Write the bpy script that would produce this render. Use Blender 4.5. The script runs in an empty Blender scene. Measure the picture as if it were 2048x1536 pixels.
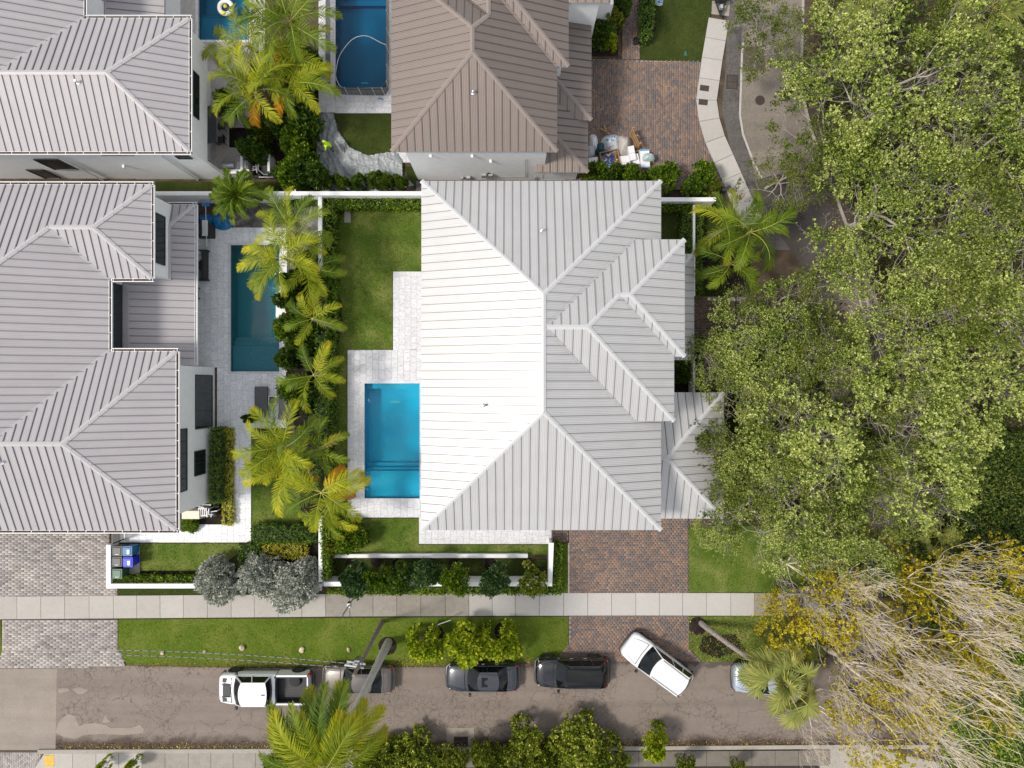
import bpy, bmesh, math, random
import numpy as np
from mathutils import Vector, Matrix
R = math.radians
random.seed(7)
rng = np.random.default_rng(7)
SC = bpy.context.scene
COL = SC.collection
HC, FP = 47.0, 1420.0            # camera height in metres, focal length in photograph pixels

# ------------------------------------------------------------------ camera, sky, sun, exposure
cam = bpy.data.cameras.new('camera'); cam.sensor_width = 36.0; cam.lens = 36.0 * FP / 2048.0
cam.clip_end = 2000.0
camo = bpy.data.objects.new('camera', cam); COL.objects.link(camo)
camo.location = (0, 0, HC); camo.rotation_euler = (0, 0, 0)
SC.camera = camo
SUN_EL, SUN_AZ = 54.0, 255.0     # azimuth clockwise from the top of the picture
w = bpy.data.worlds.new('World'); SC.world = w; w.use_nodes = True
nt = w.node_tree; nt.nodes.clear()
out = nt.nodes.new('ShaderNodeOutputWorld'); bg = nt.nodes.new('ShaderNodeBackground')
sky = nt.nodes.new('ShaderNodeTexSky'); sky.sky_type = 'NISHITA'; sky.sun_disc = False
sky.sun_elevation = R(SUN_EL); sky.sun_rotation = R(SUN_AZ); sky.dust_density = 1.5; sky.air_density = 1.0
tcn = nt.nodes.new('ShaderNodeTexCoord'); mpn = nt.nodes.new('ShaderNodeMapping'); mpn.inputs['Scale'].default_value = (1, 1, 1.6)
nz = nt.nodes.new('ShaderNodeTexNoise'); nz.inputs['Scale'].default_value = 3.2; nz.inputs['Detail'].default_value = 7; nz.inputs['Roughness'].default_value = .58
rp = nt.nodes.new('ShaderNodeValToRGB'); rp.color_ramp.elements[0].position = .36; rp.color_ramp.elements[1].position = .62
mx = nt.nodes.new('ShaderNodeMix'); mx.data_type = 'RGBA'; mx.inputs['B'].default_value = (8.0, 7.8, 7.6, 1)
nt.links.new(tcn.outputs['Generated'], mpn.inputs['Vector']); nt.links.new(mpn.outputs[0], nz.inputs['Vector'])
nt.links.new(nz.outputs['Fac'], rp.inputs[0]); nt.links.new(rp.outputs[0], mx.inputs['Factor'])
nt.links.new(sky.outputs[0], mx.inputs['A']); nt.links.new(mx.outputs['Result'], bg.inputs['Color'])
bg.inputs['Strength'].default_value = 0.15
nt.links.new(bg.outputs[0], out.inputs['Surface'])
sl = bpy.data.lights.new('sun', 'SUN'); sl.energy = 3.15; sl.angle = R(10.0); sl.color = (1.0, .94, .85)
so = bpy.data.objects.new('sun', sl); COL.objects.link(so)
ce = math.cos(R(SUN_EL))
so.rotation_euler = Vector((math.sin(R(SUN_AZ)) * ce, math.cos(R(SUN_AZ)) * ce, math.sin(R(SUN_EL)))).to_track_quat('Z', 'Y').to_euler()
so.location = (-60, -10, 80)
SC.view_settings.view_transform = 'Standard'; SC.view_settings.look = 'None'
SC.view_settings.exposure = 0.04; SC.view_settings.gamma = 1.0
SC.cycles.max_bounces = 6; SC.cycles.transparent_max_bounces = 8; SC.cycles.caustics_reflective = False; SC.cycles.caustics_refractive = False
SC.cycles.diffuse_bounces = 3; SC.cycles.glossy_bounces = 3

# ------------------------------------------------------------------ helpers
def at(px, py, z=0.0):
    """metres for a spot measured on the photograph when its height is known"""
    k = (HC - z) / FP
    return Vector(((px - 1024) * k, (768 - py) * k, z))
def at2(px, py, z=0.0):
    v = at(px, py, z); return (v.x, v.y)

def tag(o, label=None, cat=None, group=None, kind=None):
    if label: o['label'] = label
    if cat: o['category'] = cat
    if group: o['group'] = group
    if kind: o['kind'] = kind
    return o
def empty(name, loc=(0, 0, 0), rz=0.0, label=None, cat=None, group=None, kind=None):
    o = bpy.data.objects.new(name, None); COL.objects.link(o)
    o.location = loc; o.rotation_euler = (0, 0, rz); o.empty_display_size = .2
    return tag(o, label, cat, group, kind)
def link(name, me, parent=None, loc=None, rot=None, scale=None):
    o = bpy.data.objects.new(name, me); COL.objects.link(o)
    if parent is not None: o.parent = parent
    if loc is not None: o.location = loc
    if rot is not None: o.rotation_euler = rot
    if scale is not None: o.scale = scale
    return o
KIDS = {}
def copy_tree(o, parent=None):
    c = o.copy(); COL.objects.link(c)
    if parent is not None: c.parent = parent
    for ch in list(o.children): copy_tree(ch, c)
    return c

class MB:
    def __init__(s): s.v = []; s.f = []; s.m = []; s.uv = []; s.k = 0
    def _a(s, vs, fs, uv=None):
        b = len(s.v); s.v.extend([tuple(v) for v in vs])
        for i, f in enumerate(fs):
            s.f.append([b + j for j in f]); s.m.append(s.k)
            s.uv.append(None if uv is None else uv[i])
        return s
    def mat(s, k): s.k = k; return s
    def box(s, x0, x1, y0, y1, z0, z1):
        return s._a([(x0,y0,z0),(x1,y0,z0),(x1,y1,z0),(x0,y1,z0),(x0,y0,z1),(x1,y0,z1),(x1,y1,z1),(x0,y1,z1)],
                    [(0,3,2,1),(4,5,6,7),(0,1,5,4),(1,2,6,5),(2,3,7,6),(3,0,4,7)])
    def tbox(s, x0, x1, y0, y1, z0, z1, tx, ty):   # box tapering towards the top (tx, ty = inset at top)
        return s._a([(x0,y0,z0),(x1,y0,z0),(x1,y1,z0),(x0,y1,z0),(x0+tx,y0+ty,z1),(x1-tx,y0+ty,z1),(x1-tx,y1-ty,z1),(x0+tx,y1-ty,z1)],
                    [(0,3,2,1),(4,5,6,7),(0,1,5,4),(1,2,6,5),(2,3,7,6),(3,0,4,7)])
    def beam(s, a, b, w, h, up=(0,0,1)):
        a = Vector(a); b = Vector(b); d = (b - a).normalized(); u = Vector(up)
        sd = d.cross(u)
        if sd.length < 1e-4: sd = d.cross(Vector((1,0,0)))
        sd.normalize(); u = sd.cross(d).normalized()
        q = []
        for p in (a, b):
            for i, j in ((-1,-1),(1,-1),(1,1),(-1,1)): q.append(p + sd * (i*w/2) + u * (j*h/2))
        return s._a(q, [(0,1,2,3),(7,6,5,4),(0,4,5,1),(1,5,6,2),(2,6,7,3),(3,7,4,0)])
    def prism(s, poly, z0, z1):
        n = len(poly)
        ar = sum(poly[i][0]*poly[(i+1)%n][1] - poly[(i+1)%n][0]*poly[i][1] for i in range(n))
        if ar < 0: poly = list(reversed(poly))
        vs = [(x,y,z0) for x,y in poly] + [(x,y,z1) for x,y in poly]
        return s._a(vs, [tuple(range(n-1,-1,-1)), tuple(range(n,2*n))] + [(i,(i+1)%n,n+(i+1)%n,n+i) for i in range(n)])
    def tube(s, pts, rad, n=8, cap=True):
        pts = [Vector(p) for p in pts]; m = len(pts)
        if not hasattr(rad, '__len__'): rad = [rad]*m
        vs = []; ref = None
        for i, p in enumerate(pts):
            d = (pts[min(i+1,m-1)] - pts[max(i-1,0)]).normalized()
            if ref is None: ref = Vector((0,0,1)) if abs(d.z) < .9 else Vector((1,0,0))
            a = d.cross(ref).normalized(); b = d.cross(a).normalized(); ref = -b if False else ref
            for j in range(n):
                t = 2*math.pi*j/n; vs.append(p + a*(rad[i]*math.cos(t)) + b*(rad[i]*math.sin(t)))
        fs = [(i*n+j, i*n+(j+1)%n, (i+1)*n+(j+1)%n, (i+1)*n+j) for i in range(m-1) for j in range(n)]
        if cap: fs += [tuple(range(n-1,-1,-1)), tuple(range((m-1)*n, m*n))]
        return s._a(vs, fs)
    def lathe(s, prof, n=16, c=(0,0,0), sx=1, sy=1):
        vs = []
        for r, z in prof:
            for j in range(n):
                t = 2*math.pi*j/n; vs.append((c[0]+r*sx*math.cos(t), c[1]+r*sy*math.sin(t), c[2]+z))
        m = len(prof)
        fs = [(i*n+j, i*n+(j+1)%n, (i+1)*n+(j+1)%n, (i+1)*n+j) for i in range(m-1) for j in range(n)]
        fs += [tuple(range(n-1,-1,-1)), tuple(range((m-1)*n, m*n))]
        return s._a(vs, fs)
    def grid(s, fn, nu, nv):
        vs = [fn(i/nu, j/nv) for j in range(nv+1) for i in range(nu+1)]
        return s._a(vs, [(j*(nu+1)+i, j*(nu+1)+i+1, (j+1)*(nu+1)+i+1, (j+1)*(nu+1)+i) for j in range(nv) for i in range(nu)])
    def xf(s, M, start=0):
        for i in range(start, len(s.v)): s.v[i] = tuple(M @ Vector(s.v[i]))
        return s
    def mesh(s, name, mats, smooth=False):
        me = bpy.data.meshes.new(name); me.from_pydata(s.v, [], s.f)
        for m in (mats if isinstance(mats, (list, tuple)) else [mats]): me.materials.append(m)
        if any(s.m): me.polygons.foreach_set('material_index', s.m)
        if any(u is not None for u in s.uv):
            ul = me.uv_layers.new(name='UVMap'); k = 0
            for fi, f in enumerate(s.f):
                u = s.uv[fi]
                for j in range(len(f)):
                    if u is not None: ul.data[k].uv = u[j]
                    k += 1
        if smooth:
            me.polygons.foreach_set('use_smooth', [True]*len(me.polygons))
            try: me.set_sharp_from_angle(angle=R(38))
            except Exception: pass
        me.update(); return me
    def build(s, name, mats, parent=None, smooth=False, loc=None, rot=None):
        return link(name, s.mesh(name, mats, smooth), parent, loc, rot)

def npmesh(name, V, F, mats, midx=None, smooth=False):
    me = bpy.data.meshes.new(name); F = np.asarray(F, dtype=np.int32); V = np.asarray(V, dtype=np.float32)
    k = F.shape[1]
    me.vertices.add(len(V)); me.vertices.foreach_set('co', V.ravel())
    me.loops.add(F.size); me.loops.foreach_set('vertex_index', F.ravel())
    me.polygons.add(len(F)); me.polygons.foreach_set('loop_start', np.arange(0, F.size, k, dtype=np.int32))
    for m in (mats if isinstance(mats, (list, tuple)) else [mats]): me.materials.append(m)
    if midx is not None: me.polygons.foreach_set('material_index', np.asarray(midx, dtype=np.int32))
    if smooth: me.polygons.foreach_set('use_smooth', np.ones(len(F), dtype=bool))
    me.update(calc_edges=True); me.validate(); return me

# ------------------------------------------------------------------ materials
def hexc(h):
    h = h.lstrip('#'); c = [int(h[i:i+2], 16)/255 for i in (0,2,4)]
    return tuple((x/12.92 if x <= .04045 else ((x+.055)/1.055)**2.4) for x in c) + (1,)
def nodes(name):
    m = bpy.data.materials.new(name); m.use_nodes = True; t = m.node_tree
    return m, t, t.nodes['Principled BSDF'], t.nodes.new, t.links.new
def rgba(c): return tuple(c) + (1,) if len(c) == 3 else tuple(c)
def basic(name, c, rough=.6, metal=0.0, noise=.12, scale=6.0, bump=.0, spec=.5, coat=0.0):
    m, t, p, N, L = nodes(name); c = rgba(c)
    p.inputs['Roughness'].default_value = rough; p.inputs['Metallic'].default_value = metal
    p.inputs['Specular IOR Level'].default_value = spec; p.inputs['Coat Weight'].default_value = coat
    tc = N('ShaderNodeTexCoord'); n = N('ShaderNodeTexNoise'); n.inputs['Scale'].default_value = scale; n.inputs['Detail'].default_value = 5
    n.inputs['Roughness'].default_value = .65
    L(tc.outputs['Object'], n.inputs['Vector'])
    r = N('ShaderNodeValToRGB'); e = r.color_ramp.elements; e[0].position = .3; e[1].position = .72
    e[0].color = tuple(x*(1-noise) for x in c[:3]) + (1,); e[1].color = tuple(min(1, x*(1+noise)) for x in c[:3]) + (1,)
    L(n.outputs['Fac'], r.inputs[0]); L(r.outputs[0], p.inputs['Base Color'])
    if bump:
        b = N('ShaderNodeBump'); b.inputs['Strength'].default_value = bump; b.inputs['Distance'].default_value = .02
        L(n.outputs['Fac'], b.inputs['Height']); L(b.outputs[0], p.inputs['Normal'])
    return m
def ramp(N, cols, interp='LINEAR'):
    r = N('ShaderNodeValToRGB'); cr = r.color_ramp; cr.interpolation = interp
    while len(cr.elements) < len(cols): cr.elements.new(.5)
    for e, (p, c) in zip(cr.elements, cols): e.position = p; e.color = rgba(c)
    return r
def tnoise(N, L, vec, scale, detail=4, rough=.55, dist=0):
    n = N('ShaderNodeTexNoise'); n.inputs['Scale'].default_value = scale; n.inputs['Detail'].default_value = detail
    n.inputs['Roughness'].default_value = rough; n.inputs['Distortion'].default_value = dist; L(vec, n.inputs['Vector']); return n
def mixc(N, L, f, a, b, mode='MIX'):
    x = N('ShaderNodeMix'); x.data_type = 'RGBA'; x.blend_type = mode
    for k, v in (('Factor', f), ('A', a), ('B', b)):
        if hasattr(v, 'is_linked'): L(v, x.inputs[k])
        elif k == 'Factor': x.inputs[k].default_value = v
        else: x.inputs[k].default_value = rgba(v)
    return x.outputs['Result']
def pos(N): return N('ShaderNodeNewGeometry').outputs['Position']

def leafmat(name, cols, trans=.35, rough=.5, patch=.5, pscale=.45, gain=1.45):
    """colour per leaf plus slower patches of paler and darker growth"""
    cols = [(q, tuple(min(.75, v*gain) for v in c)) for q, c in cols]
    m, t, p, N, L = nodes(name)
    g = N('ShaderNodeNewGeometry'); oi = N('ShaderNodeObjectInfo')
    n = tnoise(N, L, g.outputs['Position'], pscale, 3)
    a = N('ShaderNodeMath'); a.operation = 'MULTIPLY_ADD'; L(n.outputs['Fac'], a.inputs[0]); a.inputs[1].default_value = 1.6*patch; a.inputs[2].default_value = -.8*patch
    b = N('ShaderNodeMath'); b.operation = 'ADD'; L(a.outputs[0], b.inputs[0]); L(g.outputs['Random Per Island'], b.inputs[1])
    c = N('ShaderNodeMath'); c.operation = 'MULTIPLY_ADD'; L(oi.outputs['Random'], c.inputs[0]); c.inputs[1].default_value = .2; L(b.outputs[0], c.inputs[2])
    r = ramp(N, cols); L(c.outputs[0], r.inputs[0])
    L(r.outputs[0], p.inputs['Base Color']); p.inputs['Roughness'].default_value = rough; p.inputs['Specular IOR Level'].default_value = .22
    tr = N('ShaderNodeBsdfTranslucent'); L(r.outputs[0], tr.inputs['Color'])
    ms = N('ShaderNodeMixShader'); ms.inputs[0].default_value = trans; L(p.outputs[0], ms.inputs[1]); L(tr.outputs[0], ms.inputs[2])
    L(ms.outputs[0], t.nodes['Material Output'].inputs['Surface'])
    return m

def roofmat(name, c, rough=.42, line=.35, spec=.5, metal=.0):
    m, t, p, N, L = nodes(name); c = rgba(c)
    uv = N('ShaderNodeUVMap'); uv.uv_map = 'UVMap'; sp = N('ShaderNodeSeparateXYZ'); L(uv.outputs[0], sp.inputs[0])
    wv = N('ShaderNodeMath'); wv.operation = 'MULTIPLY'; L(sp.outputs[0], wv.inputs[0]); wv.inputs[1].default_value = 2*math.pi/.0925
    sn = N('ShaderNodeMath'); sn.operation = 'SINE'; L(wv.outputs[0], sn.inputs[0])
    hh = N('ShaderNodeMapRange'); L(sn.outputs[0], hh.inputs['Value']); hh.inputs['From Min'].default_value = .55; hh.inputs['From Max'].default_value = 1.0
    oi = N('ShaderNodeObjectInfo')
    n = tnoise(N, L, pos(N), .8, 5, .6); n2 = tnoise(N, L, pos(N), 9, 4, .6)
    a = mixc(N, L, n.outputs['Fac'], tuple(x*.90 for x in c[:3]), tuple(min(1, x*1.07) for x in c[:3]))
    mpg = N('ShaderNodeMapping'); mpg.inputs['Scale'].default_value = (9, .5, 1); L(uv.outputs[0], mpg.inputs[0]); vr = N('ShaderNodeVectorMath'); vr.operation = 'ADD'; L(mpg.outputs[0], vr.inputs[0]); L(oi.outputs['Location'], vr.inputs[1])
    ns = tnoise(N, L, vr.outputs[0], 1.0, 5, .65, .3); rs = ramp(N, [(.30, (.86,.85,.83)), (.5, (1,1,1)), (.75, (1.03,1.03,1.03))]); L(ns.outputs['Fac'], rs.inputs[0]); a = mixc(N, L, .45, a, rs.outputs[0], 'MULTIPLY')
    k = mixc(N, L, oi.outputs['Random'], (.94,.94,.94), (1.0,1.0,1.0)); a = mixc(N, L, 1.0, a, k, 'MULTIPLY')
    sp2 = ramp(N, [(.66, (1,1,1)), (.82, (.80,.78,.76))]); L(n2.outputs['Fac'], sp2.inputs[0]); a = mixc(N, L, .5, a, sp2.outputs[0], 'MULTIPLY')
    g = ramp(N, [(0, (1,1,1)), (1, (1-line,)*3)]); L(hh.outputs[0], g.inputs[0]); a = mixc(N, L, .5, a, g.outputs[0], 'MULTIPLY')
    L(a, p.inputs['Base Color']); p.inputs['Roughness'].default_value = rough; p.inputs['Specular IOR Level'].default_value = spec; p.inputs['Metallic'].default_value = metal
    b = N('ShaderNodeBump'); b.inputs['Strength'].default_value = .6; b.inputs['Distance'].default_value = .01
    L(hh.outputs[0], b.inputs['Height']); L(b.outputs[0], p.inputs['Normal'])
    return m

M = {}
M['roof_light'] = roofmat('pale_grey_metal', (.55,.54,.525), rough=.36, line=.5, spec=.9, metal=.26)
M['roof_grey'] = roofmat('grey_metal', (.43,.40,.405), rough=.42, line=.2, spec=.4, metal=.0)
M['roof_grey_dark'] = roofmat('grey_metal_lower', (.40,.385,.40), line=.12)
M['roof_brown'] = roofmat('brown_metal', (.215,.175,.15), rough=.40, line=.3, spec=.9, metal=.5)
M['cap_light'] = basic('cap_light', (.50,.50,.50), .4, noise=.05)
M['cap_grey'] = basic('cap_grey', (.44,.42,.42), .4, noise=.05)
M['cap_brown'] = basic('cap_brown', (.23,.19,.165), .4, noise=.06)
M['seam_pale_shadow'] = basic('seam_pale_shadow', (.22,.21,.20), .4, noise=.05)  # shadow line beside each seam painted in as a dark seam colour
M['seam_grey_shadow'] = basic('seam_grey_shadow', (.16,.17,.20), .4, noise=.05)  # bluish gap shadow painted into the seam colour
M['seam_brown'] = basic('seam_brown', (.13,.105,.095), .4, noise=.05)
M['fascia'] = basic('fascia', (.45,.44,.43), .5, noise=.05)
M['stucco'] = basic('stucco', (.88,.885,.875), .85, noise=.05, scale=2.5, bump=.15)
M['wallpaint'] = basic('wallpaint', (.87,.87,.86), .8, noise=.07, scale=1.3, bump=.1)
M['white'] = basic('white_paint', (.78,.78,.78), .45, noise=.03)
M['glass'] = basic('window_glass', (.012,.02,.022), .06, noise=.2, scale=1, spec=.45)
M['frame_dark'] = basic('dark_frame', (.03,.03,.032), .45)
M['black'] = basic('black_plastic', (.018,.018,.02), .45)
M['rubber'] = basic('rubber', (.016,.016,.016), .75)
M['steel'] = basic('steel', (.55,.55,.56), .3, metal=.9)
M['steel_dull'] = basic('steel_dull', (.42,.42,.42), .5, metal=.4)
M['gutter_in'] = basic('gutter_debris', (.07,.045,.03), .9, noise=.8, scale=8, bump=.5)
M['wood'] = basic('raw_wood', (.38,.22,.10), .8, noise=.3, scale=10)
M['wood_grey'] = basic('weathered_pole_wood', (.20,.16,.13), .9, noise=.35, scale=7, bump=.4)
M['bark_pale'] = basic('pale_bark', (.46,.41,.35), .85, noise=.22, scale=5, bump=.4)
M['bark_tan'] = basic('tan_bark', (.80,.70,.58), .85, noise=.2, scale=5)
M['bark_dark'] = basic('dark_bark', (.12,.09,.07), .9, noise=.35, scale=5, bump=.5)
M['palm_trunk'] = basic('palm_trunk', (.26,.22,.20), .9, noise=.4, scale=9, bump=.6)
M['palm_trunk_pale'] = basic('palm_trunk_pale', (.42,.39,.35), .9, noise=.3, scale=9, bump=.4)
M['rachis'] = basic('frond_stalk', (.36,.36,.06), .55, noise=.15)
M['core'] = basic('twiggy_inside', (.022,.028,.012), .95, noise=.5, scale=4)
M['cloth_grey'] = basic('outdoor_grey_fabric', (.10,.10,.11), .85)
M['cloth_dark'] = basic('dark_wicker', (.03,.03,.032), .8, noise=.4, scale=40)
M['blue_cover'] = basic('blue_vinyl', (.015,.16,.42), .4, noise=.3, scale=4, bump=.5)
M['pvc'] = basic('white_pvc', (.75,.75,.74), .4)
M['orange_paint'] = basic('orange_marking', (.75,.28,.05), .8)
M['yellow'] = basic('yellow_tactile', (.62,.38,.06), .8, noise=.25, scale=9)
M['rock'] = basic('limestone', (.55,.44,.30), .9, noise=.35, scale=7, bump=.6)
M['iron'] = basic('cast_iron', (.05,.035,.028), .75, noise=.4, scale=14, bump=.4)
M['patch_concrete'] = basic('concrete_pale', (.42,.39,.35), .9, noise=.12, scale=1.1, bump=.2)
M['bbq'] = basic('granite_counter', (.38,.36,.34), .4, noise=.3, scale=20)

def concrete(name, c, stain=.35):
    m, t, p, N, L = nodes(name)
    q = pos(N); oi = N('ShaderNodeObjectInfo'); n1 = tnoise(N, L, q, .55, 6, .62, .3); n2 = tnoise(N, L, q, 14, 5, .7); n3 = tnoise(N, L, q, 2.6, 6, .7, .6)
    a = mixc(N, L, n1.outputs['Fac'], tuple(x*.9 for x in c), tuple(x*1.08 for x in c))
    r = ramp(N, [(.30, (.80,.78,.75)), (.55, (1,1,1))]); L(n3.outputs['Fac'], r.inputs[0]); a = mixc(N, L, stain, a, r.outputs[0], 'MULTIPLY')
    r2 = ramp(N, [(.25, (.82,.82,.82)), (.6, (1.06,1.06,1.06))]); L(n2.outputs['Fac'], r2.inputs[0]); a = mixc(N, L, .7, a, r2.outputs[0], 'MULTIPLY')
    r3 = ramp(N, [(0, (.88,.87,.85)), (1, (1.04,1.04,1.04))]); L(oi.outputs['Random'], r3.inputs[0]); a = mixc(N, L, .8, a, r3.outputs[0], 'MULTIPLY')
    L(a, p.inputs['Base Color']); p.inputs['Roughness'].default_value = .9
    b = N('ShaderNodeBump'); b.inputs['Strength'].default_value = .3; b.inputs['Distance'].default_value = .01; L(n2.outputs['Fac'], b.inputs['Height']); L(b.outputs[0], p.inputs['Normal'])
    return m
M['walk'] = concrete('pavement_concrete', (.41,.385,.35))
M['walk_pale'] = concrete('pavement_concrete_new', (.45,.43,.405), .2)
M['walk_shaded'] = concrete('pavement_concrete_shaded', (.17,.15,.125), .95)  # stained slabs with the foliage shade painted into a darker colour
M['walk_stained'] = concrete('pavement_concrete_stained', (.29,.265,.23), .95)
M['kerb'] = concrete('kerb_concrete', (.36,.33,.29), .8)

def asphalt(name, c, crack=1.0, cs=.9, dark=(.3,.27,.25), edge=False):
    m, t, p, N, L = nodes(name); q = pos(N)
    n0 = tnoise(N, L, q, 1.6, 4, .6)
    vm = N('ShaderNodeVectorMath'); vm.operation = 'SCALE'; L(n0.outputs['Color'], vm.inputs[0]); vm.inputs['Scale'].default_value = .75
    va = N('ShaderNodeVectorMath'); va.operation = 'ADD'; L(q, va.inputs[0]); L(vm.outputs[0], va.inputs[1])
    def cracks(scale, wd):
        v = N('ShaderNodeTexVoronoi'); v.feature = 'DISTANCE_TO_EDGE'; v.inputs['Scale'].default_value = scale; L(va.outputs[0], v.inputs['Vector'])
        r = ramp(N, [(0, (1,1,1)), (wd, (0,0,0))]); L(v.outputs['Distance'], r.inputs[0]); return r.outputs[0]
    big = cracks(.5, .010); small = cracks(2.6, .05)
    n1 = tnoise(N, L, q, .23, 4, .6, .4); msk = ramp(N, [(.43, (0,0,0)), (.54, (1,1,1))]); L(n1.outputs['Fac'], msk.inputs[0])
    n4 = tnoise(N, L, q, .6, 4, .6); msk2 = ramp(N, [(.42, (0,0,0)), (.52, (1,1,1))]); L(n4.outputs['Fac'], msk2.inputs[0])
    sm = mixc(N, L, 1.0, small, msk.outputs[0], 'MULTIPLY'); bb = mixc(N, L, 1.0, big, msk2.outputs[0], 'MULTIPLY'); cr = mixc(N, L, 1.0, sm, bb, 'LIGHTEN')
    n2 = tnoise(N, L, q, 30, 4, .8); n3 = tnoise(N, L, q, .9, 6, .65, .5)
    sp = N('ShaderNodeSeparateXYZ'); L(q, sp.inputs[0])
    mp = N('ShaderNodeMapping'); mp.inputs['Scale'].default_value = (.05, 1, 1); L(q, mp.inputs[0]); n5 = tnoise(N, L, mp.outputs[0], 1.1, 3, .5)
    a = mixc(N, L, n3.outputs['Fac'], tuple(x*.78 for x in c), tuple(x*1.16 for x in c))
    st = ramp(N, [(.35, (.86,.86,.86)), (.65, (1.1,1.1,1.1))]); L(n5.outputs['Fac'], st.inputs[0]); a = mixc(N, L, .8, a, st.outputs[0], 'MULTIPLY')
    g = ramp(N, [(.28, (.55,.55,.55)), (.5, (1,1,1)), (.72, (1.35,1.3,1.25))]); L(n2.outputs['Fac'], g.inputs[0]); a = mixc(N, L, .8, a, g.outputs[0], 'MULTIPLY')
    f = N('ShaderNodeMath'); f.operation = 'MULTIPLY'; L(cr, f.inputs[0]); f.inputs[1].default_value = .82*crack
    a = mixc(N, L, f.outputs[0], a, tuple(x*d for x, d in zip(c, dark)))
    if edge:      # damp dirt washed up against the kerb, and crumbling tar along the verge
        n6 = tnoise(N, L, q, .7, 6, .7, .4); yy = N('ShaderNodeMath'); yy.operation = 'MULTIPLY_ADD'; L(n6.outputs['Fac'], yy.inputs[0]); yy.inputs[1].default_value = 2.2; L(sp.outputs[1], yy.inputs[2])
        for lo, hi, col in ((-22.6, -22.1, (.34,.30,.27)), ):
            mr = N('ShaderNodeMapRange'); L(yy.outputs[0], mr.inputs['Value']); mr.inputs['From Min'].default_value = hi; mr.inputs['From Max'].default_value = lo; a = mixc(N, L, mr.outputs[0], a, tuple(x*k for x, k in zip(c, col)))
        mr = N('ShaderNodeMapRange'); L(yy.outputs[0], mr.inputs['Value']); mr.inputs['From Min'].default_value = -17.65; mr.inputs['From Max'].default_value = -17.4; a = mixc(N, L, mr.outputs[0], a, tuple(x*.42 for x in c))
    L(a, p.inputs['Base Color']); p.inputs['Roughness'].default_value = .88
    b = N('ShaderNodeBump'); b.inputs['Strength'].default_value = .5; b.inputs['Distance'].default_value = .01; b.invert = True
    L(cr, b.inputs['Height']); L(b.outputs[0], p.inputs['Normal'])
    return m
M['road'] = asphalt('street_asphalt', (.20,.163,.136), 1.0, edge=True)
M['road_east'] = asphalt('lane_asphalt', (.215,.185,.155), .45)
M['road_smooth'] = asphalt('street_asphalt_new', (.265,.228,.19), .08)
M['road_dark'] = asphalt('lane_asphalt_dark', (.072,.062,.058), .2)
M['verge_asphalt'] = asphalt('broken_asphalt_edge', (.115,.105,.098), 1.0)

def ground_mat(name, cols, scale=1.2, fine=22, bump=.5):
    m, t, p, N, L = nodes(name); q = pos(N)
    n1 = tnoise(N, L, q, scale, 6, .62, .5); n2 = tnoise(N, L, q, fine, 5, .75)
    mm = N('ShaderNodeMath'); mm.operation = 'MULTIPLY_ADD'; L(n2.outputs['Fac'], mm.inputs[0]); mm.inputs[1].default_value = .55
    m2 = N('ShaderNodeMath'); m2.operation = 'MULTIPLY'; L(n1.outputs['Fac'], m2.inputs[0]); m2.inputs[1].default_value = .55; L(m2.outputs[0], mm.inputs[2])
    r = ramp(N, cols); L(mm.outputs[0], r.inputs[0]); L(r.outputs[0], p.inputs['Base Color']); p.inputs['Roughness'].default_value = .95
    p.inputs['Specular IOR Level'].default_value = .2
    b = N('ShaderNodeBump'); b.inputs['Strength'].default_value = bump; b.inputs['Distance'].default_value = .04; L(n2.outputs['Fac'], b.inputs['Height']); L(b.outputs[0], p.inputs['Normal'])
    return m
M['soil'] = ground_mat('soil', [(.35, (.035,.024,.018)), (.52, (.075,.055,.04)), (.62, (.12,.09,.06)), (.72, (.07,.08,.03))])
M['mulch'] = ground_mat('dark_mulch', [(.38, (.008,.006,.005)), (.55, (.022,.016,.013)), (.68, (.055,.04,.032))], 2, 30, 1)
M['pebble'] = ground_mat('pebbles', [(.40, (.05,.045,.045)), (.55, (.14,.13,.13)), (.68, (.36,.33,.32))], 2, 40, 1)
def lawnmat(name, a, b, c):
    return ground_mat(name, [(.36, a), (.53, b), (.68, c)], .55, 16, .7)
M['lawn'] = lawnmat('lawn_turf', (.034,.068,.007), (.082,.132,.015), (.21,.22,.06))
M['lawn_verge'] = lawnmat('verge_turf', (.045,.08,.005), (.085,.13,.009), (.15,.17,.03))
M['lawn_artificial_shade'] = lawnmat('artificial_and_shaded_turf', (.018,.030,.005), (.034,.05,.008), (.055,.07,.014))  # artificial turf colour, doubling as painted shade on other lawns
M['blade'] = leafmat('grass_blades', [(0, (.022,.045,.004)), (.5, (.06,.105,.01)), (.85, (.13,.16,.03)), (1, (.28,.25,.10))], .3, .6, .8, .6)
M['blade_lush'] = leafmat('verge_grass_blades', [(0, (.022,.05,.003)), (.5, (.06,.115,.006)), (.9, (.12,.17,.018)), (1, (.24,.24,.07))], .3, .6, .7, .5)
M['blade_dark'] = leafmat('turf_blades', [(0, (.016,.028,.004)), (.6, (.03,.05,.006)), (1, (.05,.07,.01))], .3, .6, .5, .5)

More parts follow.
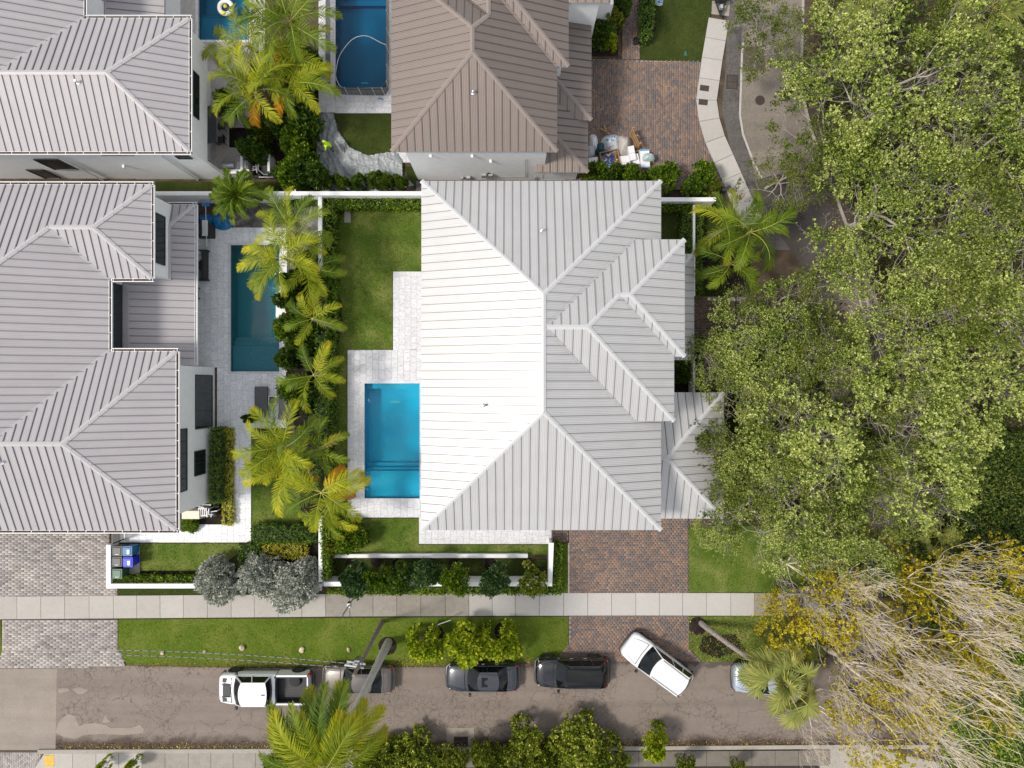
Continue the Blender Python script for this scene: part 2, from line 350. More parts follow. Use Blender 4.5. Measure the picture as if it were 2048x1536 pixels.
# foliage
M['lf_tree'] = leafmat('leaf_bright', [(0, (.024,.042,.006)), (.3, (.075,.115,.012)), (.58, (.175,.225,.034)), (.82,(.31,.36,.08)), (1, (.44,.46,.16))], .25, .45, .9, .5)
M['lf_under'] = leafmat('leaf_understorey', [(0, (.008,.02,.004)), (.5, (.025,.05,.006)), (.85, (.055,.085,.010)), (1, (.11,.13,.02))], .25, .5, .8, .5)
M['lf_kerb'] = leafmat('leaf_kerb', [(0, (.03,.05,.004)), (.5, (.085,.125,.008)), (.85, (.19,.23,.02)), (1, (.36,.36,.06))], .3, .45, .6, .9)
M['lf_tree_deep'] = leafmat('leaf_mid', [(0, (.02,.036,.006)), (.5, (.07,.098,.010)), (.85, (.14,.175,.026)), (1, (.24,.26,.065))], .32, .45, .7, .3)
M['lf_tree_yellow'] = leafmat('leaf_yellowing', [(0, (.09,.10,.008)), (.4, (.20,.19,.012)), (.75, (.46,.35,.015)), (1, (.58,.46,.04))], .35, .5, .6, .4)
M['lf_dark'] = leafmat('leaf_dark', [(0, (.012,.03,.005)), (.5, (.03,.062,.008)), (.85, (.065,.11,.014)), (1, (.13,.18,.03))], .25, .4, .5, .8, 2.1)
M['lf_blue'] = leafmat('leaf_bluegreen', [(0, (.014,.036,.012)), (.5, (.04,.085,.026)), (.85, (.08,.14,.045)), (1, (.15,.22,.07))], .22, .4, .5, .8)
M['lf_hedge'] = leafmat('leaf_hedge', [(0, (.022,.045,.004)), (.5, (.055,.105,.007)), (.8, (.11,.19,.012)), (1, (.24,.31,.03))], .3, .4, .5, .9)
M['lf_lime'] = leafmat('leaf_lime', [(0, (.04,.07,.003)), (.45, (.10,.155,.006)), (.8, (.21,.26,.012)), (1, (.42,.40,.03))], .35, .45, .6, 1.2, 2.1)
M['lf_gold'] = leafmat('leaf_gold', [(0, (.10,.11,.006)), (.5, (.30,.29,.02)), (.85, (.52,.46,.05)), (1, (.68,.58,.14))], .3, .45, .4, 1.2)
M['lf_silver'] = leafmat('leaf_silver', [(0, (.10,.115,.085)), (.45, (.23,.25,.20)), (.8, (.38,.40,.34)), (1, (.52,.50,.46))], .12, .7, .5, 1.0)
def frondmat(name, cols, tip=(.50,.38,.02)):
    cols = [(q, (c[0]*1.5, c[1]*1.34, c[2]*.8)) for q, c in cols]
    m, t, p, N, L = nodes(name); g = N('ShaderNodeNewGeometry'); oi = N('ShaderNodeObjectInfo')
    b = N('ShaderNodeMath'); b.operation = 'MULTIPLY_ADD'; L(oi.outputs['Random'], b.inputs[0]); b.inputs[1].default_value = .6
    c = N('ShaderNodeMath'); c.operation = 'MULTIPLY'; L(g.outputs['Random Per Island'], c.inputs[0]); c.inputs[1].default_value = .4; L(c.outputs[0], b.inputs[2])
    r = ramp(N, cols); L(b.outputs[0], r.inputs[0])
    tc = N('ShaderNodeTexCoord'); sp = N('ShaderNodeSeparateXYZ'); L(tc.outputs['Generated'], sp.inputs[0])
    tr2 = ramp(N, [(.80, (0,0,0)), (1, (.45,.45,.45))]); L(sp.outputs[0], tr2.inputs[0])
    col = mixc(N, L, tr2.outputs[0], r.outputs[0], tip)
    L(col, p.inputs['Base Color']); p.inputs['Roughness'].default_value = .5; p.inputs['Specular IOR Level'].default_value = .15
    tr = N('ShaderNodeBsdfTranslucent'); L(col, tr.inputs['Color']); ms = N('ShaderNodeMixShader'); ms.inputs[0].default_value = .35
    L(p.outputs[0], ms.inputs[1]); L(tr.outputs[0], ms.inputs[2]); L(ms.outputs[0], t.nodes['Material Output'].inputs['Surface'])
    return m
M['fr_lime'] = frondmat('frond_lime', [(0, (.07,.115,.008)), (.5, (.17,.23,.014)), (.85, (.32,.36,.025)), (1, (.44,.38,.03))])
M['fr_deep'] = frondmat('frond_deep', [(0, (.03,.065,.008)), (.5, (.07,.13,.012)), (.85, (.14,.21,.02)), (1, (.22,.28,.03))], (.24,.26,.03))
M['fr_rust'] = frondmat('frond_rust', [(0, (.30,.14,.015)), (.5, (.42,.22,.02)), (1, (.50,.36,.03))], (.45,.16,.02))
M['fr_fan'] = frondmat('frond_fan', [(0, (.09,.12,.045)), (.5, (.17,.21,.08)), (.85, (.28,.31,.14)), (1, (.36,.36,.18))], (.42,.40,.18))

# pavers: one mesh of many separate bricks, each with its own colour
def paver(name, cols, rough=.85):
    m, t, p, N, L = nodes(name); g = N('ShaderNodeNewGeometry'); q = g.outputs['Position']
    r = ramp(N, cols); L(g.outputs['Random Per Island'], r.inputs[0])
    n1 = tnoise(N, L, q, .5, 4); n2 = tnoise(N, L, q, 12, 5, .7)
    a1 = ramp(N, [(.35, (.78,.78,.8)), (.65, (1.12,1.08,1.05))]); L(n1.outputs['Fac'], a1.inputs[0]); a = mixc(N, L, .8, r.outputs[0], a1.outputs[0], 'MULTIPLY')
    a2 = ramp(N, [(.3, (.75,.75,.75)), (.7, (1.15,1.15,1.15))]); L(n2.outputs['Fac'], a2.inputs[0]); a = mixc(N, L, .6, a, a2.outputs[0], 'MULTIPLY')
    L(a, p.inputs['Base Color']); p.inputs['Roughness'].default_value = rough
    return m
M['pv_brown'] = paver('brown_clay_pavers', [(0, (.115,.105,.11)), (.25, (.15,.12,.11)), (.5, (.195,.135,.11)), (.8, (.235,.155,.115)), (1, (.29,.18,.12))])
M['pv_dark'] = paver('umber_clay_pavers', [(0, (.10,.08,.075)), (.4, (.15,.105,.085)), (.8, (.20,.13,.095)), (1, (.26,.16,.11))])
M['pv_grey'] = paver('grey_stone_pavers', [(0, (.22,.20,.185)), (.2, (.30,.275,.255)), (.6, (.37,.34,.315)), (1, (.45,.42,.39))])
M['grout_pale'] = basic('paver_joints', (.27,.235,.21), .95, noise=.3, scale=6)
M['grout_dark'] = basic('tile_joints', (.42,.42,.42), .95)
def marble(name, c=(.64,.645,.655)):
    m, t, p, N, L = nodes(name); q = pos(N); oi = N('ShaderNodeObjectInfo')
    sc = N('ShaderNodeVectorMath'); sc.operation = 'SCALE'; L(oi.outputs['Random'], sc.inputs['Scale']); sc.inputs[0].default_value = (37, 21, 11)
    ad = N('ShaderNodeVectorMath'); ad.operation = 'ADD'; L(q, ad.inputs[0]); L(sc.outputs[0], ad.inputs[1])
    n = tnoise(N, L, ad.outputs[0], 1.5, 7, .62, 2.2)
    r = ramp(N, [(.40, c), (.485, tuple(x*.97 for x in c)), (.50, tuple(x*.62 for x in c)), (.52, tuple(x*.93 for x in c)), (.6, c)]); L(n.outputs['Fac'], r.inputs[0])
    o = ramp(N, [(0, (.93,.93,.94)), (1, (1.04,1.04,1.04))]); L(oi.outputs['Random'], o.inputs[0]); a = mixc(N, L, .9, r.outputs[0], o.outputs[0], 'MULTIPLY')
    L(a, p.inputs['Base Color']); p.inputs['Roughness'].default_value = .6
    return m
M['marble'] = marble('marble_tile', (.66,.66,.68))
M['marble_b'] = marble('marble_tile_lifted_for_shade', (.80,.81,.83))  # same marble made paler to offset the shade on this terrace
M['travertine'] = marble('travertine_tile', (.50,.46,.43))

def watermat(name, tint, depth_rough=.02, ripple=.25):
    m = bpy.data.materials.new(name); m.use_nodes = True; t = m.node_tree; t.nodes.clear(); N = t.nodes.new; L = t.links.new
    o = N('ShaderNodeOutputMaterial'); tr = N('ShaderNodeBsdfTransparent'); tr.inputs[0].default_value = rgba(tint)
    gl = N('ShaderNodeBsdfGlossy'); gl.inputs['Roughness'].default_value = depth_rough
    fr = N('ShaderNodeFresnel'); fr.inputs['IOR'].default_value = 1.33
    n = tnoise(N, L, pos(N), 3.4, 5, .6, 1.2); b = N('ShaderNodeBump'); b.inputs['Strength'].default_value = ripple; b.inputs['Distance'].default_value = .06
    L(n.outputs['Fac'], b.inputs['Height']); L(b.outputs[0], gl.inputs['Normal']); L(b.outputs[0], fr.inputs['Normal'])
    ms = N('ShaderNodeMixShader'); L(fr.outputs[0], ms.inputs[0]); L(tr.outputs[0], ms.inputs[1]); L(gl.outputs[0], ms.inputs[2]); L(ms.outputs[0], o.inputs[0])
    return m
# ------------------------------------------------------------------ foliage builders (numpy)
def unit(a):
    return a / np.maximum(np.linalg.norm(a, axis=-1, keepdims=True), 1e-9)
def diamond_leaves(C, T, Nn, ln, wd):
    """one four-cornered leaf per row, pointing along T with normal near Nn"""
    T = unit(T); S = unit(np.cross(T, Nn)); U = np.cross(S, T)
    ln = np.asarray(ln).reshape(-1, 1); wd = np.asarray(wd).reshape(-1, 1)
    V = np.stack([C, C + T*ln*.5 + S*wd*.5 + U*ln*.06, C + T*ln, C + T*ln*.5 - S*wd*.5 + U*ln*.06], 1).reshape(-1, 3)
    F = np.arange(len(V)).reshape(-1, 4)
    return V, F
def rosettes(P, k, ln, g, up=.55, out=None, aspect=.5):
    """k leaves springing from every point of P"""
    n = len(P); D = g.normal(size=(n, k, 3)); D[..., 2] = np.abs(D[..., 2])*.6 + up*g.random((n, k))
    if out is not None: D += out[:, None, :]*.7
    D = unit(D).reshape(-1, 3); C = np.repeat(P, k, 0) + D*ln*.15
    Nn = unit(np.array([0, 0, 1.0]) + g.normal(size=D.shape)*.55)
    l = ln*(.65 + .7*g.random(len(D)))
    return diamond_leaves(C, D, Nn, l, l*aspect)
def seg_mesh(segs, k=4):
    """segs: rows p0(3) p1(3) r0 r1"""
    S = np.asarray(segs, dtype=float); a = S[:, :3]; b = S[:, 3:6]; r0 = S[:, 6:7]; r1 = S[:, 7:8]
    d = unit(b - a); ref = np.where(np.abs(d[:, 2:3]) > .9, np.array([[1.0, 0, 0]]), np.array([[0, 0, 1.0]]))
    u = unit(np.cross(d, ref)); v = np.cross(d, u)
    th = np.arange(k)*2*math.pi/k; cs, sn = np.cos(th), np.sin(th)
    ring = u[:, None, :]*cs[None, :, None] + v[:, None, :]*sn[None, :, None]
    A = a[:, None, :] + ring*r0[:, None, :]; B = b[:, None, :] + ring*r1[:, None, :]
    V = np.concatenate([A, B], 1).reshape(-1, 3); n = len(S)
    j = np.arange(k); q = np.stack([j, (j+1) % k, k + (j+1) % k, k + j], 1)
    F = (np.arange(n)[:, None, None]*2*k + q[None]).reshape(-1, 4)
    return V, F

def grow(g, trunk_h, trunk_r, lens, kids, spread, up, lean=(0, 0), crook=.18, start_elev=(35, 65), flat=1.0, limb=.6, rmin=.004):
    """branching skeleton; returns trunk segs, branch segs, tips, tip directions"""
    thick, thin, tips, dirs = [], [], [], []
    top = np.array([lean[0], lean[1], trunk_h]); p = np.zeros(3); n = 4
    for i in range(n):
        q = top*(i+1)/n + np.array([g.normal()*.08, g.normal()*.08, 0])*(i+1 < n)
        thick.append([*p, *q, trunk_r*(1.25 - .25*i), trunk_r*(1.25 - .25*(i+1)) if i else trunk_r]); p = q
    def rec(p, d, L, r, lv):
        m = 3 if lv < 2 else 2
        for i in range(m):
            dn = d + g.normal(size=3)*crook; dn[2] += up[min(lv, len(up)-1)]*.3; dn /= np.linalg.norm(dn); q = p + dn*L/m
            r2 = max(r*(1 - .16), rmin)
            (thick if lv < 2 else thin).append([*p, *q, r, r2]); p = q; d = dn; r = r2
        if lv + 1 >= len(lens):
            tips.append(p); dirs.append(d); return
        k = kids[lv + 1]
        a0 = g.random()*6.28
        ref = np.array([0, 0, 1.0]) if abs(d[2]) < .9 else np.array([1.0, 0, 0])
        u = np.cross(d, ref); u /= np.linalg.norm(u); v = np.cross(d, u)
        for i in range(k):
            a = a0 + 6.283*i/k + g.normal()*.4; sp = R(spread[min(lv+1, len(spread)-1)]*(.6 + .7*g.random()))
            dd = d*math.cos(sp) + (u*math.cos(a) + v*math.sin(a))*math.sin(sp); dd[2] = dd[2]*flat + up[min(lv+1, len(up)-1)]
            dd /= np.linalg.norm(dd)
            rec(p, dd, lens[lv+1]*(.7 + .6*g.random()), r*.72, lv + 1)
    a0 = g.random()*6.28
    for i in range(kids[0]):
        a = a0 + 6.283*i/kids[0] + g.normal()*.25; e = R(start_elev[0] + (start_elev[1]-start_elev[0])*g.random())
        rec(top.copy() - np.array([0, 0, g.random()*trunk_h*.15]), np.array([math.cos(a)*math.cos(e), math.sin(a)*math.cos(e), math.sin(e)]), lens[0]*(.75 + .5*g.random()), trunk_r*limb, 0)
    return thick, thin, np.array(tips), np.array(dirs)

def tree_protos(seed, leaf, bark, big=True, leafsize=.15, k=9, keep=.92, extra=2, clump=.42, per=8, cs=.25, **kw):
    g = np.random.default_rng(seed)
    th, tn, tips, dirs = grow(g, **kw)
    V, F = seg_mesh(th, 7); mt = npmesh('trunk', V, F, bark, smooth=True)
    V, F = seg_mesh(tn, 4); mb = npmesh('branches', V, F, bark, smooth=True)
    mc = None
    if leaf is not None:
        s = g.random(len(tips)) < clump; c0, d0 = tips[s], dirs[s]; P = [tips[g.random(len(tips)) < min(.3, clump)]]; O = [np.repeat(dirs[:1], len(P[0]), 0)]
        for _ in range(per):
            P.append(c0 + g.normal(size=c0.shape)*np.array([cs, cs, cs*.6])); O.append(d0)
        P = np.concatenate(P); O = np.concatenate(O); s = g.random(len(P)) < keep; P, O = P[s], O[s]
        V, F = rosettes(P, k, leafsize, g, .5, O*.5, .52); mc = npmesh('crown', V, F, leaf)
    return mt, mb, mc
def place_tree(protos, name, p, rz, sc, label, cat='tree', group=None, crown=None, zs=1.0, crown_name='crown'):
    mt, mb, mc = protos
    o = empty(name, (p[0], p[1], p[2] if len(p) > 2 else 0), rz, label, cat, group)
    o.scale = (sc, sc, sc*zs)
    link('trunk', mt, o); link('branches', mb, o)['kind'] = 'stuff'
    if mc is not None: link(crown_name, mc if crown is None else crown, o)
    return o

# ------------------------------------------------------------------ palms
def feather_frond(seed, L=2.7, arch=1.0, pairs=34, leaflet=.52, mat=None, vee=.35, rise=.9, wd=.052, twist=0.0, droopy=.5):
    """leaflets along an arching stalk that starts along +X"""
    g = np.random.default_rng(seed)
    n = 14; pts = []; ang = rise; p = np.array([0.0, 0, 0]); bend = g.normal()*.10; yaw = 0
    for i in range(n + 1):
        pts.append(p.copy()); ang -= arch*2.0/n*(.45 + 1.15*i/n); yaw += bend/n*2
        p = p + np.array([math.cos(ang)*math.cos(yaw), math.cos(ang)*math.sin(yaw), math.sin(ang)])*L/n
    pts = np.array(pts)
    def P(t):
        x = min(max(t, 0), .9999)*n; i = int(x); f = x - i; return pts[i]*(1-f) + pts[i+1]*f, unit((pts[i+1] - pts[i])[None])[0]
    C, Fc = [], []
    for i in range(pairs):
        t = .14 + .86*(i + .5)/pairs; q, d = P(t); up = np.array([0, 0, 1.0]); sd = unit(np.cross(d, up)[None])[0]; uu = np.cross(sd, d)
        prof = leaflet*max(.12, math.sin(math.pi*(.12 + .86*t**1.05)))**.62
        for s in (-1, 1):
            fw = .42 + 1.05*t + g.normal()*.13
            D = sd*s*math.cos(vee) + uu*(math.sin(vee) + g.normal()*.10) + d*fw; D = D/np.linalg.norm(D)
            l = prof*(.80 + .34*g.random()); a = q; b = q + D*l*.5; e = b + (D + np.array([0, 0, -droopy*(.5 + g.random()*.6)]))*l*.5
            W = unit(np.cross(D, uu)[None])[0]; W = W*wd*.5*(.8 + .4*g.random())
            k = len(C); C += [a - W*.5, a + W*.5, b + W, b - W, e + W*.15, e - W*.15]
            Fc += [(k, k+1, k+2, k+3), (k+3, k+2, k+4, k+5)]
    nv = len(C); V = np.array(C)
    segs = [[*pts[i], *pts[i+1], .028*(1 - .85*i/n), .028*(1 - .85*(i+1)/n)] for i in range(n)]
    SV, SF = seg_mesh(segs, 4)
    return npmesh('frond', np.concatenate([V, SV]), np.concatenate([np.array(Fc), SF + nv]), [mat, M['rachis']], [0]*len(Fc) + [1]*len(SF))
def fan_frond(seed, petiole=.9, rad=.85, n=30, mat=None, droop=.5, rise=.6):
    g = np.random.default_rng(seed); C, Fc = [], []
    pts = []; p = np.zeros(3); ang = rise
    for i in range(6): pts.append(p.copy()); ang -= .10; p = p + np.array([math.cos(ang), 0, math.sin(ang)])*petiole/5
    hub = pts[-1]; d = np.array([math.cos(ang), 0, math.sin(ang)]); sd = np.array([0, 1.0, 0]); uu = np.cross(d, sd)*-1
    uu = np.cross(sd, d)*-1 if np.cross(sd, d)[2] < 0 else np.cross(sd, d)
    for i in range(n):
        a = R(-118 + 236*(i + .5)/n) + g.normal()*.02; l = rad*(1 - .18*abs(a)/2)*(.9 + .2*g.random())
        D = d*math.cos(a) + sd*math.sin(a) + uu*(.10 - .05*abs(a)); D /= np.linalg.norm(D); W = np.cross(D, uu); W /= np.linalg.norm(W)
        b = hub + D*l*.55; e = b + (D*.85 + np.array([0, 0, -droop*(.4 + g.random()*.9)]))*l*.45; w1 = rad*.045; k = len(C)
        C += [hub - W*.008, hub + W*.008, b + W*w1 + uu*.012*(-1)**i, b - W*w1 - uu*.012*(-1)**i, e + W*.004, e - W*.004]
        Fc += [(k, k+1, k+2, k+3), (k+3, k+2, k+4, k+5)]
    nv = len(C); SV, SF = seg_mesh([[*pts[i], *pts[i+1], .022, .02] for i in range(5)], 4)
    return npmesh('frond', np.concatenate([np.array(C), SV]), np.concatenate([np.array(Fc), SF + nv]), [mat, M['rachis']], [0]*len(Fc) + [1]*len(SF))

FR = {}
for key, mt in (('lime', M['fr_lime']), ('deep', M['fr_deep'])):
    FR[key] = [feather_frond(11+i, L=2.7 + .2*(i % 3), arch=a, pairs=31, leaflet=.66, mat=mt, rise=r, vee=v, droopy=dr)
               for i, (a, r, v, dr) in enumerate([(.95, .95, .45, .45), (.75, .70, .35, .6), (1.1, 1.2, .5, .4), (.6, .45, .3, .7), (1.25, .9, .25, .8)])]
FR['rust'] = [feather_frond(31, L=2.4, arch=1.0, pairs=34, leaflet=.5, mat=M['fr_rust'], rise=.2, vee=.0, droopy=1.0)]
FR['coco'] = [feather_frond(41+i, L=4.0, arch=a, pairs=84, leaflet=.86, mat=M['fr_deep'] if i == 1 else M['fr_lime'], rise=r, vee=.45, wd=.042, droopy=.75)
              for i, (a, r) in enumerate([(.8, .8), (.6, .55), (1.0, 1.0), (.7, .3)])]
FR['areca'] = [feather_frond(51+i, L=2.0, arch=a, pairs=30, leaflet=.48, mat=M['fr_deep'], rise=r, vee=.5, wd=.06, droopy=.5) for i, (a, r) in enumerate([(1.0, 1.2), (.8, .9), (1.2, 1.35)])]
FR['fan'] = [fan_frond(61+i, petiole=pe, rad=ra, n=24, mat=M['fr_fan'], droop=dr, rise=r) for i, (pe, ra, dr, r) in enumerate([(.35, .70, .35, 1.15), (1.25, .72, .6, .45), (.95, .8, .9, .15), (.65, .75, .5, .85), (1.15, .7, .7, .7)])]

def palm(name, base, crown, azs, kind, label, group=None, cat='palm tree', r=.11, scale=1.0, rust=None, seed=0, trunk_mat='palm_trunk', shaft=True, tilt=0.0):
    """base and crown are points; azs: list of frond bearings in degrees on the picture (0 = towards +X, anticlockwise)"""
    g = random.Random(seed); b = Vector(base); c = Vector(crown)
    o = empty(name, b, 0, label, cat, group)
    d = c - b; n = 9; mb = MB(); pts = []; rad = []
    for i in range(n + 1):
        t = i/n; q = Vector((d.x*t**1.35, d.y*t**1.35, d.z*t)); pts.append(q); rad.append(r*(1.35 - .45*t if t < .2 else 1.16 - .3*t)*(1.0 if i % 2 else 1.05))
    mb.tube(pts, rad, 9); mb.build('trunk', M[trunk_mat], o, smooth=True)
    if shaft:
        ms = MB(); ms.tube([d - Vector((0, 0, .5)), d - Vector((0, 0, .2)), d + Vector((0, 0, .15))], [r*.95, r*1.15, r*.5], 8); ms.build('crownshaft', M['rachis'], o, smooth=True)
    lst = FR[kind]
    for i, az in enumerate(azs):
        me = lst[g.randrange(len(lst))] if kind != 'fan' else (lst[0] if i % 4 == 0 else lst[1 + g.randrange(len(lst)-1)])
        if kind == 'lime' and g.random() < .24: me = FR['deep'][g.randrange(5)]
        if kind in ('lime', 'deep') and g.random() < .035: me = FR['rust'][0]
        if rust is not None and i in rust: me = FR['rust'][0]
        s = scale*(.86 + .26*g.random()); pt = (g.uniform(-.5, .1) if i % 4 == 0 else g.uniform(-.35, .45)) if kind == 'fan' else 0
        link('frond', me, o, d + Vector((0, 0, .04*i/len(azs))), (g.uniform(-.35, .35), g.uniform(-.12, .12) + tilt + pt, R(az)), (s, s, s))
    # unopened spear leaf
    return o

# ------------------------------------------------------------------ shrubs and hedges
def shrub_mesh(name, seed, leaf, n=900, k=6, ln=.13, lumps=7, core=True, rad=1.0, h=1.0, aspect=.5):
    g = np.random.default_rng(seed); P = []; D = []
    cs = unit(g.normal(size=(lumps, 3))*np.array([1, 1, .6])) * (.25 + .35*g.random((lumps, 1))); cs[:, 2] = np.abs(cs[:, 2])*.9
    cs[0] = 0
    for c in cs:
        rr = .5 + .25*g.random(); d = unit(g.normal(size=(n//lumps, 3))); q = c + d*rr*(.72 + .28*g.random((len(d), 1))); P.append(q); D.append(d)
    P = np.concatenate(P); D = np.concatenate(D); ok = P[:, 2] > -.35; P = P[ok]; D = D[ok]
    P = (P + np.array([0, 0, .42]))*np.array([rad, rad, h]); V, F = rosettes(P, k, ln, g, .4, D*.8, aspect)
    segs = []
    for i in range(14):
        q = P[g.integers(len(P))]*.85; m = q*.5 + g.normal(size=3)*.06; m[2] = q[2]*.55; segs += [[0, 0, 0, *m, .03, .02], [*m, *q, .02, .008]]
    SV, SF = seg_mesh(segs, 4); vs = [V, SV]; fs = [F, SF + len(V)]; mi = [0]*len(F) + [1]*len(SF)
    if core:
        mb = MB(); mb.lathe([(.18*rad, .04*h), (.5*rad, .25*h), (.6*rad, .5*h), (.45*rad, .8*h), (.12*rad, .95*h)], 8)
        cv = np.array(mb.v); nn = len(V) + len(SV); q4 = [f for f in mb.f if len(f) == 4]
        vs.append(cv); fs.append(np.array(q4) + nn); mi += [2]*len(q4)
    return npmesh(name, np.concatenate(vs), np.concatenate(fs), [leaf, M['bark_dark'], M['core']], mi)
def bush_mesh(name, seed, leaf, kids=(7,3,3,3), lens=(.55,.42,.32,.22), ln=.10, k=8, extra=2, elev=(15,70), keep=1.0):
    """many-stemmed bush grown from branches; fits a circle of .88 and a height of 1"""
    g = np.random.default_rng(seed); th, tn, tips, dirs = grow(g, .12, .05, list(lens), list(kids), [0,42,46,50], [.25,.2,.15,.1], crook=.25, start_elev=elev, flat=.9)
    P = [tips]; O = [dirs]
    for _ in range(extra): P.append(tips + g.normal(size=tips.shape)*.07); O.append(dirs)
    P = np.concatenate(P); O = np.concatenate(O); s = g.random(len(P)) < keep; P = P[s]; O = O[s]
    sx = .88/np.quantile(np.hypot(P[:, 0], P[:, 1]), .95); sz = 1/np.quantile(P[:, 2], .97)
    P = P*np.array([sx, sx, sz]); V, F = rosettes(P, k, ln, g, .4, O*.5, .55)
    SV, SF = seg_mesh(th + tn, 4); SV = SV*np.array([sx, sx, sz])
    return npmesh(name, np.concatenate([V, SV]), np.concatenate([F, SF + len(V)]), [leaf, M['bark_dark']], [0]*len(F) + [1]*len(SF))
def hedge_obj(name, poly, z0, z1, leaf, label, ln=.11, dens=70, cat='hedge', group=None, seed=0, ragged=.10, aspect=.55):
    """poly in metres; clipped foliage over a dark twiggy inside"""
    g = np.random.default_rng(seed + 1); poly = [Vector((a, b, 0)) for a, b in poly]
    xs = [p.x for p in poly]; ys = [p.y for p in poly]; A = (max(xs)-min(xs))*(max(ys)-min(ys)); n = max(30, int(A*dens))
    X = np.stack([g.uniform(min(xs), max(xs), n), g.uniform(min(ys), max(ys), n)], 1); X = X[inside(X, [(p.x, p.y) for p in poly])]
    top = np.concatenate([X, (z1 - .06 + g.normal(size=(len(X), 1))*ragged)], 1)
    S = []
    m = len(poly)
    for i in range(m):
        a, b = poly[i], poly[(i+1) % m]; L = (b-a).length; k = int(L*(z1-z0)*dens*.45) + 2
        t = g.random(k); zz = g.uniform(z0 + .05, z1, k); off = g.normal(size=(k, 2))*.05
        S.append(np.stack([a.x + (b.x-a.x)*t + off[:, 0], a.y + (b.y-a.y)*t + off[:, 1], zz], 1))
    P = np.concatenate([top] + S); V, F = rosettes(P, 6, ln, g, .5, None, aspect)
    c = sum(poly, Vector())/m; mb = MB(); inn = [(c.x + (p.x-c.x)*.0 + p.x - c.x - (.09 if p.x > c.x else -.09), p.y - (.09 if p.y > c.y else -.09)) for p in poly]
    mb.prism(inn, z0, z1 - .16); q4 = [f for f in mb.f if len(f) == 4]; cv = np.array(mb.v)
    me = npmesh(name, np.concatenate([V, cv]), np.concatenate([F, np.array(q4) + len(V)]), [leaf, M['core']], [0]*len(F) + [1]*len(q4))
    o = link(name, me); return tag(o, label, cat, group)
def inside(X, poly):
    r = np.zeros(len(X), dtype=bool); m = len(poly)
    for i in range(m):
        x1, y1 = poly[i]; x2, y2 = poly[(i+1) % m]
        c = ((y1 > X[:, 1]) != (y2 > X[:, 1])); xi = x1 + (X[:, 1]-y1)*(x2-x1)/((y2-y1) if y2 != y1 else 1e-9)
        r ^= c & (X[:, 0] < xi)
    return r
def scatter_leaves(name, poly, z, n, ln, mat, h=.05, seed=0, up=1.0, kind='stuff', aspect=.6, label=None, flat=.5):
    g = np.random.default_rng(seed); xs = [p[0] for p in poly]; ys = [p[1] for p in poly]
    X = np.stack([g.uniform(min(xs), max(xs), n), g.uniform(min(ys), max(ys), n)], 1); X = X[inside(X, poly)]; k = len(X)
    C = np.concatenate([X, z + g.random((k, 1))*h], 1); T = g.normal(size=(k, 3)); T[:, 2] = np.abs(T[:, 2])*up
    Nn = unit(np.array([0, 0, 1.0]) + g.normal(size=(k, 3))*flat); l = ln*(.6 + .8*g.random(k)); V, F = diamond_leaves(C, T, Nn, l, l*aspect)
    o = link(name, npmesh(name, V, F, mat)); return tag(o, label, None, None, kind)
# ================================================================== GROUND, ROADS, PAVEMENTS
POOLS = {'main': (730, 767, 840, 996), 'west': (462, 491, 560, 743), 'screened': (672, -30, 773, 177), 'corner': (398, -40, 500, 82)}
def mrect(r, z=0):
    a = at(r[0], r[3], z); b = at(r[2], r[1], z); return a.x, b.x, a.y, b.y
def holed_sheet(x0, x1, y0, y1, holes, z, name, mat):
    xs = sorted({x0, x1} | {h[0] for h in holes} | {h[1] for h in holes}); ys = sorted({y0, y1} | {h[2] for h in holes} | {h[3] for h in holes})
    mb = MB()
    for i in range(len(xs)-1):
        for j in range(len(ys)-1):
            cx, cy = (xs[i]+xs[i+1])/2, (ys[j]+ys[j+1])/2
            if any(h[0] < cx < h[1] and h[2] < cy < h[3] for h in holes): continue
            mb._a([(xs[i],ys[j],z),(xs[i+1],ys[j],z),(xs[i+1],ys[j+1],z),(xs[i],ys[j+1],z)], [(0,1,2,3)])
    return mb.build(name, mat)
tag(holed_sheet(-400, 400, -400, 400, [mrect(r) for r in POOLS.values()], 0, 'ground', M['soil']), kind='structure')

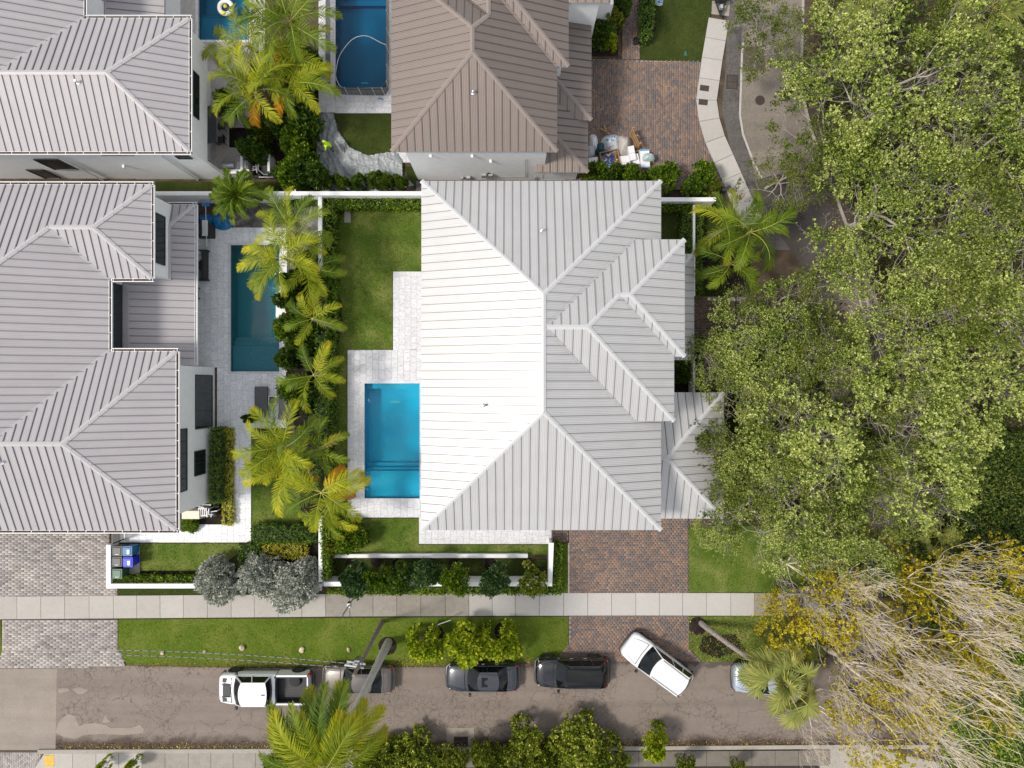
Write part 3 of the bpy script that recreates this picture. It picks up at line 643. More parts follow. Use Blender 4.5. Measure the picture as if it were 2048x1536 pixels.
def slab(name, poly_px, z0, z1, mat, parent=None, kind='structure'):
    mb = MB(); mb.prism([at2(x, y, z1) for x, y in poly_px], z0, z1)
    o = mb.build(name, mat, parent)
    if parent is None: o['kind'] = kind
    return o
def blades(poly_px, z, dens, mat='blade', seed=0, ln=.075, h=.01, name='grass'):
    p = [at2(x, y, z) for x, y in poly_px]; xs = [q[0] for q in p]; ys = [q[1] for q in p]
    n = int((max(xs)-min(xs))*(max(ys)-min(ys))*dens)
    return scatter_leaves(name, p, z, n, ln, M[mat], h, seed, .9, 'stuff', .42)
LAWNS = [
 ('lawn', [(668,415),(850,415),(850,543),(785,543),(785,700),(694,700),(694,1037),(672,1037),(664,760),(684,640),(676,560),(667,470)], 'lawn', 'blade', 95),
 ('lawn', [(672,1037),(838,1037),(838,1090),(1100,1090),(1100,1110),(660,1110),(655,1060)], 'lawn', 'blade', 95),
 ('lawn', [(657,1118),(1098,1118),(1098,1164),(657,1164)], 'lawn_artificial_shade', 'blade', 60),
 ('lawn', [(502,870),(600,870),(640,960),(640,1052),(502,1052)], 'lawn', 'blade', 95),
 ('lawn', [(278,1087),(480,1087),(480,1105),(430,1140),(380,1142),(278,1146)], 'lawn', 'blade', 95),
 ('verge_lawn', [(234,1239),(1137,1233),(1137,1291),(1118,1313),(1090,1322),(960,1330),(700,1333),(480,1334),(255,1330),(243,1312),(236,1298)], 'lawn_verge', 'blade_lush', 110),
 ('lawn', [(1378,1052),(1640,1052),(1640,1185),(1378,1185)], 'lawn', 'blade', 90),
 ('verge_lawn', [(1377,1233),(1660,1232),(1660,1300),(1640,1322),(1405,1324),(1377,1297)], 'lawn', 'blade', 90),
 ('artificial_lawn', [(667,228),(790,228),(790,303),(745,314),(712,310),(690,280),(680,255)], 'lawn_artificial_shade', 'blade_dark', 80),
 ('artificial_lawn', [(806,333),(845,333),(845,385),(833,385)], 'lawn_artificial_shade', 'blade_dark', 80),
 ('lawn', [(1282,-20),(1428,-20),(1420,40),(1401,125),(1280,118)], 'lawn_artificial_shade', 'blade_dark', 90),
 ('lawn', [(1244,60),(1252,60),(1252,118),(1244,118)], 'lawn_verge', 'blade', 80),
 ('lawn', [(1318,412),(1368,412),(1368,500),(1318,500)], 'lawn_artificial_shade', 'blade', 80),  # house shadow painted in as darker turf
 ('lawn', [(1394,402),(1440,402),(1500,470),(1500,592),(1394,592)], 'lawn_artificial_shade', 'blade', 70),
 ('lawn', [(1400,670),(1640,670),(1640,1052),(1450,1052),(1450,830),(1400,780)], 'lawn_artificial_shade', 'blade', 40),
 ('lawn', [(300,363),(560,363),(560,381),(300,381)], 'lawn_artificial_shade', 'blade_dark', 60),
 ('lawn', [(-40,1240),(2,1240),(4,1335),(-40,1335)], 'lawn_verge', 'blade', 90),
 ('lawn', [(1106,1087),(1138,1087),(1138,1186),(1106,1186)], 'lawn_verge', 'blade', 90),
 ('lawn', [(234,1178),(640,1176),(640,1187),(234,1190)], 'lawn_artificial_shade', 'blade', 120),
]
for i, (nm, poly, mt, bl, dn) in enumerate(LAWNS):
    slab(nm, poly, -.05, .04 + .0004*i, M[mt]); blades(poly, .045, dn, bl, seed=100+i)
# dark mulch beds
for poly in ([(642,395),(846,395),(846,418),(690,420),(676,440),(676,560),(684,640),(666,760),(672,1040),(655,1060),(655,1110),(642,1110)],
             [(560,380),(642,380),(642,1060),(600,1060),(600,900),(566,760),(572,600),(560,500)],
             [(280,1142),(478,1140),(478,1085),(640,1052),(640,1170),(222,1170),(222,1146)],
             [(1366,405),(1394,405),(1394,595),(1366,595)], [(1394,500),(1440,480),(1500,520),(1490,585),(1394,560)],
             [(1340,715),(1400,715),(1400,785),(1340,785)], [(1182,40),(1236,60),(1236,112),(1182,112)], [(1279,-20),(1312,-20),(1312,60),(1279,80)],
             [(640,100),(560,100),(560,385),(636,385)], [(458,255),(560,255),(560,330),(500,318),(458,294)],
             [(418,855),(466,855),(466,1048),(350,1048),(350,1000),(418,1000)], [(1160,340),(1440,340),(1452,400),(1300,420),(1160,400)]):
    slab('planting_bed', poly, -.05, .055 + random.random()*.004, M['mulch'])
slab('pebble_bed', [(465,408),(640,408),(640,520),(575,560),(560,456),(465,456)], -.05, .062, M['pebble'])
slab('gravel_strip', [(832,362),(845,362),(845,390),(832,390)], -.05, .066, M['pebble'])

# the street and the curving lane
slab('street', [(-300,1334),(250,1331),(500,1336),(900,1334),(1100,1324),(1376,1322),(1650,1325),(1660,1300),(2300,1300),(2300,1503),(-300,1503)], -.05, .010, M['road'])
slab('street_patch', [(-300,1338),(114,1338),(111,1500),(-300,1500)], -.05, .015, M['road_smooth'])
for poly in ([(120,1440),(136,1428),(150,1432),(158,1452),(172,1448),(190,1446),(212,1450),(222,1456),(262,1456),(280,1450),(288,1458),(286,1466),(250,1470),(200,1468),(168,1470),(150,1478),(128,1474),(112,1466),(112,1458)],
             [(204,1446),(210,1430),(217,1440),(223,1444)], [(115,1377),(135,1376),(140,1382),(118,1386)], [(143,1378),(160,1374),(176,1380),(165,1389),(155,1387)]):
    slab('repair_patch', poly, -.05, .019, M['road_smooth'])
slab('street_patch', [(894,1456),(948,1456),(948,1500),(892,1500)], -.05, .016, M['road_smooth'])
lane = [(1478,-60),(1606,-60),(1606,180),(1630,290),(1670,400),(1720,520),(1762,640),(1800,760),(1830,900),(1850,1100),(1860,1301),(1700,1301),(1690,1200),(1690,1060),(1680,900),(1660,780),(1640,640),(1600,520),(1545,420),(1505,340),(1484,270),(1480,160)]
slab('lane', lane, -.05, .012, M['road_east'])
slab('lane_verge', [(1454,-60),(1484,-60),(1482,260),(1505,330),(1540,410),(1590,500),(1540,500),(1500,400),(1462,300),(1444,220),(1452,130)], -.05, .020, M['verge_asphalt'])
slab('lane_patch', [(1485,95),(1530,90),(1530,140),(1487,143)], -.05, .018, M['road'])
slab('lane_patch', [(1500,363),(1576,342),(1650,330),(1700,400),(1740,520),(1663,541),(1619,553),(1560,470),(1524,400)], -.05, .022, M['road_dark'])
mb = MB()
def strip(mb, pts_px, w, z0, z1):
    ps = [at(x, y, z1) for x, y in pts_px]
    for a, b in zip(ps, ps[1:]): mb.beam(Vector((a.x, a.y, (z0+z1)/2)), Vector((b.x, b.y, (z0+z1)/2)) + (b-a).normalized()*.01, w, z1-z0)
    return mb
strip(mb, [(1486,85),(1484,110),(1481,200),(1480,230),(1486,268),(1498,300),(1510,330),(1525,356)], .13, -.02, .035)
o = mb.build('kerb', M['walk_pale']); o['kind'] = 'structure'
mb = strip(MB(), [(1607,-30),(1606,40),(1604,110),(1604,180),(1614,225),(1626,268),(1650,330),(1690,440),(1732,556),(1747,590),(1790,690)], .16, -.02, .13)
o = mb.build('kerb', M['kerb']); o['kind'] = 'structure'
slab('dirt_shoulder', [(1612,-60),(2300,-60),(2300,1300),(1870,1300),(1850,900),(1790,690),(1690,440),(1612,200)], -.05, .008, M['soil'])
# low kerb along the far side of the street, with its leaf litter
kp = [(75,1504),(300,1503),(650,1502),(1000,1499),(1300,1497),(1640,1494),(1900,1494)]
o = strip(MB(), kp, .26, -.02, .14).build('kerb', M['kerb']); o['kind'] = 'structure'
scatter_leaves('leaf_litter', [at2(112,1493,.02), at2(1650,1486,.02), at2(1650,1494,.02), at2(112,1501,.02)], .02, 1500, .09, M['lf_gold'], .03, 5, .2, 'stuff', .7)
M['lf_litter'] = leafmat('litter_brown', [(0, (.03,.018,.01)), (.5, (.09,.05,.02)), (.85, (.20,.12,.04)), (1, (.38,.26,.06))], .1, .8, .5, .8)
scatter_leaves('leaf_litter', [at2(112,1486,.02), at2(1650,1478,.02), at2(1650,1494,.02), at2(112,1502,.02)], .02, 5500, .08, M['lf_litter'], .03, 6, .2, 'stuff', .7)
scatter_leaves('leaf_litter', [at2(260,1326,.02), at2(1120,1312,.02), at2(1120,1334,.02), at2(260,1336,.02)], .03, 3500, .07, M['lf_litter'], .04, 7, .2, 'stuff', .7)
scatter_leaves('leaf_litter', [at2(1620,-20,.02), at2(2080,-20,.02), at2(2080,1500,.02), at2(1720,1500,.02)], .03, 26000, .11, M['lf_litter'], .05, 8, .3, 'stuff', .7)
scatter_leaves('leaf_litter', [at2(1380,1240,.05), at2(1660,1240,.05), at2(1660,1322,.05), at2(1380,1322,.05)], .05, 1500, .09, M['lf_litter'], .03, 9, .2, 'stuff', .7)

# concrete pavements made of poured slabs
def walkrow(name, pts, w, joints, z=.10, mats=('walk',), mseq=None, gap=.025):
    """pts: centre line in photograph units, w: width in the same units, joints: distances along it"""
    root = empty(name, (0, 0, 0), kind='structure'); P = [at(x, y, z) for x, y in pts]; wm = w*(HC-z)/FP
    L = [0]
    for a, b in zip(P, P[1:]): L.append(L[-1] + (b-a).length)
    def pt(s):
        s = min(max(s, 0), L[-1])
        for i in range(len(P)-1):
            if s <= L[i+1] + 1e-6:
                f = (s-L[i])/(L[i+1]-L[i]); d = (P[i+1]-P[i]).normalized(); q = P[i].lerp(P[i+1], f)
                dn = d
                if i+1 < len(P)-1 and L[i+1]-s < .6: dn = (d + (P[i+2]-P[i+1]).normalized()).normalized()
                if i > 0 and s-L[i] < .6: dn = (d + (P[i]-P[i-1]).normalized()).normalized()
                return q, Vector((-dn.y, dn.x, 0))
    k = 0; s = 0.0
    while s < L[-1] - .3:
        st = joints*(HC-z)/FP*(.97 + .06*random.random()); e = min(s + st, L[-1]); a, na = pt(s + gap/2); b, nb = pt(e - gap/2); h = wm/2
        mb = MB(); mb.prism([tuple((a - na*h)[:2]), tuple((b - nb*h)[:2]), tuple((b + nb*h)[:2]), tuple((a + na*h)[:2])], -.03, z + random.random()*.006)
        m = mats[0] if mseq is None else mseq(k, (a.x+b.x)/2)
        mb.build('slab', M[m], root); s = e; k += 1
    return root
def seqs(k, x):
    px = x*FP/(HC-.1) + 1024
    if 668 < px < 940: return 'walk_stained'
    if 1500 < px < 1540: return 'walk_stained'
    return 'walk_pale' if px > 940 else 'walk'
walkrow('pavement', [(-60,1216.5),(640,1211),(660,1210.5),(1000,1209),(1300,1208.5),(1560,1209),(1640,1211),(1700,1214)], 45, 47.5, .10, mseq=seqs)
walkrow('pavement', [(1438,38),(1424,120),(1413,200),(1414,224),(1430,278),(1460,345),(1488,410),(1506,448)], 41, 41, .10, mats=('walk_pale',))
walkrow('pavement', [(100,1522),(700,1521),(1300,1518),(1660,1516)], 30, 45.5, .12, mseq=lambda k, x: ('walk_shaded' if k > 13 else 'walk_stained') if k > 3 else 'walk')
slab('pavement_ramp', [(70,1536),(88,1508),(104,1508),(104,1560),(60,1560)], -.03, .105, M['walk'])
slab('pavement_ramp', [(1425,-20),(1462,-20),(1458,32),(1423,28)], -.03, .045, M['kerb'])
M['wetjoint'] = basic('dark_gap_soil', (.03,.025,.02), .95)
slab('pavement_bedding', [(-60,1195),(1700,1190),(1700,1236),(-60,1238)], -.05, .035, M['wetjoint'])
slab('pavement_bedding', [(100,1507),(1660,1501),(1660,1560),(100,1560)], -.05, .037, M['wetjoint'])
slab('lane_drain_apron', [(1640,1500),(1700,1494),(1760,1500),(1900,1530),(1900,1600),(1640,1600)], -.05, .039, M['kerb'])
tag(slab('tactile_pad', [(89,1511),(108,1511),(108,1533),(89,1533)], .08, .135, M['yellow']), 'yellow tactile paving pad set in the end slab of the kerbside pavement', 'tactile pad')
del_kind = bpy.data.objects['tactile_pad']; del_kind['kind'] = 'thing'

# pavers
def pavers(name, poly_px, ln, wd, z, mat, vertical=False, gap=.014, parent=None, seed=0, base='grout_pale', stuffname='pavers'):
    g = np.random.default_rng(seed); poly = [at2(x, y, z) for x, y in poly_px]
    root = MB().prism(poly, -.05, z - .003).build(name, M[base], parent); root['kind'] = 'structure'
    xs = [p[0] for p in poly]; ys = [p[1] for p in poly]
    a, b = (wd, ln) if vertical else (ln, wd)
    X = []
    if not vertical:
        for j in range(int((max(ys)-min(ys))/b) + 2):
            y = min(ys) + (j + .5)*b; off = (j % 2)*a/2
            for i in range(int((max(xs)-min(xs))/a) + 2): X.append((min(xs) + i*a + off, y))
    else:
        for i in range(int((max(xs)-min(xs))/a) + 2):
            x = min(xs) + (i + .5)*a; off = (i % 2)*b/2
            for j in range(int((max(ys)-min(ys))/b) + 2): X.append((x, min(ys) + j*b + off))
    X = np.array(X); X = X[inside(X, poly)]; n = len(X)
    ha, hb = a/2 - gap/2, b/2 - gap/2; zt = z + g.random(n)*.005
    j = g.normal(size=(n, 1))*.0015
    cx = np.array([-ha, ha, ha, -ha]); cy = np.array([-hb, -hb, hb, hb])
    T = np.stack([np.clip(X[:, :1] + cx, min(xs)+.006, max(xs)-.006), np.clip(X[:, 1:] + cy, min(ys)+.006, max(ys)-.006), np.repeat(zt[:, None], 4, 1)], 2); B = T.copy(); B[..., 2] = z - .03
    V = np.concatenate([T, B], 1).reshape(-1, 3); q = np.array([(0,1,2,3),(0,4,5,1),(1,5,6,2),(2,6,7,3),(3,7,4,0)])
    F = (np.arange(n)[:, None, None]*8 + q[None]).reshape(-1, 4)
    o = link(stuffname, npmesh(stuffname, V, F, M[mat]), root); o['kind'] = 'stuff'; return root
pavers('paved_driveway', [(-60,1055),(218,1055),(218,1170),(234,1178),(234,1193),(-60,1195)], .42, .14, .078, 'pv_grey', seed=1)
pavers('paved_driveway', [(4,1240),(235,1240),(235,1300),(4,1300)], .42, .14, .079, 'pv_grey', seed=2)
pavers('paved_driveway', [(4,1300),(236,1300),(243,1312),(250,1333),(-4,1336),(2,1312)], .42, .14, .076, 'pv_grey', seed=12)
pavers('paved_driveway', [(1138,1035),(1320,1035),(1377,1035),(1377,1187),(1138,1187)], .235, .155, .078, 'pv_brown', seed=3)
pavers('paved_driveway', [(1138,1233),(1377,1233),(1377,1297),(1402,1323),(1095,1323),(1118,1312),(1138,1291)], .235, .155, .079, 'pv_brown', seed=4)
pavers('paved_driveway', [(1140,117),(1401,124),(1394,200),(1404,262),(1450,372),(1430,380),(1140,375)], .235, .150, .078, 'pv_brown', vertical=True, seed=5)
pavers('garden_path', [(1247,-40),(1281,-40),(1279,118),(1244,118)], .235, .15, .082, 'pv_brown', vertical=True, seed=6)
pavers('entry_path', [(1372,593),(1530,593),(1530,668),(1372,668)], .235, .15, .10, 'pv_dark', seed=7)
pavers('entry_path', [(1404,668),(1438,668),(1438,780),(1404,780)], .235, .15, .085, 'pv_dark', vertical=True, seed=8)
pavers('garden_path', [(1106,1040),(1136,1040),(1136,1084),(1106,1084)], .235, .15, .085, 'pv_dark', seed=9)
pavers('paved_driveway', [(1380,1037),(1447,1037),(1447,1051),(1380,1051)], .235, .15, .083, 'pv_dark', seed=10)
pavers('paved_driveway', [(-60,1505),(84,1505),(68,1560),(-60,1560)], .2, .12, .02, 'pv_grey', vertical=True, seed=11, base='kerb')
# steps in the entry path
for x in (1442, 1470, 1496):
    slab('path_step', [(x,594),(x+3,594),(x+3,667),(x,667)], .0, .125, M['frame_dark']); slab('path_border', [(x-38+10,594),(x-2,594),(x-2,602),(x-28,602)], .0, .118, M['kerb'])

# tiled terraces: every tile its own piece
TILE = {}
def tiles(name, rects, z, mat, tw=.42, tl=.62, gap=.009, seed=0, vertical=True, base='grout_dark'):
    g = random.Random(seed); root = empty(name, (0, 0, 0), kind='structure'); mbb = MB(); n = 0
    for r in rects:
        x0, x1, y0, y1 = mrect(r, z); mbb.box(x0, x1, y0, y1, -.04, z - .012 - random.random()*.001)
        if vertical:
            nx = max(1, round((x1-x0)/tw)); w_ = (x1-x0)/nx
            for i in range(nx):
                y = y0 - g.random()*tl
                while y < y1 - .02:
                    l = tl if g.random() < .7 else tw
                    a, b = max(y, y0), min(y + l, y1); y += l
                    if b - a < .06: continue
                    put_tile(root, x0 + i*w_ + gap/2, x0 + (i+1)*w_ - gap/2, a + gap/2, b - gap/2, z, mat, g); n += 1
        else:
            ny = max(1, round((y1-y0)/tw)); h_ = (y1-y0)/ny
            for i in range(ny):
                x = x0 - g.random()*tl
                while x < x1 - .02:
                    l = tl if g.random() < .7 else tw
                    a, b = max(x, x0), min(x + l, x1); x += l
                    if b - a < .06: continue
                    put_tile(root, a + gap/2, b - gap/2, y0 + i*h_ + gap/2, y0 + (i+1)*h_ - gap/2, z, mat, g); n += 1
    mbb.build('bedding', M[base], root); return root
def put_tile(root, x0, x1, y0, y1, z, mat, g):
    key = (round(x1-x0, 2), round(y1-y0, 2), mat)
    if key not in TILE:
        a, b = key[0]/2, key[1]/2; mb = MB(); mb.tbox(-a, a, -b, b, -.03, 0, .004, .004); TILE[key] = mb.mesh('tile', M[mat])
    link('tile', TILE[key], root, ((x0+x1)/2, (y0+y1)/2, z + g.random()*.003))
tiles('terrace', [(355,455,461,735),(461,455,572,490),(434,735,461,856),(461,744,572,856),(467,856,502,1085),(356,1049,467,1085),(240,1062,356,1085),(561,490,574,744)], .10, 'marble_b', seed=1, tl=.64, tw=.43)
tiles('terrace', [(786,543,870,700),(695,700,870,766),(695,766,729,997),(695,997,841,1035),(841,766,870,1035),(838,1035,1103,1088)], .10, 'marble', seed=2)
tiles('terrace', [(637,-20,670,225),(670,179,800,226),(774,-20,800,179),(786,300,840,325)], .10, 'marble', seed=3, vertical=False)
tiles('terrace', [(326,-20,397,125),(397,83,500,125),(392,125,500,255),(405,255,458,345),(458,295,500,340),(501,-20,530,125)], .10, 'travertine', seed=4, tw=.46, tl=.7)
slab('bin_pad', [(222,1094),(279,1094),(279,1148),(222,1148)], -.02, .09, M['patch_concrete'])

# ------------------------------------------------------------------ swimming pools
def pool(r, label, basin, deepc, tint, steps, shelf, depth=1.2, cop=.30, ends=True, ripple=.6, stepc=None, group=None):
    x0, x1, y0, y1 = mrect(r, -.05); root = empty('swimming_pool', ((x0+x1)/2, (y0+y1)/2, 0), 0, label, 'swimming pool', group)
    cx, cy = (x0+x1)/2, (y0+y1)/2; a, b = (x1-x0)/2, (y1-y0)/2
    bm = basic(label[:18].replace(' ', '_'), basin, .6, noise=.06, scale=.8)
    mb = MB()
    def wall(p, q):
        mb._a([(p[0],p[1],-depth-.1),(q[0],q[1],-depth-.1),(q[0],q[1],.06),(p[0],p[1],.06)], [(0,1,2,3)])
    wall((-a,-b),(a,-b)); wall((a,-b),(a,b)); wall((a,b),(-a,b)); wall((-a,b),(-a,-b))
    mb._a([(-a,-b,-depth),(a,-b,-depth),(a,b,-depth),(-a,b,-depth)], [(0,1,2,3)]); mb.build('basin', bm, root)
    for (u0, u1, zt) in steps:            # fractions of the length from the bottom end
        m2 = MB(); m2.box(-a+.002, a-.002, -b + 2*b*u0 + .002, -b + 2*b*u1, -depth+.002, zt); m2.build('step', bm if stepc is None else basic('pale_step', stepc, .6), root)
        m3 = MB(); m3.box(-a+.004, a-.004, -b + 2*b*(u1 if shelf == 'low' else u0) - .03, -b + 2*b*(u1 if shelf == 'low' else u0) + .01, zt - .05, zt + .006); m3.build('step_edge', basic('step_edge_tile', deepc, .4), root)
    m4 = MB(); m4._a([(-a,-b,-.06),(a,-b,-.06),(a,b,-.06),(-a,b,-.06)], [(0,1,2,3)]); m4.build('water', watermat('pool_water', tint, .015, ripple), root)
    k = cop; zc = .112
    for (p, q, u, v) in ((-a-k, a+k, -b-k, -b), (-a-k, a+k, b, b+k), (-a-k, -a, -b, b), (a, a+k, -b, b)):
        n = max(1, round(max(q-p, v-u)/.6))
        for i in range(n):
            mm = MB()
            if q-p > v-u: mm.box(p + (q-p)*i/n + .004, p + (q-p)*(i+1)/n - .004, u, v, -.02, zc)
            else: mm.box(p, q, u + (v-u)*i/n + .004, u + (v-u)*(i+1)/n - .004, -.02, zc)
            mm.build('coping_stone', M['marble'], root)
    return root
pm = pool(POOLS['main'], 'bright cyan rectangular pool beside the white-roofed house', (.012,.52,.72), (.01,.22,.42), (.40,.90,.97), [(0,.235,-.35),(.235,.262,-.62),(.262,.30,-.9),(.955,1,-.5)], 'low', cop=.20)
pw = pool(POOLS['west'], 'deep teal pool with pale steps beside the palms', (.03,.42,.44), (.25,.42,.45), (.30,.62,.68), [(0,.21,-.35),(.21,.245,-.6),(.245,.28,-.85)], 'low', cop=.16, ripple=.9, stepc=(.38,.52,.56))
ps = pool(POOLS['screened'], 'dark blue pool inside the black mesh fence', (.010,.27,.40), (.01,.09,.30), (.25,.62,.75), [(.955,1,-.4),(.92,.955,-.6),(.86,.92,-.85)], 'high', cop=.10)
pc = pool(POOLS['corner'], 'blue pool with tanning shelf and floating ring', (.03,.33,.45), (.02,.16,.28), (.32,.70,.80), [(0,.42,-.3),(.42,.5,-.6)], 'low', cop=.16)
# pool lights on the pool floor ends
for root, dx, dy, L_ in ((pm, .0, 2.55, .65), (pw, -.0, 2.2, .6), (ps, .0, -2.6, .5)):
    mb = MB(); mb.box(dx-L_/2, dx+L_/2, dy-.05, dy+.05, -1.19, -1.15); mb.build('drain_cover', basic('drain_pale', (.55,.75,.75), .5), root)

# ------------------------------------------------------------------ garden walls
def gwall(pts_px, h, w, label, name='garden_wall', cat='garden wall', zt=None, mat='wallpaint'):
    """pts_px: middle of the wall top as seen; h: height"""
    P = [at(x, y, h) for x, y in pts_px]; o = None; mb = MB()
    for i, (a, b) in enumerate(zip(P, P[1:])):
        d = (b-a).normalized(); a2 = a - d*(w/2 if i == 0 else -w/2 + .0); 
        a2 = a - d*w/2 if i == 0 else a + d*(w/2)
        b2 = b + d*w/2
        mb.beam(Vector((a2.x, a2.y, h/2 - .02)), Vector((b2.x, b2.y, h/2 - .02)), w, h)
    o = mb.build(name, M[mat]); tag(o, label, cat)
    mc = MB()
    for i, (a, b) in enumerate(zip(P, P[1:])):
        d = (b-a).normalized(); a2 = a - d*(w/2+.02) if i == 0 else a + d*(w/2+.021); b2 = b + d*(w/2+.02)
        mc.beam(Vector((a2.x, a2.y, h)), Vector((b2.x, b2.y, h)), w + .04, .05)
    mc.build('coping', M['white'], o); return o
gwall([(305,387),(640,387),(846,387)], 2.0, .22, 'long white wall with stained coping behind the palms, below the kitchen wall')
gwall([(640,396),(641,700),(641,1040),(641,1160)], 1.6, .20, 'white wall with a hedge and shrubs along both sides, between the two lawns')
gwall([(652,1168),(1100,1168),(1103,1090)], 1.5, .24, 'white front wall behind the row of small street trees, turning beside the driveway')
gwall([(666,1112),(1052,1112)], .45, .20, 'low white planter wall across the narrow front lawn')
gwall([(217,1094),(217,1172),(400,1172),(638,1172)], 1.1, .25, 'white enclosure wall around the wheeled bins, beside the grey paver driveway')
gwall([(1326,399),(1428,399)], 1.7, .22, 'short white wall between driveway shrubs and the small front lawn')
gwall([(1388,412),(1388,590)], 1.3, .10, 'thin white wall running from the front lawn hedge to the entry roof')
gwall([(1388,724),(1388,783)], 1.3, .10, 'thin white wall stub between entry roof and garage roof')
gwall([(587,180),(587,384)], 1.5, .28, 'pale wall almost hidden under the tall shrubs beside the silver sheet')
slab('garden_retaining_strip', [(1136,1086),(1139,1086),(1139,1187),(1136,1187)], -.02, .11, M['walk'])
# ================================================================== HOUSES
PT = .435                                  # roof pitch, rise over run
def clip(poly, axis, val, keep_less):
    out = []; n = len(poly)
    for i in range(n):
        a, b = poly[i], poly[(i+1) % n]; ia = (a[axis] <= val) if keep_less else (a[axis] >= val); ib = (b[axis] <= val) if keep_less else (b[axis] >= val)
        if ia: out.append(a)
        if ia != ib:
            t = (val - a[axis])/(b[axis] - a[axis]); out.append((a[0] + (b[0]-a[0])*t, a[1] + (b[1]-a[1])*t))
    return out
def plane_z(eave_axis, eave_val, z0, pitch=PT):
    """height function of a slope whose eave runs along x or y"""
    ax, sg = eave_axis
    return lambda x, y: z0 + pitch*sg*((x if ax == 'x' else y) - eave_val)
def roof_plane(roof, pts, zf, mat, seam, spacing=.47, seam_h=.05, slab_t=.17, seam_w=.030, phase=0.0):
    P = [Vector((x, y, zf(x, y))) for x, y in pts]
    n = (P[1]-P[0]).cross(P[2]-P[0])
    for i in range(2, len(P)-1): n += (P[i]-P[0]).cross(P[i+1]-P[0])
    n.normalize()
    if n.z < 0: P.reverse(); n = -n
    a = Vector((0, 0, 1)).cross(n).normalized(); b = n.cross(a).normalized()       # a along the eave, b up the slope
    o = P[0]; Q = [((p-o).dot(a), (p-o).dot(b)) for p in P]
    # deck below
    mb = MB(); m = len(P); mb._a(P + [p - Vector((0, 0, slab_t)) for p in P], [tuple(range(m)), tuple(range(2*m-1, m-1, -1))] + [(i, m+i, m+(i+1) % m, (i+1) % m) for i in range(m)])
    mb.build('roof_deck', M['fascia'], roof)
    u0 = min(q[0] for q in Q) - phase; u1 = max(q[0] for q in Q)
    k = math.ceil((u1-u0)/spacing)
    for i in range(k):
        ua, ub = u0 + i*spacing, min(u0 + (i+1)*spacing, u1); pl = clip(clip(Q, 0, ua, False), 0, ub, True)
        if len(pl) < 3: continue
        ar = abs(sum(pl[j][0]*pl[(j+1) % len(pl)][1] - pl[(j+1) % len(pl)][0]*pl[j][1] for j in range(len(pl))))/2
        if ar < .006: continue
        cu = sum(q[0] for q in pl)/len(pl); cv = sum(q[1] for q in pl)/len(pl)
        c3 = o + a*cu + b*cv
        mb = MB(); t = .014; mp = len(pl); W = lambda u, v, h: o + a*u + b*v + n*h - c3
        top = [W(u, v, t) for u, v in pl]; bot = [W(u, v, -.004) for u, v in pl]
        uvt = [(u - ua, v) for u, v in pl]
        mb._a(top + bot, [tuple(range(mp))] + [(j, mp+j, mp+(j+1) % mp, (j+1) % mp) for j in range(mp)], [uvt] + [[(0.03, 0)]*4]*mp)
        if ub < u1 - .01:
            vs = [q[1] for q in clip(pl, 0, ub - 1e-4, False)]
            if len(vs) >= 2 and max(vs)-min(vs) > .12:
                v0, v1 = min(vs) + .015, max(vs) - .10; h = seam_w/2; mb.mat(1)
                if v1 > v0 + .05:
                    q8 = [W(ub-h, v0, t), W(ub+h, v0, t), W(ub+h, v1, t), W(ub-h, v1, t), W(ub-h, v0, t+seam_h), W(ub+h, v0, t+seam_h), W(ub+h, v1, t+seam_h), W(ub-h, v1, t+seam_h)]
                    mb._a(q8, [(4,5,6,7),(0,1,5,4),(1,2,6,5),(2,3,7,6),(3,0,4,7)], [[(.03, 0)]*4]*5)
        mb.build('roof_panel', [M[mat], M[seam]], roof, loc=c3)
    return n
def cap(roof, p, q, n1, n2, w=.26, mat='cap_light', up=.055):
    p = Vector(p); q = Vector(q); d = (q-p).normalized(); mb = MB(); vs = []
    N_ = (n1+n2).normalized()
    for s, n in ((1, n1), (-1, n2)):
        side = n.cross(d)
        if side.dot(n1 - n2)*s < 0: side = -side
        vs.append(side.normalized())
    t = up; A, B = vs
    pts = []
    for e in (p, q):
        pts += [e + A*w/2 + n1*t, e + N_*(t+.01), e + B*w/2 + n2*t, e + A*w/2 + n1*.0, e + B*w/2 + n2*.0]
    mb._a(pts, [(0,5,6,1),(1,6,7,2),(3,8,5,0),(2,7,9,4),(0,1,2,4,3),(8,9,7,6,5)])
    bmx = mb.mesh('ridge_cap', M[mat]); 
    bm_ = bmesh.new(); bm_.from_mesh(bmx); bmesh.ops.recalc_face_normals(bm_, faces=bm_.faces); bm_.to_mesh(bmx); bm_.free()
    link('ridge_cap', bmx, roof)
def nrm(ax, sg, pitch=PT):       # normal of a slope rising along sg*axis
    v = Vector((-pitch*sg, 0, 1)) if ax == 'x' else Vector((0, -pitch*sg, 1)); return v.normalized()
NX, SX, NN, NS = nrm('x', 1), nrm('x', -1), nrm('y', -1), nrm('y', 1)     # NX: west slope, SX: east slope, NN: north slope, NS: south slope
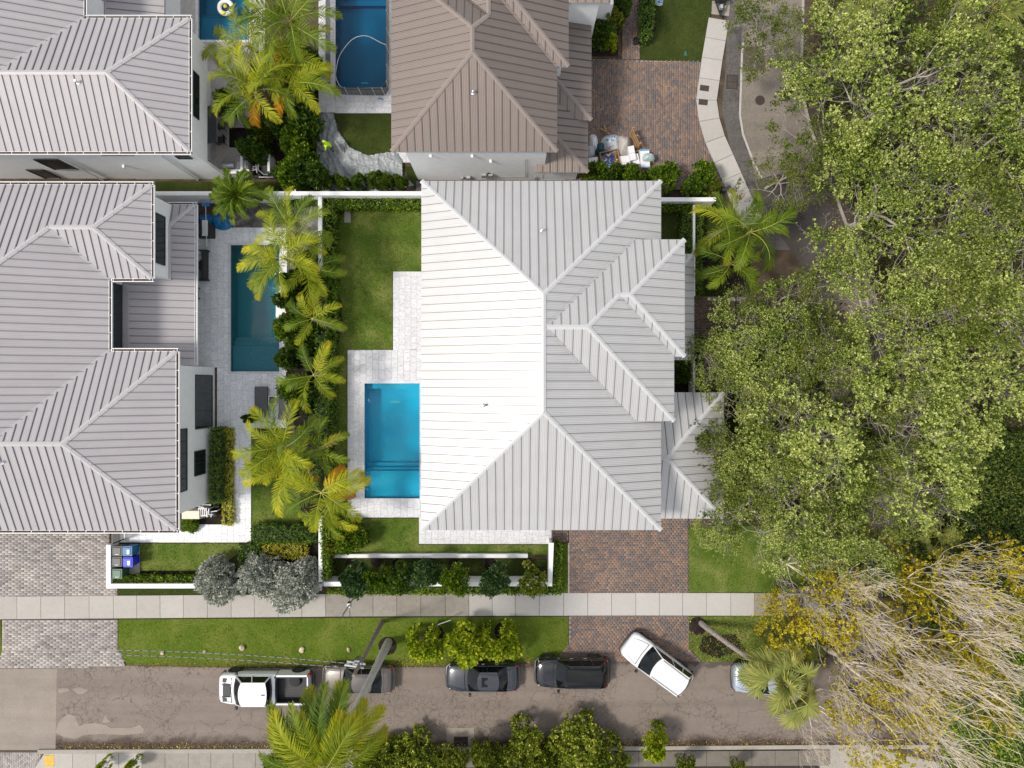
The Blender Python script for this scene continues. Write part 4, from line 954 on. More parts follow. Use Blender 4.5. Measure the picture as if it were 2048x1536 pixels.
def gutter(roof, a, b, outd, z, w=.15, straps=1.0, debris=True):
    a = Vector((a[0], a[1], z)); b = Vector((b[0], b[1], z)); o = Vector((outd[0], outd[1], 0)); d = (b-a).normalized(); mb = MB()
    mb.mat(0).beam(a + o*(w+.02), b + o*(w+.02), .035, .13); mb.beam(a + o*.012, b + o*.012, .02, .11)
    mb.beam(a + o*w/2 - Vector((0,0,.06)), b + o*w/2 - Vector((0,0,.06)), w, .012)
    mb.mat(1).beam(a + o*w/2 - Vector((0,0,.035)), b + o*w/2 - Vector((0,0,.035)), w - .03, .03)
    L = (b-a).length; n = max(1, int(L/straps))
    mb.mat(0)
    for i in range(n + 1):
        p = a + d*(.08 + (L-.16)*i/n) ; mb.beam(p + o*.0, p + o*w, .03, .012)
    mb.build('gutter', [M['white'], M['gutter_in' if debris else 'steel_dull']], roof)
def window(house, c, u, w, h, nrmv, cols=1, rows=1, deep=.06):
    """c centre, u horizontal direction along the wall"""
    c = Vector(c); u = Vector(u); n = Vector(nrmv); z = Vector((0, 0, 1)); mb = MB(); f = .06
    mb.beam(c - u*w/2, c + u*w/2, .01, .01)
    def bar(p, q, th): mb.beam(p + n*.02, q + n*.02, deep, th, up=(z if abs((q-p).normalized().z) < .5 else u))
    bar(c - u*w/2 + z*h/2, c + u*w/2 + z*h/2, f); bar(c - u*w/2 - z*h/2, c + u*w/2 - z*h/2, f)
    bar(c - u*w/2 - z*h/2, c - u*w/2 + z*h/2, f); bar(c + u*w/2 - z*h/2, c + u*w/2 + z*h/2, f)
    for i in range(1, cols): bar(c + u*(w*i/cols - w/2) - z*h/2, c + u*(w*i/cols - w/2) + z*h/2, f*.7)
    for i in range(1, rows): bar(c - u*w/2 + z*(h*i/rows - h/2), c + u*w/2 + z*(h*i/rows - h/2), f*.7)
    o = mb.build('window', M['frame_dark'], house)
    m2 = MB(); m2.beam(c - u*(w/2-.02) + n*.012, c + u*(w/2-.02) + n*.012, .02, h-.04); m2.build('pane', M['glass'], o); return o
def vent(house, p, mat='steel', label=None, r=.06):
    mb = MB(); mb.lathe([(r*1.9,-.05),(r*1.9,.03),(r,.05),(r,.26),(r*1.25,.28),(r*1.25,.34),(r*.5,.37)], 10, p); mb.build('vent_pipe', M[mat], house, smooth=True)
def roofpart(house, mat):
    o = bpy.data.objects.new('roof', None); COL.objects.link(o); o.parent = house; return o
def wallbox(house, x0, x1, y0, y1, z0, z1, mat='stucco'):
    return MB().box(x0, x1, y0, y1, z0, z1).build('wall', M[mat], house)
def V3(x, y, zf): return Vector((x, y, zf(x, y)))

# ---- the big white-roofed house in the middle
hm = empty('house', (0, 0, 0), 0, 'two-storey house with pale grey-white standing seam hip roof beside the cyan pool', 'house', 'houses with standing seam metal roofs')
rf = roofpart(hm, 'x'); z0 = 6.2
W_, E_, S_, N_2 = -5.2, 8.56, -8.39, 11.67; hw_ = 6.88; xr = 1.68
zw = plane_z(('x', 1), W_, z0); ze = plane_z(('x', -1), E_, z0); zs = plane_z(('y', 1), S_, z0); zn = plane_z(('y', -1), N_2, z0)
R1 = (xr, N_2-hw_); R0 = (xr, S_+hw_)
roof_plane(rf, [(W_,S_),R0,R1,(W_,N_2)], zw, 'roof_light', 'seam_pale_shadow', .475)
roof_plane(rf, [(E_,S_),R0,R1,(E_,N_2)], ze, 'roof_light', 'seam_pale_shadow', .475)
roof_plane(rf, [(W_,S_),R0,(E_,S_)], zs, 'roof_light', 'seam_pale_shadow', .475)
roof_plane(rf, [(W_,N_2),R1,(E_,N_2)], zn, 'roof_light', 'seam_pale_shadow', .475)
for p, q, a, b, f in ((R0,R1,NX,SX,zw), ((W_,S_),R0,NX,NS,zw), ((E_,S_),R0,SX,NS,ze), ((W_,N_2),R1,NX,NN,zw), ((E_,N_2),R1,SX,NN,ze)): cap(rf, V3(*p, f), V3(*q, f), a, b)
z1 = 6.9; yc = 3.035
znb = plane_z(('y', -1), 8.16, z1); zsb = plane_z(('y', 1), -2.09, z1); zeb = plane_z(('x', -1), 9.15, z1); ze2 = plane_z(('x', -1), 9.75, z1); zs2 = plane_z(('y', 1), 1.55, z1)
A1 = (4.03, yc); A2 = (6.445, 4.855); J = (5.85, 4.855); T = (1.84, yc); xv = 6.97
roof_plane(rf, [T,(xv,8.16),(9.75,8.16),A2,J,A1], znb, 'roof_light', 'seam_pale_shadow', .475)
roof_plane(rf, [T,A1,(9.15,-2.09),(xv,-2.09)], zsb, 'roof_light', 'seam_pale_shadow', .475)
roof_plane(rf, [A1,J,(9.15,1.55),(9.15,-2.09)], zeb, 'roof_light', 'seam_pale_shadow', .475)
roof_plane(rf, [A2,(9.75,8.16),(9.75,1.55)], ze2, 'roof_light', 'seam_pale_shadow', .475)
roof_plane(rf, [J,A2,(9.75,1.55),(9.15,1.55)], zs2, 'roof_light', 'seam_pale_shadow', .475)
for p, q, a, b, f in ((T,A1,NN,NS,znb),(A1,(9.15,-2.09),NS,SX,zsb),(A1,J,NN,SX,znb),(J,A2,NN,NS,znb),(A2,(9.75,8.16),NN,SX,znb),(A2,(9.75,1.55),SX,NS,ze2)): cap(rf, V3(*p, f), V3(*q, f), a, b)
# valley flashing
M['flash'] = basic('valley_flashing', (.42,.42,.42), .4)
for p, q, f in ((T,(xv,8.16),ze),(T,(xv,-2.09),ze)):
    a = V3(*p, f) + Vector((0,0,.035)); b = V3(*q, f) + Vector((0,0,.035)); MB().beam(a, b, .30, .03, up=SX).build('valley_flashing', M['flash'], rf)
a = V3(*J, zeb) + Vector((0,0,.03)); b = V3(9.15, 1.55, zeb) + Vector((0,0,.03)); MB().beam(a, b, .26, .03, up=SX).build('valley_flashing', M['flash'], rf)
# garage wing roof
z2 = 3.2; ge, gn, gs = 13.05, -.52, -8.3; gh = (gn-gs)/2; gy = (gn+gs)/2; GA = (ge-gh, gy)
zgn = plane_z(('y',-1), gn, z2); zgs = plane_z(('y',1), gs, z2); zge = plane_z(('x',-1), ge, z2)
M['roof_garage'] = roofmat('grey_metal_garage', (.47,.46,.445), line=.2)
roof_plane(rf, [(8.0,gn),(8.0,gy),GA,(ge,gn)], zgn, 'roof_light', 'seam_grey_shadow', .475)  # darker seams on this slope paint in their shadows
roof_plane(rf, [(8.0,gs),(8.0,gy),GA,(ge,gs)], zgs, 'roof_light', 'seam_pale_shadow', .475)
roof_plane(rf, [GA,(ge,gn),(ge,gs)], zge, 'roof_light', 'seam_pale_shadow', .475)
for p, q, a, b, f in (((8.0,gy),GA,NN,NS,zgn),(GA,(ge,gn),NN,SX,zgn),(GA,(ge,gs),NS,SX,zgs)): cap(rf, V3(*p, f), V3(*q, f), a, b)
# entry roof
ee, en, es = 11.23, 8.02, 1.48; eh = (en-es)/2; ey = (en+es)/2; EA = (ee-eh, ey)
zen = plane_z(('y',-1), en, z2); zes = plane_z(('y',1), es, z2); zee = plane_z(('x',-1), ee, z2)
roof_plane(rf, [(8.2,en-(ee-8.2-.0)+.001),(8.2,en),(ee,en)], zen, 'roof_light', 'seam_pale_shadow', .475)
roof_plane(rf, [(8.2,es+(ee-8.2)),(8.2,es),(ee,es)], zes, 'roof_light', 'seam_pale_shadow', .475)
roof_plane(rf, [(8.2,en-3.03),(ee,en),(ee,es),(8.2,es+3.03)], zee, 'roof_light', 'seam_pale_shadow', .475)
cap(rf, V3(ee,en,zen), V3(8.2,en-3.03,zen), NN, SX); cap(rf, V3(ee,es,zes), V3(8.2,es+3.03,zes), NS, SX)
vent(rf, V3(*at2(1085,458,8), zn)); vent(rf, V3(*at2(968,811,8), zw))
wallbox(hm, -4.55, 7.95, -7.75, 11.0, 0, 6.1); wallbox(hm, 7.95, 8.9, -1.5, 7.55, 0, 6.75); wallbox(hm, 8.9, 9.2, 2.1, 7.5, 0, 6.7)
wallbox(hm, 7.95, 12.45, -7.7, -1.1, 0, 3.1); wallbox(hm, 9.2, 10.7, 2.2, 7.4, 0, 3.05)
for y in (-5.2, -1.0, 3.5, 8.2):
    window(hm, (-4.56, y, 4.5), (0,1,0), 1.6, 1.5, (-1,0,0), 2); window(hm, (-4.56, y, 1.4), (0,1,0), 2.4, 2.3, (-1,0,0), 2)
for x in (-2.5, 1.5, 5.4):
    window(hm, (x, -7.76, 4.5), (1,0,0), 1.4, 1.4, (0,-1,0), 2); window(hm, (x, 11.01, 4.5), (1,0,0), 1.4, 1.4, (0,1,0), 2)
for y in (-.2, 3.6, 6.0): window(hm, (8.92 if y < 2 else 9.21, y, 5.0), (0,1,0), 1.3, 1.4, (1,0,0), 2)
m = MB(); 
for i in range(4): m.box(8.9, 11.9, -7.76, -7.72, .15 + i*.6, .70 + i*.6)
m.build('garage_door', M['white'], hm)
o = MB().box(10.69, 10.75, 4.0, 5.0, .1, 2.3).build('door', M['frame_dark'], hm); MB().box(10.75, 10.80, 4.1, 4.14, .9, 1.5).build('handle', M['steel'], o)

# ---- brown-roofed house
hb = empty('house', (0, 0, 0), 0, 'two-storey house with brown and cream standing seam roof beside the fenced pool', 'house', 'houses with standing seam metal roofs')
rf = roofpart(hb, 'x'); z0 = 6.2; bw, be, bs = -6.93, 2.59, 13.36; h = (be-bw)/2; bx = (be+bw)/2
zw = plane_z(('x',1), bw, z0); ze = plane_z(('x',-1), be, z0); zs = plane_z(('y',1), bs, z0)
RS = (bx, bs+h); RN = (bx, 19.45); bn = RN[1]+h; zn = plane_z(('y',-1), bn, z0); P2 = (bx+.87, RN[1]+.87); VB = (P2[0]-(bn-P2[1]), bn); zw2 = plane_z(('x',1), VB[0], z0)
BR = dict(mat='roof_brown', seam='seam_brown', spacing=.455)
roof_plane(rf, [(bw,bs),RS,RN,(bw,bn)], zw, **BR); roof_plane(rf, [(bw,bs),RS,(be,bs)], zs, **BR)
roof_plane(rf, [RN,P2,VB,(bw,bn)], zn, **BR); roof_plane(rf, [P2,(P2[0],31),(VB[0],31),VB], zw2, **BR)
roof_plane(rf, [(be,bs),RS,RN,P2,(P2[0],31),(be,31)], ze, **BR)
for p, q, a, b, f in ((RS,RN,NX,SX,zw),((bw,bs),RS,NX,NS,zw),((be,bs),RS,SX,NS,ze),(RN,(bw,bn),NX,NN,zw),(RN,P2,NN,SX,ze),(P2,(P2[0],31),NX,SX,ze),(P2,VB,NN,NN,zn)): cap(rf, V3(*p, f), V3(*q, f), a, b, mat='cap_brown', w=.24)
# projection towards the lane
zs3 = plane_z(('y',1), 18.25, z0 + .02); ze3 = plane_z(('x',-1), 3.25, z0 + .02)
roof_plane(rf, [(be-.02,18.25),(3.25,18.25),(-1.2,22.7),(-1.75,22.6)], zs3, **BR)
roof_plane(rf, [(3.25,18.25),(3.25,31),(-1.2,31),(-1.2,22.7)], ze3, **BR)
cap(rf, V3(3.25,18.25,zs3), V3(-1.2,22.7,zs3), NS, SX, mat='cap_brown', w=.24)
MB().beam(V3(be,18.2,ze)+Vector((0,0,.04)), V3(-1.8,22.55,ze)+Vector((0,0,.04)), .16, .04, up=SX).build('valley_flashing', M['cap_brown'], rf)
M['roof_brown_low'] = roofmat('brown_metal_lower', (.20,.175,.165), line=.12)
BL = dict(mat='roof_brown', seam='seam_brown', spacing=.455)
lz = plane_z(('x',-1), 4.69, 3.2, .3); lzs = plane_z(('y',1), 13.05, 3.2, .3); l2 = plane_z(('x',-1), 4.88, 3.42, .3); l2s = plane_z(('y',1), 16.2, 3.42, .3)
roof_plane(rf, [(1.42,13.05),(4.69,13.05),(2.04,15.7),(2.04,13.53),(1.42,13.53)], lzs, **BL); roof_plane(rf, [(4.69,13.05),(4.69,17.0),(2.04,17.0),(2.04,15.7)], lz, **BL)
roof_plane(rf, [(4.88,16.2),(4.88,22.0),(2.04,22.0),(2.04,19.04)], l2, **BL); roof_plane(rf, [(4.88,16.2),(2.04,19.04),(2.04,16.2)], l2s, **BL)
LS, LE = nrm('y',1,.3), nrm('x',-1,.3)
cap(rf, V3(4.69,13.05,lz), V3(2.04,15.7,lz), LS, LE, mat='cap_brown', w=.24); cap(rf, V3(4.88,16.2,l2), V3(2.04,19.04,l2), LS, LE, mat='cap_brown', w=.24)
zz = plane_z(('y',1), 21.9, 6.2); roof_plane(rf, [(3.3,21.9),(5.65,21.9),(5.65,24),(3.3,24)], zz, **BR)
wallbox(hb, -6.2, 2.02, 13.5, 30, 0, 6.1); wallbox(hb, 2.02, 4.2, 13.52, 22.0, 0, 3.15); wallbox(hb, 2.02, 2.9, 18.6, 30, 3.15, 6.15); wallbox(hb, 2.9, 5.05, 22.0, 30, 0, 6.15)
wallbox(hb, 5.05, 6.2, 23.2, 30, 0, 3.6)
for px, py, z in ((861,325,5.2),(944,325,5.2),(981,332,4.2)):
    p = at(px, py, 3.2); x = (px-1024)*(HC-z)/FP; MB().box(x-.07, x+.07, 13.32, 13.5, z-.12, z+.06).build('wall_light', M['white'], hb)
# meters and pipes on the wall facing the white-roofed house
def wx(px, z): return (px-1024)*(HC-z)/FP
for px, z, w_, h_, d_ in ((937,.75,.28,.45,.18),(968,1.2,.34,.6,.16),(981,1.2,.32,.6,.16),(925,.7,.16,.3,.16)):
    x = wx(px, z); MB().tbox(x-w_/2, x+w_/2, 13.5-d_, 13.5, z-h_/2, z+h_/2, .02, .01).build('meter_box', M['steel_dull'], hb)
m = MB(); x = wx(960, .5); m.tube([(wx(925,.5),13.44,.45),(wx(985,.5),13.44,.45)], .04, 6); m.tube([(wx(985,.9),13.46,.9),(wx(1051,.9),13.46,.9),(wx(1051,4),13.46,4.4)], .022, 6)
m.tube([(wx(1070,.5),13.44,.1),(wx(1070,.5),13.44,.9)], .04, 6); m.tube([(wx(1080,.5),13.42,.35),(wx(1130,.5),13.42,.35)], .03, 6); m.build('pipework', M['steel_dull'], hb)
window(hb, (-1.5, 13.49, 1.6), (1,0,0), .1, .1, (0,-1,0))
for y in (15.5, 19, 23): window(hb, (-6.21, y, 4.4), (0,1,0), 1.5, 1.4, (-1,0,0), 2); window(hb, (-6.21, y, 1.3), (0,1,0), 2.2, 2.2, (-1,0,0), 2)
for y in (15, 18): window(hb, (4.21, y, 1.6), (0,1,0), 1.3, 1.3, (1,0,0), 2)
vent(rf, V3(*at2(946,178,8), zs))

# ---- grey-roofed house with the covered terrace (below) and its neighbour (above)
GR = dict(mat='roof_grey', seam='seam_grey_shadow', spacing=.44, seam_h=.055)
hl = empty('house', (0, 0, 0), 0, 'grey-roofed house with guttered wings and lean-to terrace roof beside the teal pool', 'house', 'houses with standing seam metal roofs')
rf = roofpart(hl, 'x'); z0 = 6.2
zn = plane_z(('y',-1), 11.44, z0); zs = plane_z(('y',1), -8.39, z0); zE = plane_z(('x',-1), -23.16, z0); zE1 = plane_z(('x',-1), -20.72, z0); zE2 = plane_z(('x',-1), -19.31, z0)
zS1 = plane_z(('y',1), 6.06, z0); zN2 = plane_z(('y',-1), 1.87, z0); zW = plane_z(('x',1), -36.84, z0)
a1 = (-23.41,8.75); a2 = (-25.85,8.75); r1 = (-30,4.6); r2 = (-30,-1.55); b2 = (-28.29,-3.26); c2 = (-24.44,-3.26)
roof_plane(rf, [(-20.72,11.44),(-36.84,11.44),r1,a2,a1], zn, **GR); roof_plane(rf, [(-20.72,6.06),(-20.72,11.44),a1], zE1, **GR)
roof_plane(rf, [a2,a1,(-20.72,6.06),(-23.16,6.06)], zS1, **GR); roof_plane(rf, [r1,a2,(-23.16,6.06),(-23.16,1.87),b2,r2], zE, **GR)
roof_plane(rf, [b2,(-23.16,1.87),(-19.31,1.87),c2], zN2, **GR); roof_plane(rf, [c2,(-19.31,1.87),(-19.31,-8.39)], zE2, **GR)
roof_plane(rf, [r2,b2,c2,(-19.31,-8.39),(-36.84,-8.39)], zs, **GR); roof_plane(rf, [r1,(-36.84,11.44),(-36.84,-8.39),r2], zW, 'roof_grey', 'seam_grey_shadow', .9)
C = dict(mat='cap_grey', w=.26)
for p, q, a, b, f in ((a2,a1,NN,NS,zn),(a1,(-20.72,11.44),NN,SX,zn),(a1,(-20.72,6.06),NS,SX,zE1),(r1,a2,NN,SX,zn),(b2,c2,NN,NS,zs),(c2,(-19.31,1.87),NN,SX,zE2),(c2,(-19.31,-8.39),NS,SX,zE2),(r2,b2,NS,SX,zs),(r1,r2,NX,SX,zE)): cap(rf, V3(*p, f), V3(*q, f), a, b, **C)
for p, q in ((a2,(-23.16,6.06)),(b2,(-23.16,1.87))): MB().beam(V3(*p, zE)+Vector((0,0,.03)), V3(*q, zE)+Vector((0,0,.03)), .22, .03, up=SX).build('valley_flashing', M['cap_grey'], rf)
zg = z0 - .02
gutter(rf, (-33,11.44), (-20.58,11.44), (0,1), zg); gutter(rf, (-20.72,11.44), (-20.72,6.06), (1,0), zg); gutter(rf, (-20.58,6.06), (-23.0,6.06), (0,-1), zg)
gutter(rf, (-23.16,6.06), (-23.16,1.87), (1,0), zg); gutter(rf, (-23.0,1.87), (-19.17,1.87), (0,1), zg); gutter(rf, (-19.31,1.87), (-19.31,-8.39), (1,0), zg, .17); gutter(rf, (-19.17,-8.39), (-34,-8.39), (0,-1), zg)
# lean-to
lp = .30; lz = plane_z(('x',-1), -19.55, 3.25, lp); lzn = plane_z(('y',-1), 11.05, 3.25, lp)
GL = dict(mat='roof_grey', seam='seam_grey_shadow', spacing=.44, seam_h=.045)
roof_plane(rf, [(-23.3,1.15),(-19.55,1.15),(-19.55,11.05),(-20.95,9.65),(-20.95,6.4),(-23.3,6.4)], lz, **GL)
roof_plane(rf, [(-19.55,11.05),(-21.2,11.05),(-20.95,9.65)], lzn, **GL)
cap(rf, V3(-19.55,11.05,lz), V3(-20.95,9.65,lz), nrm('y',-1,lp), nrm('x',-1,lp), **C)
gutter(rf, (-19.55,11.05), (-19.55,1.15), (1,0), 3.22, .14, 1.0, False); gutter(rf, (-21.2,11.05), (-19.4,11.05), (0,1), 3.22, .12)
for y0_, y1_, x_ in ((6.35,9.6,-20.93),): MB().box(x_-.02, x_+.14, y0_, y1_, lz(x_,8)-.02, lz(x_,8)+.09).build('wall_flashing', M['cap_grey'], rf)
MB().box(-23.36, -23.0, 1.5, 6.0, lz(-23.2,4)-.02, lz(-23.2,4)+.07).build('wall_flashing', M['cap_grey'], rf)
wallbox(hl, -36.2, -23.4, -7.68, 11.0, 0, 6.1); wallbox(hl, -23.4, -20.95, 6.4, 11.0, 0, 6.1); wallbox(hl, -23.4, -19.67, -7.68, 1.1, 0, 6.1)
for y in (1.6, 4.7, 7.8, 10.8): MB().box(-21.5, -21.3, y-.1, y+.1, 0, 3.15).build('post', M['white'], hl)
window(hl, (-23.39, 3.95, 5.05), (0,1,0), 3.9, 1.4, (1,0,0), 4); window(hl, (-20.94, 8.6, 4.95), (0,1,0), 2.9, 1.5, (1,0,0), 3)
window(hl, (-19.66, -1.12, 1.7), (0,1,0), 3.35, 2.45, (1,0,0), 3); window(hl, (-19.66, -4.95, 2.3), (0,1,0), 1.5, 1.5, (1,0,0), 2); window(hl, (-19.66, -4.55, 4.75), (0,1,0), 3.7, 1.3, (1,0,0), 5)
for x in (-26, -30): window(hl, (x, -7.69, 1.5), (1,0,0), 2.0, 2.2, (0,-1,0), 2); window(hl, (x, -7.69, 4.6), (1,0,0), 1.6, 1.3, (0,-1,0), 2)
vent(rf, V3(*at2(4,925,8), zs), 'white')

hu = empty('house', (0, 0, 0), 0, 'grey-roofed house with long white side wall and outdoor kitchen beside the lush palms', 'house', 'houses with standing seam metal roofs')
rf = roofpart(hu, 'x')
zs = plane_z(('y',1), 13.36, z0); zn = plane_z(('y',-1), 21.0, z0); zE = plane_z(('x',-1), -24.6, z0); zE2 = plane_z(('x',-1), -18.56, z0); zW = plane_z(('x',1), -37.4, z0)
A_ = (-22.38,17.18); B_ = (-28.42,17.18); r1 = (-31,19.76); r2 = (-31,26.6)
roof_plane(rf, [r1,B_,A_,(-18.56,13.36),(-37.4,13.36)], zs, **GR); roof_plane(rf, [r1,r2,(-24.6,33),(-24.6,21.0),B_], zE, **GR)
roof_plane(rf, [B_,(-24.6,21.0),(-18.56,21.0),A_], zn, **GR); roof_plane(rf, [A_,(-18.56,21.0),(-18.56,13.36)], zE2, **GR); roof_plane(rf, [r1,(-37.4,13.36),(-37.4,33),r2], zW, 'roof_grey', 'seam_grey_shadow', .9)
for p, q, a, b, f in ((B_,A_,NN,NS,zs),(A_,(-18.56,21.0),NN,SX,zn),(A_,(-18.56,13.36),NS,SX,zs),(r1,B_,NS,SX,zs),(r1,r2,NX,SX,zE)): cap(rf, V3(*p, f), V3(*q, f), a, b, **C)
MB().beam(V3(*B_, zE)+Vector((0,0,.03)), V3(-24.6,21.0,zE)+Vector((0,0,.03)), .22, .03, up=SX).build('valley_flashing', M['cap_grey'], rf)
gutter(rf, (-35,13.36), (-18.4,13.36), (0,-1), zg); gutter(rf, (-18.56,13.36), (-18.56,21.0), (1,0), zg); gutter(rf, (-18.4,21.0), (-24.45,21.0), (0,1), zg); gutter(rf, (-24.6,21.1), (-24.6,31), (1,0), zg)
lz = plane_z(('x',-1), -21.45, 3.2, .2); roof_plane(rf, [(-21.45,20.2),(-21.45,31),(-24.75,31),(-24.75,20.2)], lz, **GL)
wallbox(hu, -36.8, -24.8, 13.6, 32.5, 0, 6.1); wallbox(hu, -24.8, -18.75, 13.56, 20.7, 3.3, 6.1); wallbox(hu, -24.8, -19.9, 13.56, 20.5, 0, 3.3); wallbox(hu, -19.9, -18.75, 13.56, 13.76, 0, 3.3); wallbox(hu, -24.7, -21.9, 20.7, 31, 0, 3.15)
MB().box(-18.95, -18.75, 20.5, 20.7, 0, 3.3).build('post', M['white'], hu)
window(hu, (-18.74, 17.1, 5.1), (0,1,0), 2.6, 1.1, (1,0,0), 4); window(hu, (-24.79, 26, 4.9), (0,1,0), 5.5, 1.8, (1,0,0), 7, 3)
window(hu, (-28.1, 13.55, 3.2), (1,0,0), 1.5, 2.0, (0,-1,0), 1); window(hu, (-30.2, 13.55, 1.2), (1,0,0), 1.0, 1.9, (0,-1,0), 1)
window(hu, (-23.3, 13.55, 5.35), (1,0,0), 1.9, .7, (0,-1,0), 2); window(hu, (-19.6, 13.55, 4.6), (1,0,0), .8, .5, (0,-1,0), 1)
for x in (-30.0, -27.2+.0, -22.1, -19.25): pass
for px in (85, 303): 
    x = (px-1024)*(HC-6.1)/FP; m = MB(); m.beam((x,13.48,.02),(x,13.48,6.1), .10, .08, up=(0,1,0)); m.build('downpipe', M['white'], hu)
MB().box((810/3.84-1024)*(HC-5)/FP-.07, (810/3.84-1024)*(HC-5)/FP+.07, 13.38, 13.56, 2.9, 3.1).build('wall_light', M['white'], hu)
vent(rf, V3(*at2(160,168,7.5), zs), 'white')
# ================================================================== VEHICLES
def paint(name, c, metal=.3, rough=.25):
    m, t, p, N, L = nodes(name); p.inputs['Base Color'].default_value = rgba(c); p.inputs['Metallic'].default_value = metal; p.inputs['Roughness'].default_value = rough
    p.inputs['Coat Weight'].default_value = .8; p.inputs['Coat Roughness'].default_value = .05
    n = tnoise(N, L, pos(N), 2.0, 5, .7); r = N('ShaderNodeMapRange'); L(n.outputs['Fac'], r.inputs['Value']); r.inputs['To Min'].default_value = rough*.7; r.inputs['To Max'].default_value = rough*1.5; L(r.outputs[0], p.inputs['Roughness'])
    return m
M['p_white'] = paint('white_car_paint', (.72,.73,.74), .0, .25); M['p_silver'] = paint('taupe_car_paint', (.095,.083,.074), .3, .3)
M['p_dark'] = paint('graphite_car_paint', (.030,.034,.042), .35, .28); M['p_black'] = paint('black_car_paint', (.006,.0065,.008), .0, .12); M['p_blue'] = paint('pale_blue_car_paint', (.38,.43,.50), .4, .25)
M['carglass'] = basic('car_glass', (.005,.007,.007), .03, noise=.1, scale=1, spec=.35); M['lamp'] = basic('headlamp_lens', (.62,.62,.58), .15, noise=.2, scale=12); M['lamp_red'] = basic('tail_lamp', (.30,.008,.008), .2)
M['trim'] = basic('satin_trim', (.45,.45,.46), .25, metal=.8)
def car(label, x, y, rz, L_, W_, H_, mat, kind='sedan', name='parked_car', cat='car', group='cars parked along the street', sunroof=None, glassroof=False, ribs=False):
    o = empty(name, (x, y, .012), rz, label, cat, group); hl_ = L_/2; hw = W_/2; pm_ = M[mat]
    belt = .92 if kind == 'sedan' else 1.05
    if kind == 'pickup': belt = 1.28
    hood = {'sedan': .80, 'suv': .98, 'pickup': 1.22}[kind]
    cowl = hl_ - {'sedan': 1.32, 'suv': 1.25, 'pickup': 1.06}[kind]
    tail = {'sedan': -hl_ + .62, 'suv': -hl_ + .10, 'pickup': -.58}[kind]
    st = [(hl_, .60, hood*.72), (hl_-.06, .80, hood*.84), (hl_-.22, .92, hood*.93), (hl_-.6, .975, hood), (cowl+.15, 1.0, belt-.02), (cowl-.4, 1.0, belt), (0, 1.0, belt), (-hl_*.45, 1.0, belt+.02),
          (-hl_+.9, .99, belt+.03), (-hl_+.45, .96, belt + (.03 if kind != 'sedan' else .0)), (-hl_+.16, .91, belt-.03), (-hl_+.04, .82, belt*.86), (-hl_, .70, belt*.7)]
    if kind == 'pickup': st = [s for s in st if s[0] > -.5] + [(-.66, 1.0, belt), (-.74, 1.0, belt)]
    prof = [(0, 'lo', 0), (.80, 'lo', 0), (.95, 'lo', .10), (1.0, 'mid', 0), (.985, 'hi', -.16), (.93, 'hi', -.04), (.84, 'hi', .0), (.5, 'hi', .035), (0, 'hi', .05)]
    mb = MB(); rings = []
    for (sx, fw, zt) in st:
        q = []
        for fy, k, dz in prof:
            z = {'lo': .24, 'mid': .24 + (zt-.24)*.45, 'hi': zt}[k] + dz; q.append((sx, fy*fw*hw, z))
        ring = q + [(a, -b, c) for a, b, c in reversed(q[1:-1])]
        rings.append(ring)
    n = len(rings[0]); vs = [p for r in rings for p in r]
    fs = [(i*n+j, i*n+(j+1) % n, (i+1)*n+(j+1) % n, (i+1)*n+j) for i in range(len(rings)-1) for j in range(n)] + [tuple(range(n)), tuple(range(len(rings)*n-1, (len(rings)-1)*n-1, -1))]
    mb._a(vs, fs); me = mb.mesh('body', pm_); bm_ = bmesh.new(); bm_.from_mesh(me); bmesh.ops.recalc_face_normals(bm_, faces=bm_.faces); bm_.to_mesh(me); bm_.free()
    me.polygons.foreach_set('use_smooth', [True]*len(me.polygons)); me.set_sharp_from_angle(angle=R(50)); body = link('body', me, o)
    # greenhouse
    rf0, rf1 = cowl - {'sedan': .72, 'suv': .70, 'pickup': .58}[kind], tail + {'sedan': .62, 'suv': .42, 'pickup': .16}[kind]
    wb, wr = hw*.90, hw*{'sedan': .66, 'suv': .72, 'pickup': .74}[kind]; zb = belt + .03; zr = H_
    def lerp(a, b, t): return a + (b-a)*t
    def shell(t0, t1, side=None): pass
    cf = lambda v: 1 - .10*(2*v-1)**2                                  # plan curvature of the screen
    def front(u, v):    # u 0 bottom..1 top, v across
        yy = (2*v-1); w_ = lerp(wb, wr, u); bx = lerp(cowl, rf0, u); return (bx - .16*yy*yy, yy*w_, lerp(zb-.02, zr-.03, u**.9) - .02*yy*yy)
    def rear(u, v):
        yy = (2*v-1); w_ = lerp(wb*.96, wr*.96, u); bx = lerp(tail, rf1, u); return (bx + .12*yy*yy, yy*w_, lerp(zb, zr-.05, u**.9) - .02*yy*yy)
    gm = MB(); gm.grid(lambda a, b: front(a*.96, b), 6, 10); gm.build('windscreen', M['carglass'], o, smooth=True)
    gm = MB(); gm.grid(lambda a, b: rear(a*.96, 1-b), 6, 10); gm.build('rear_window', M['carglass'], o, smooth=True)
    def roofp(u, v):
        yy = 2*v-1; xx = lerp(rf0 - .16*yy*yy + .02, rf1 + .12*yy*yy - .02, u); ww = lerp(wr, wr*.96, u); return (xx, yy*ww, zr + .035*(1-yy*yy)*1 + .02*math.sin(u*math.pi) - .04*abs(yy)**6)
    gm = MB(); gm.grid(lambda a, b: roofp(a, b), 10, 12); gm.build('roof', M['carglass'] if glassroof else pm_, o, smooth=True)
    def sidep(s):
        def f(u, v):
            t = u; xb = lerp(cowl-.16, tail+.12, t); xt = lerp(rf0-.16, rf1+.12, t)
            return (lerp(xb, xt, v), s*lerp(wb+.015, wr+.0, v), lerp(zb-.03, zr-.02, v))
        return f
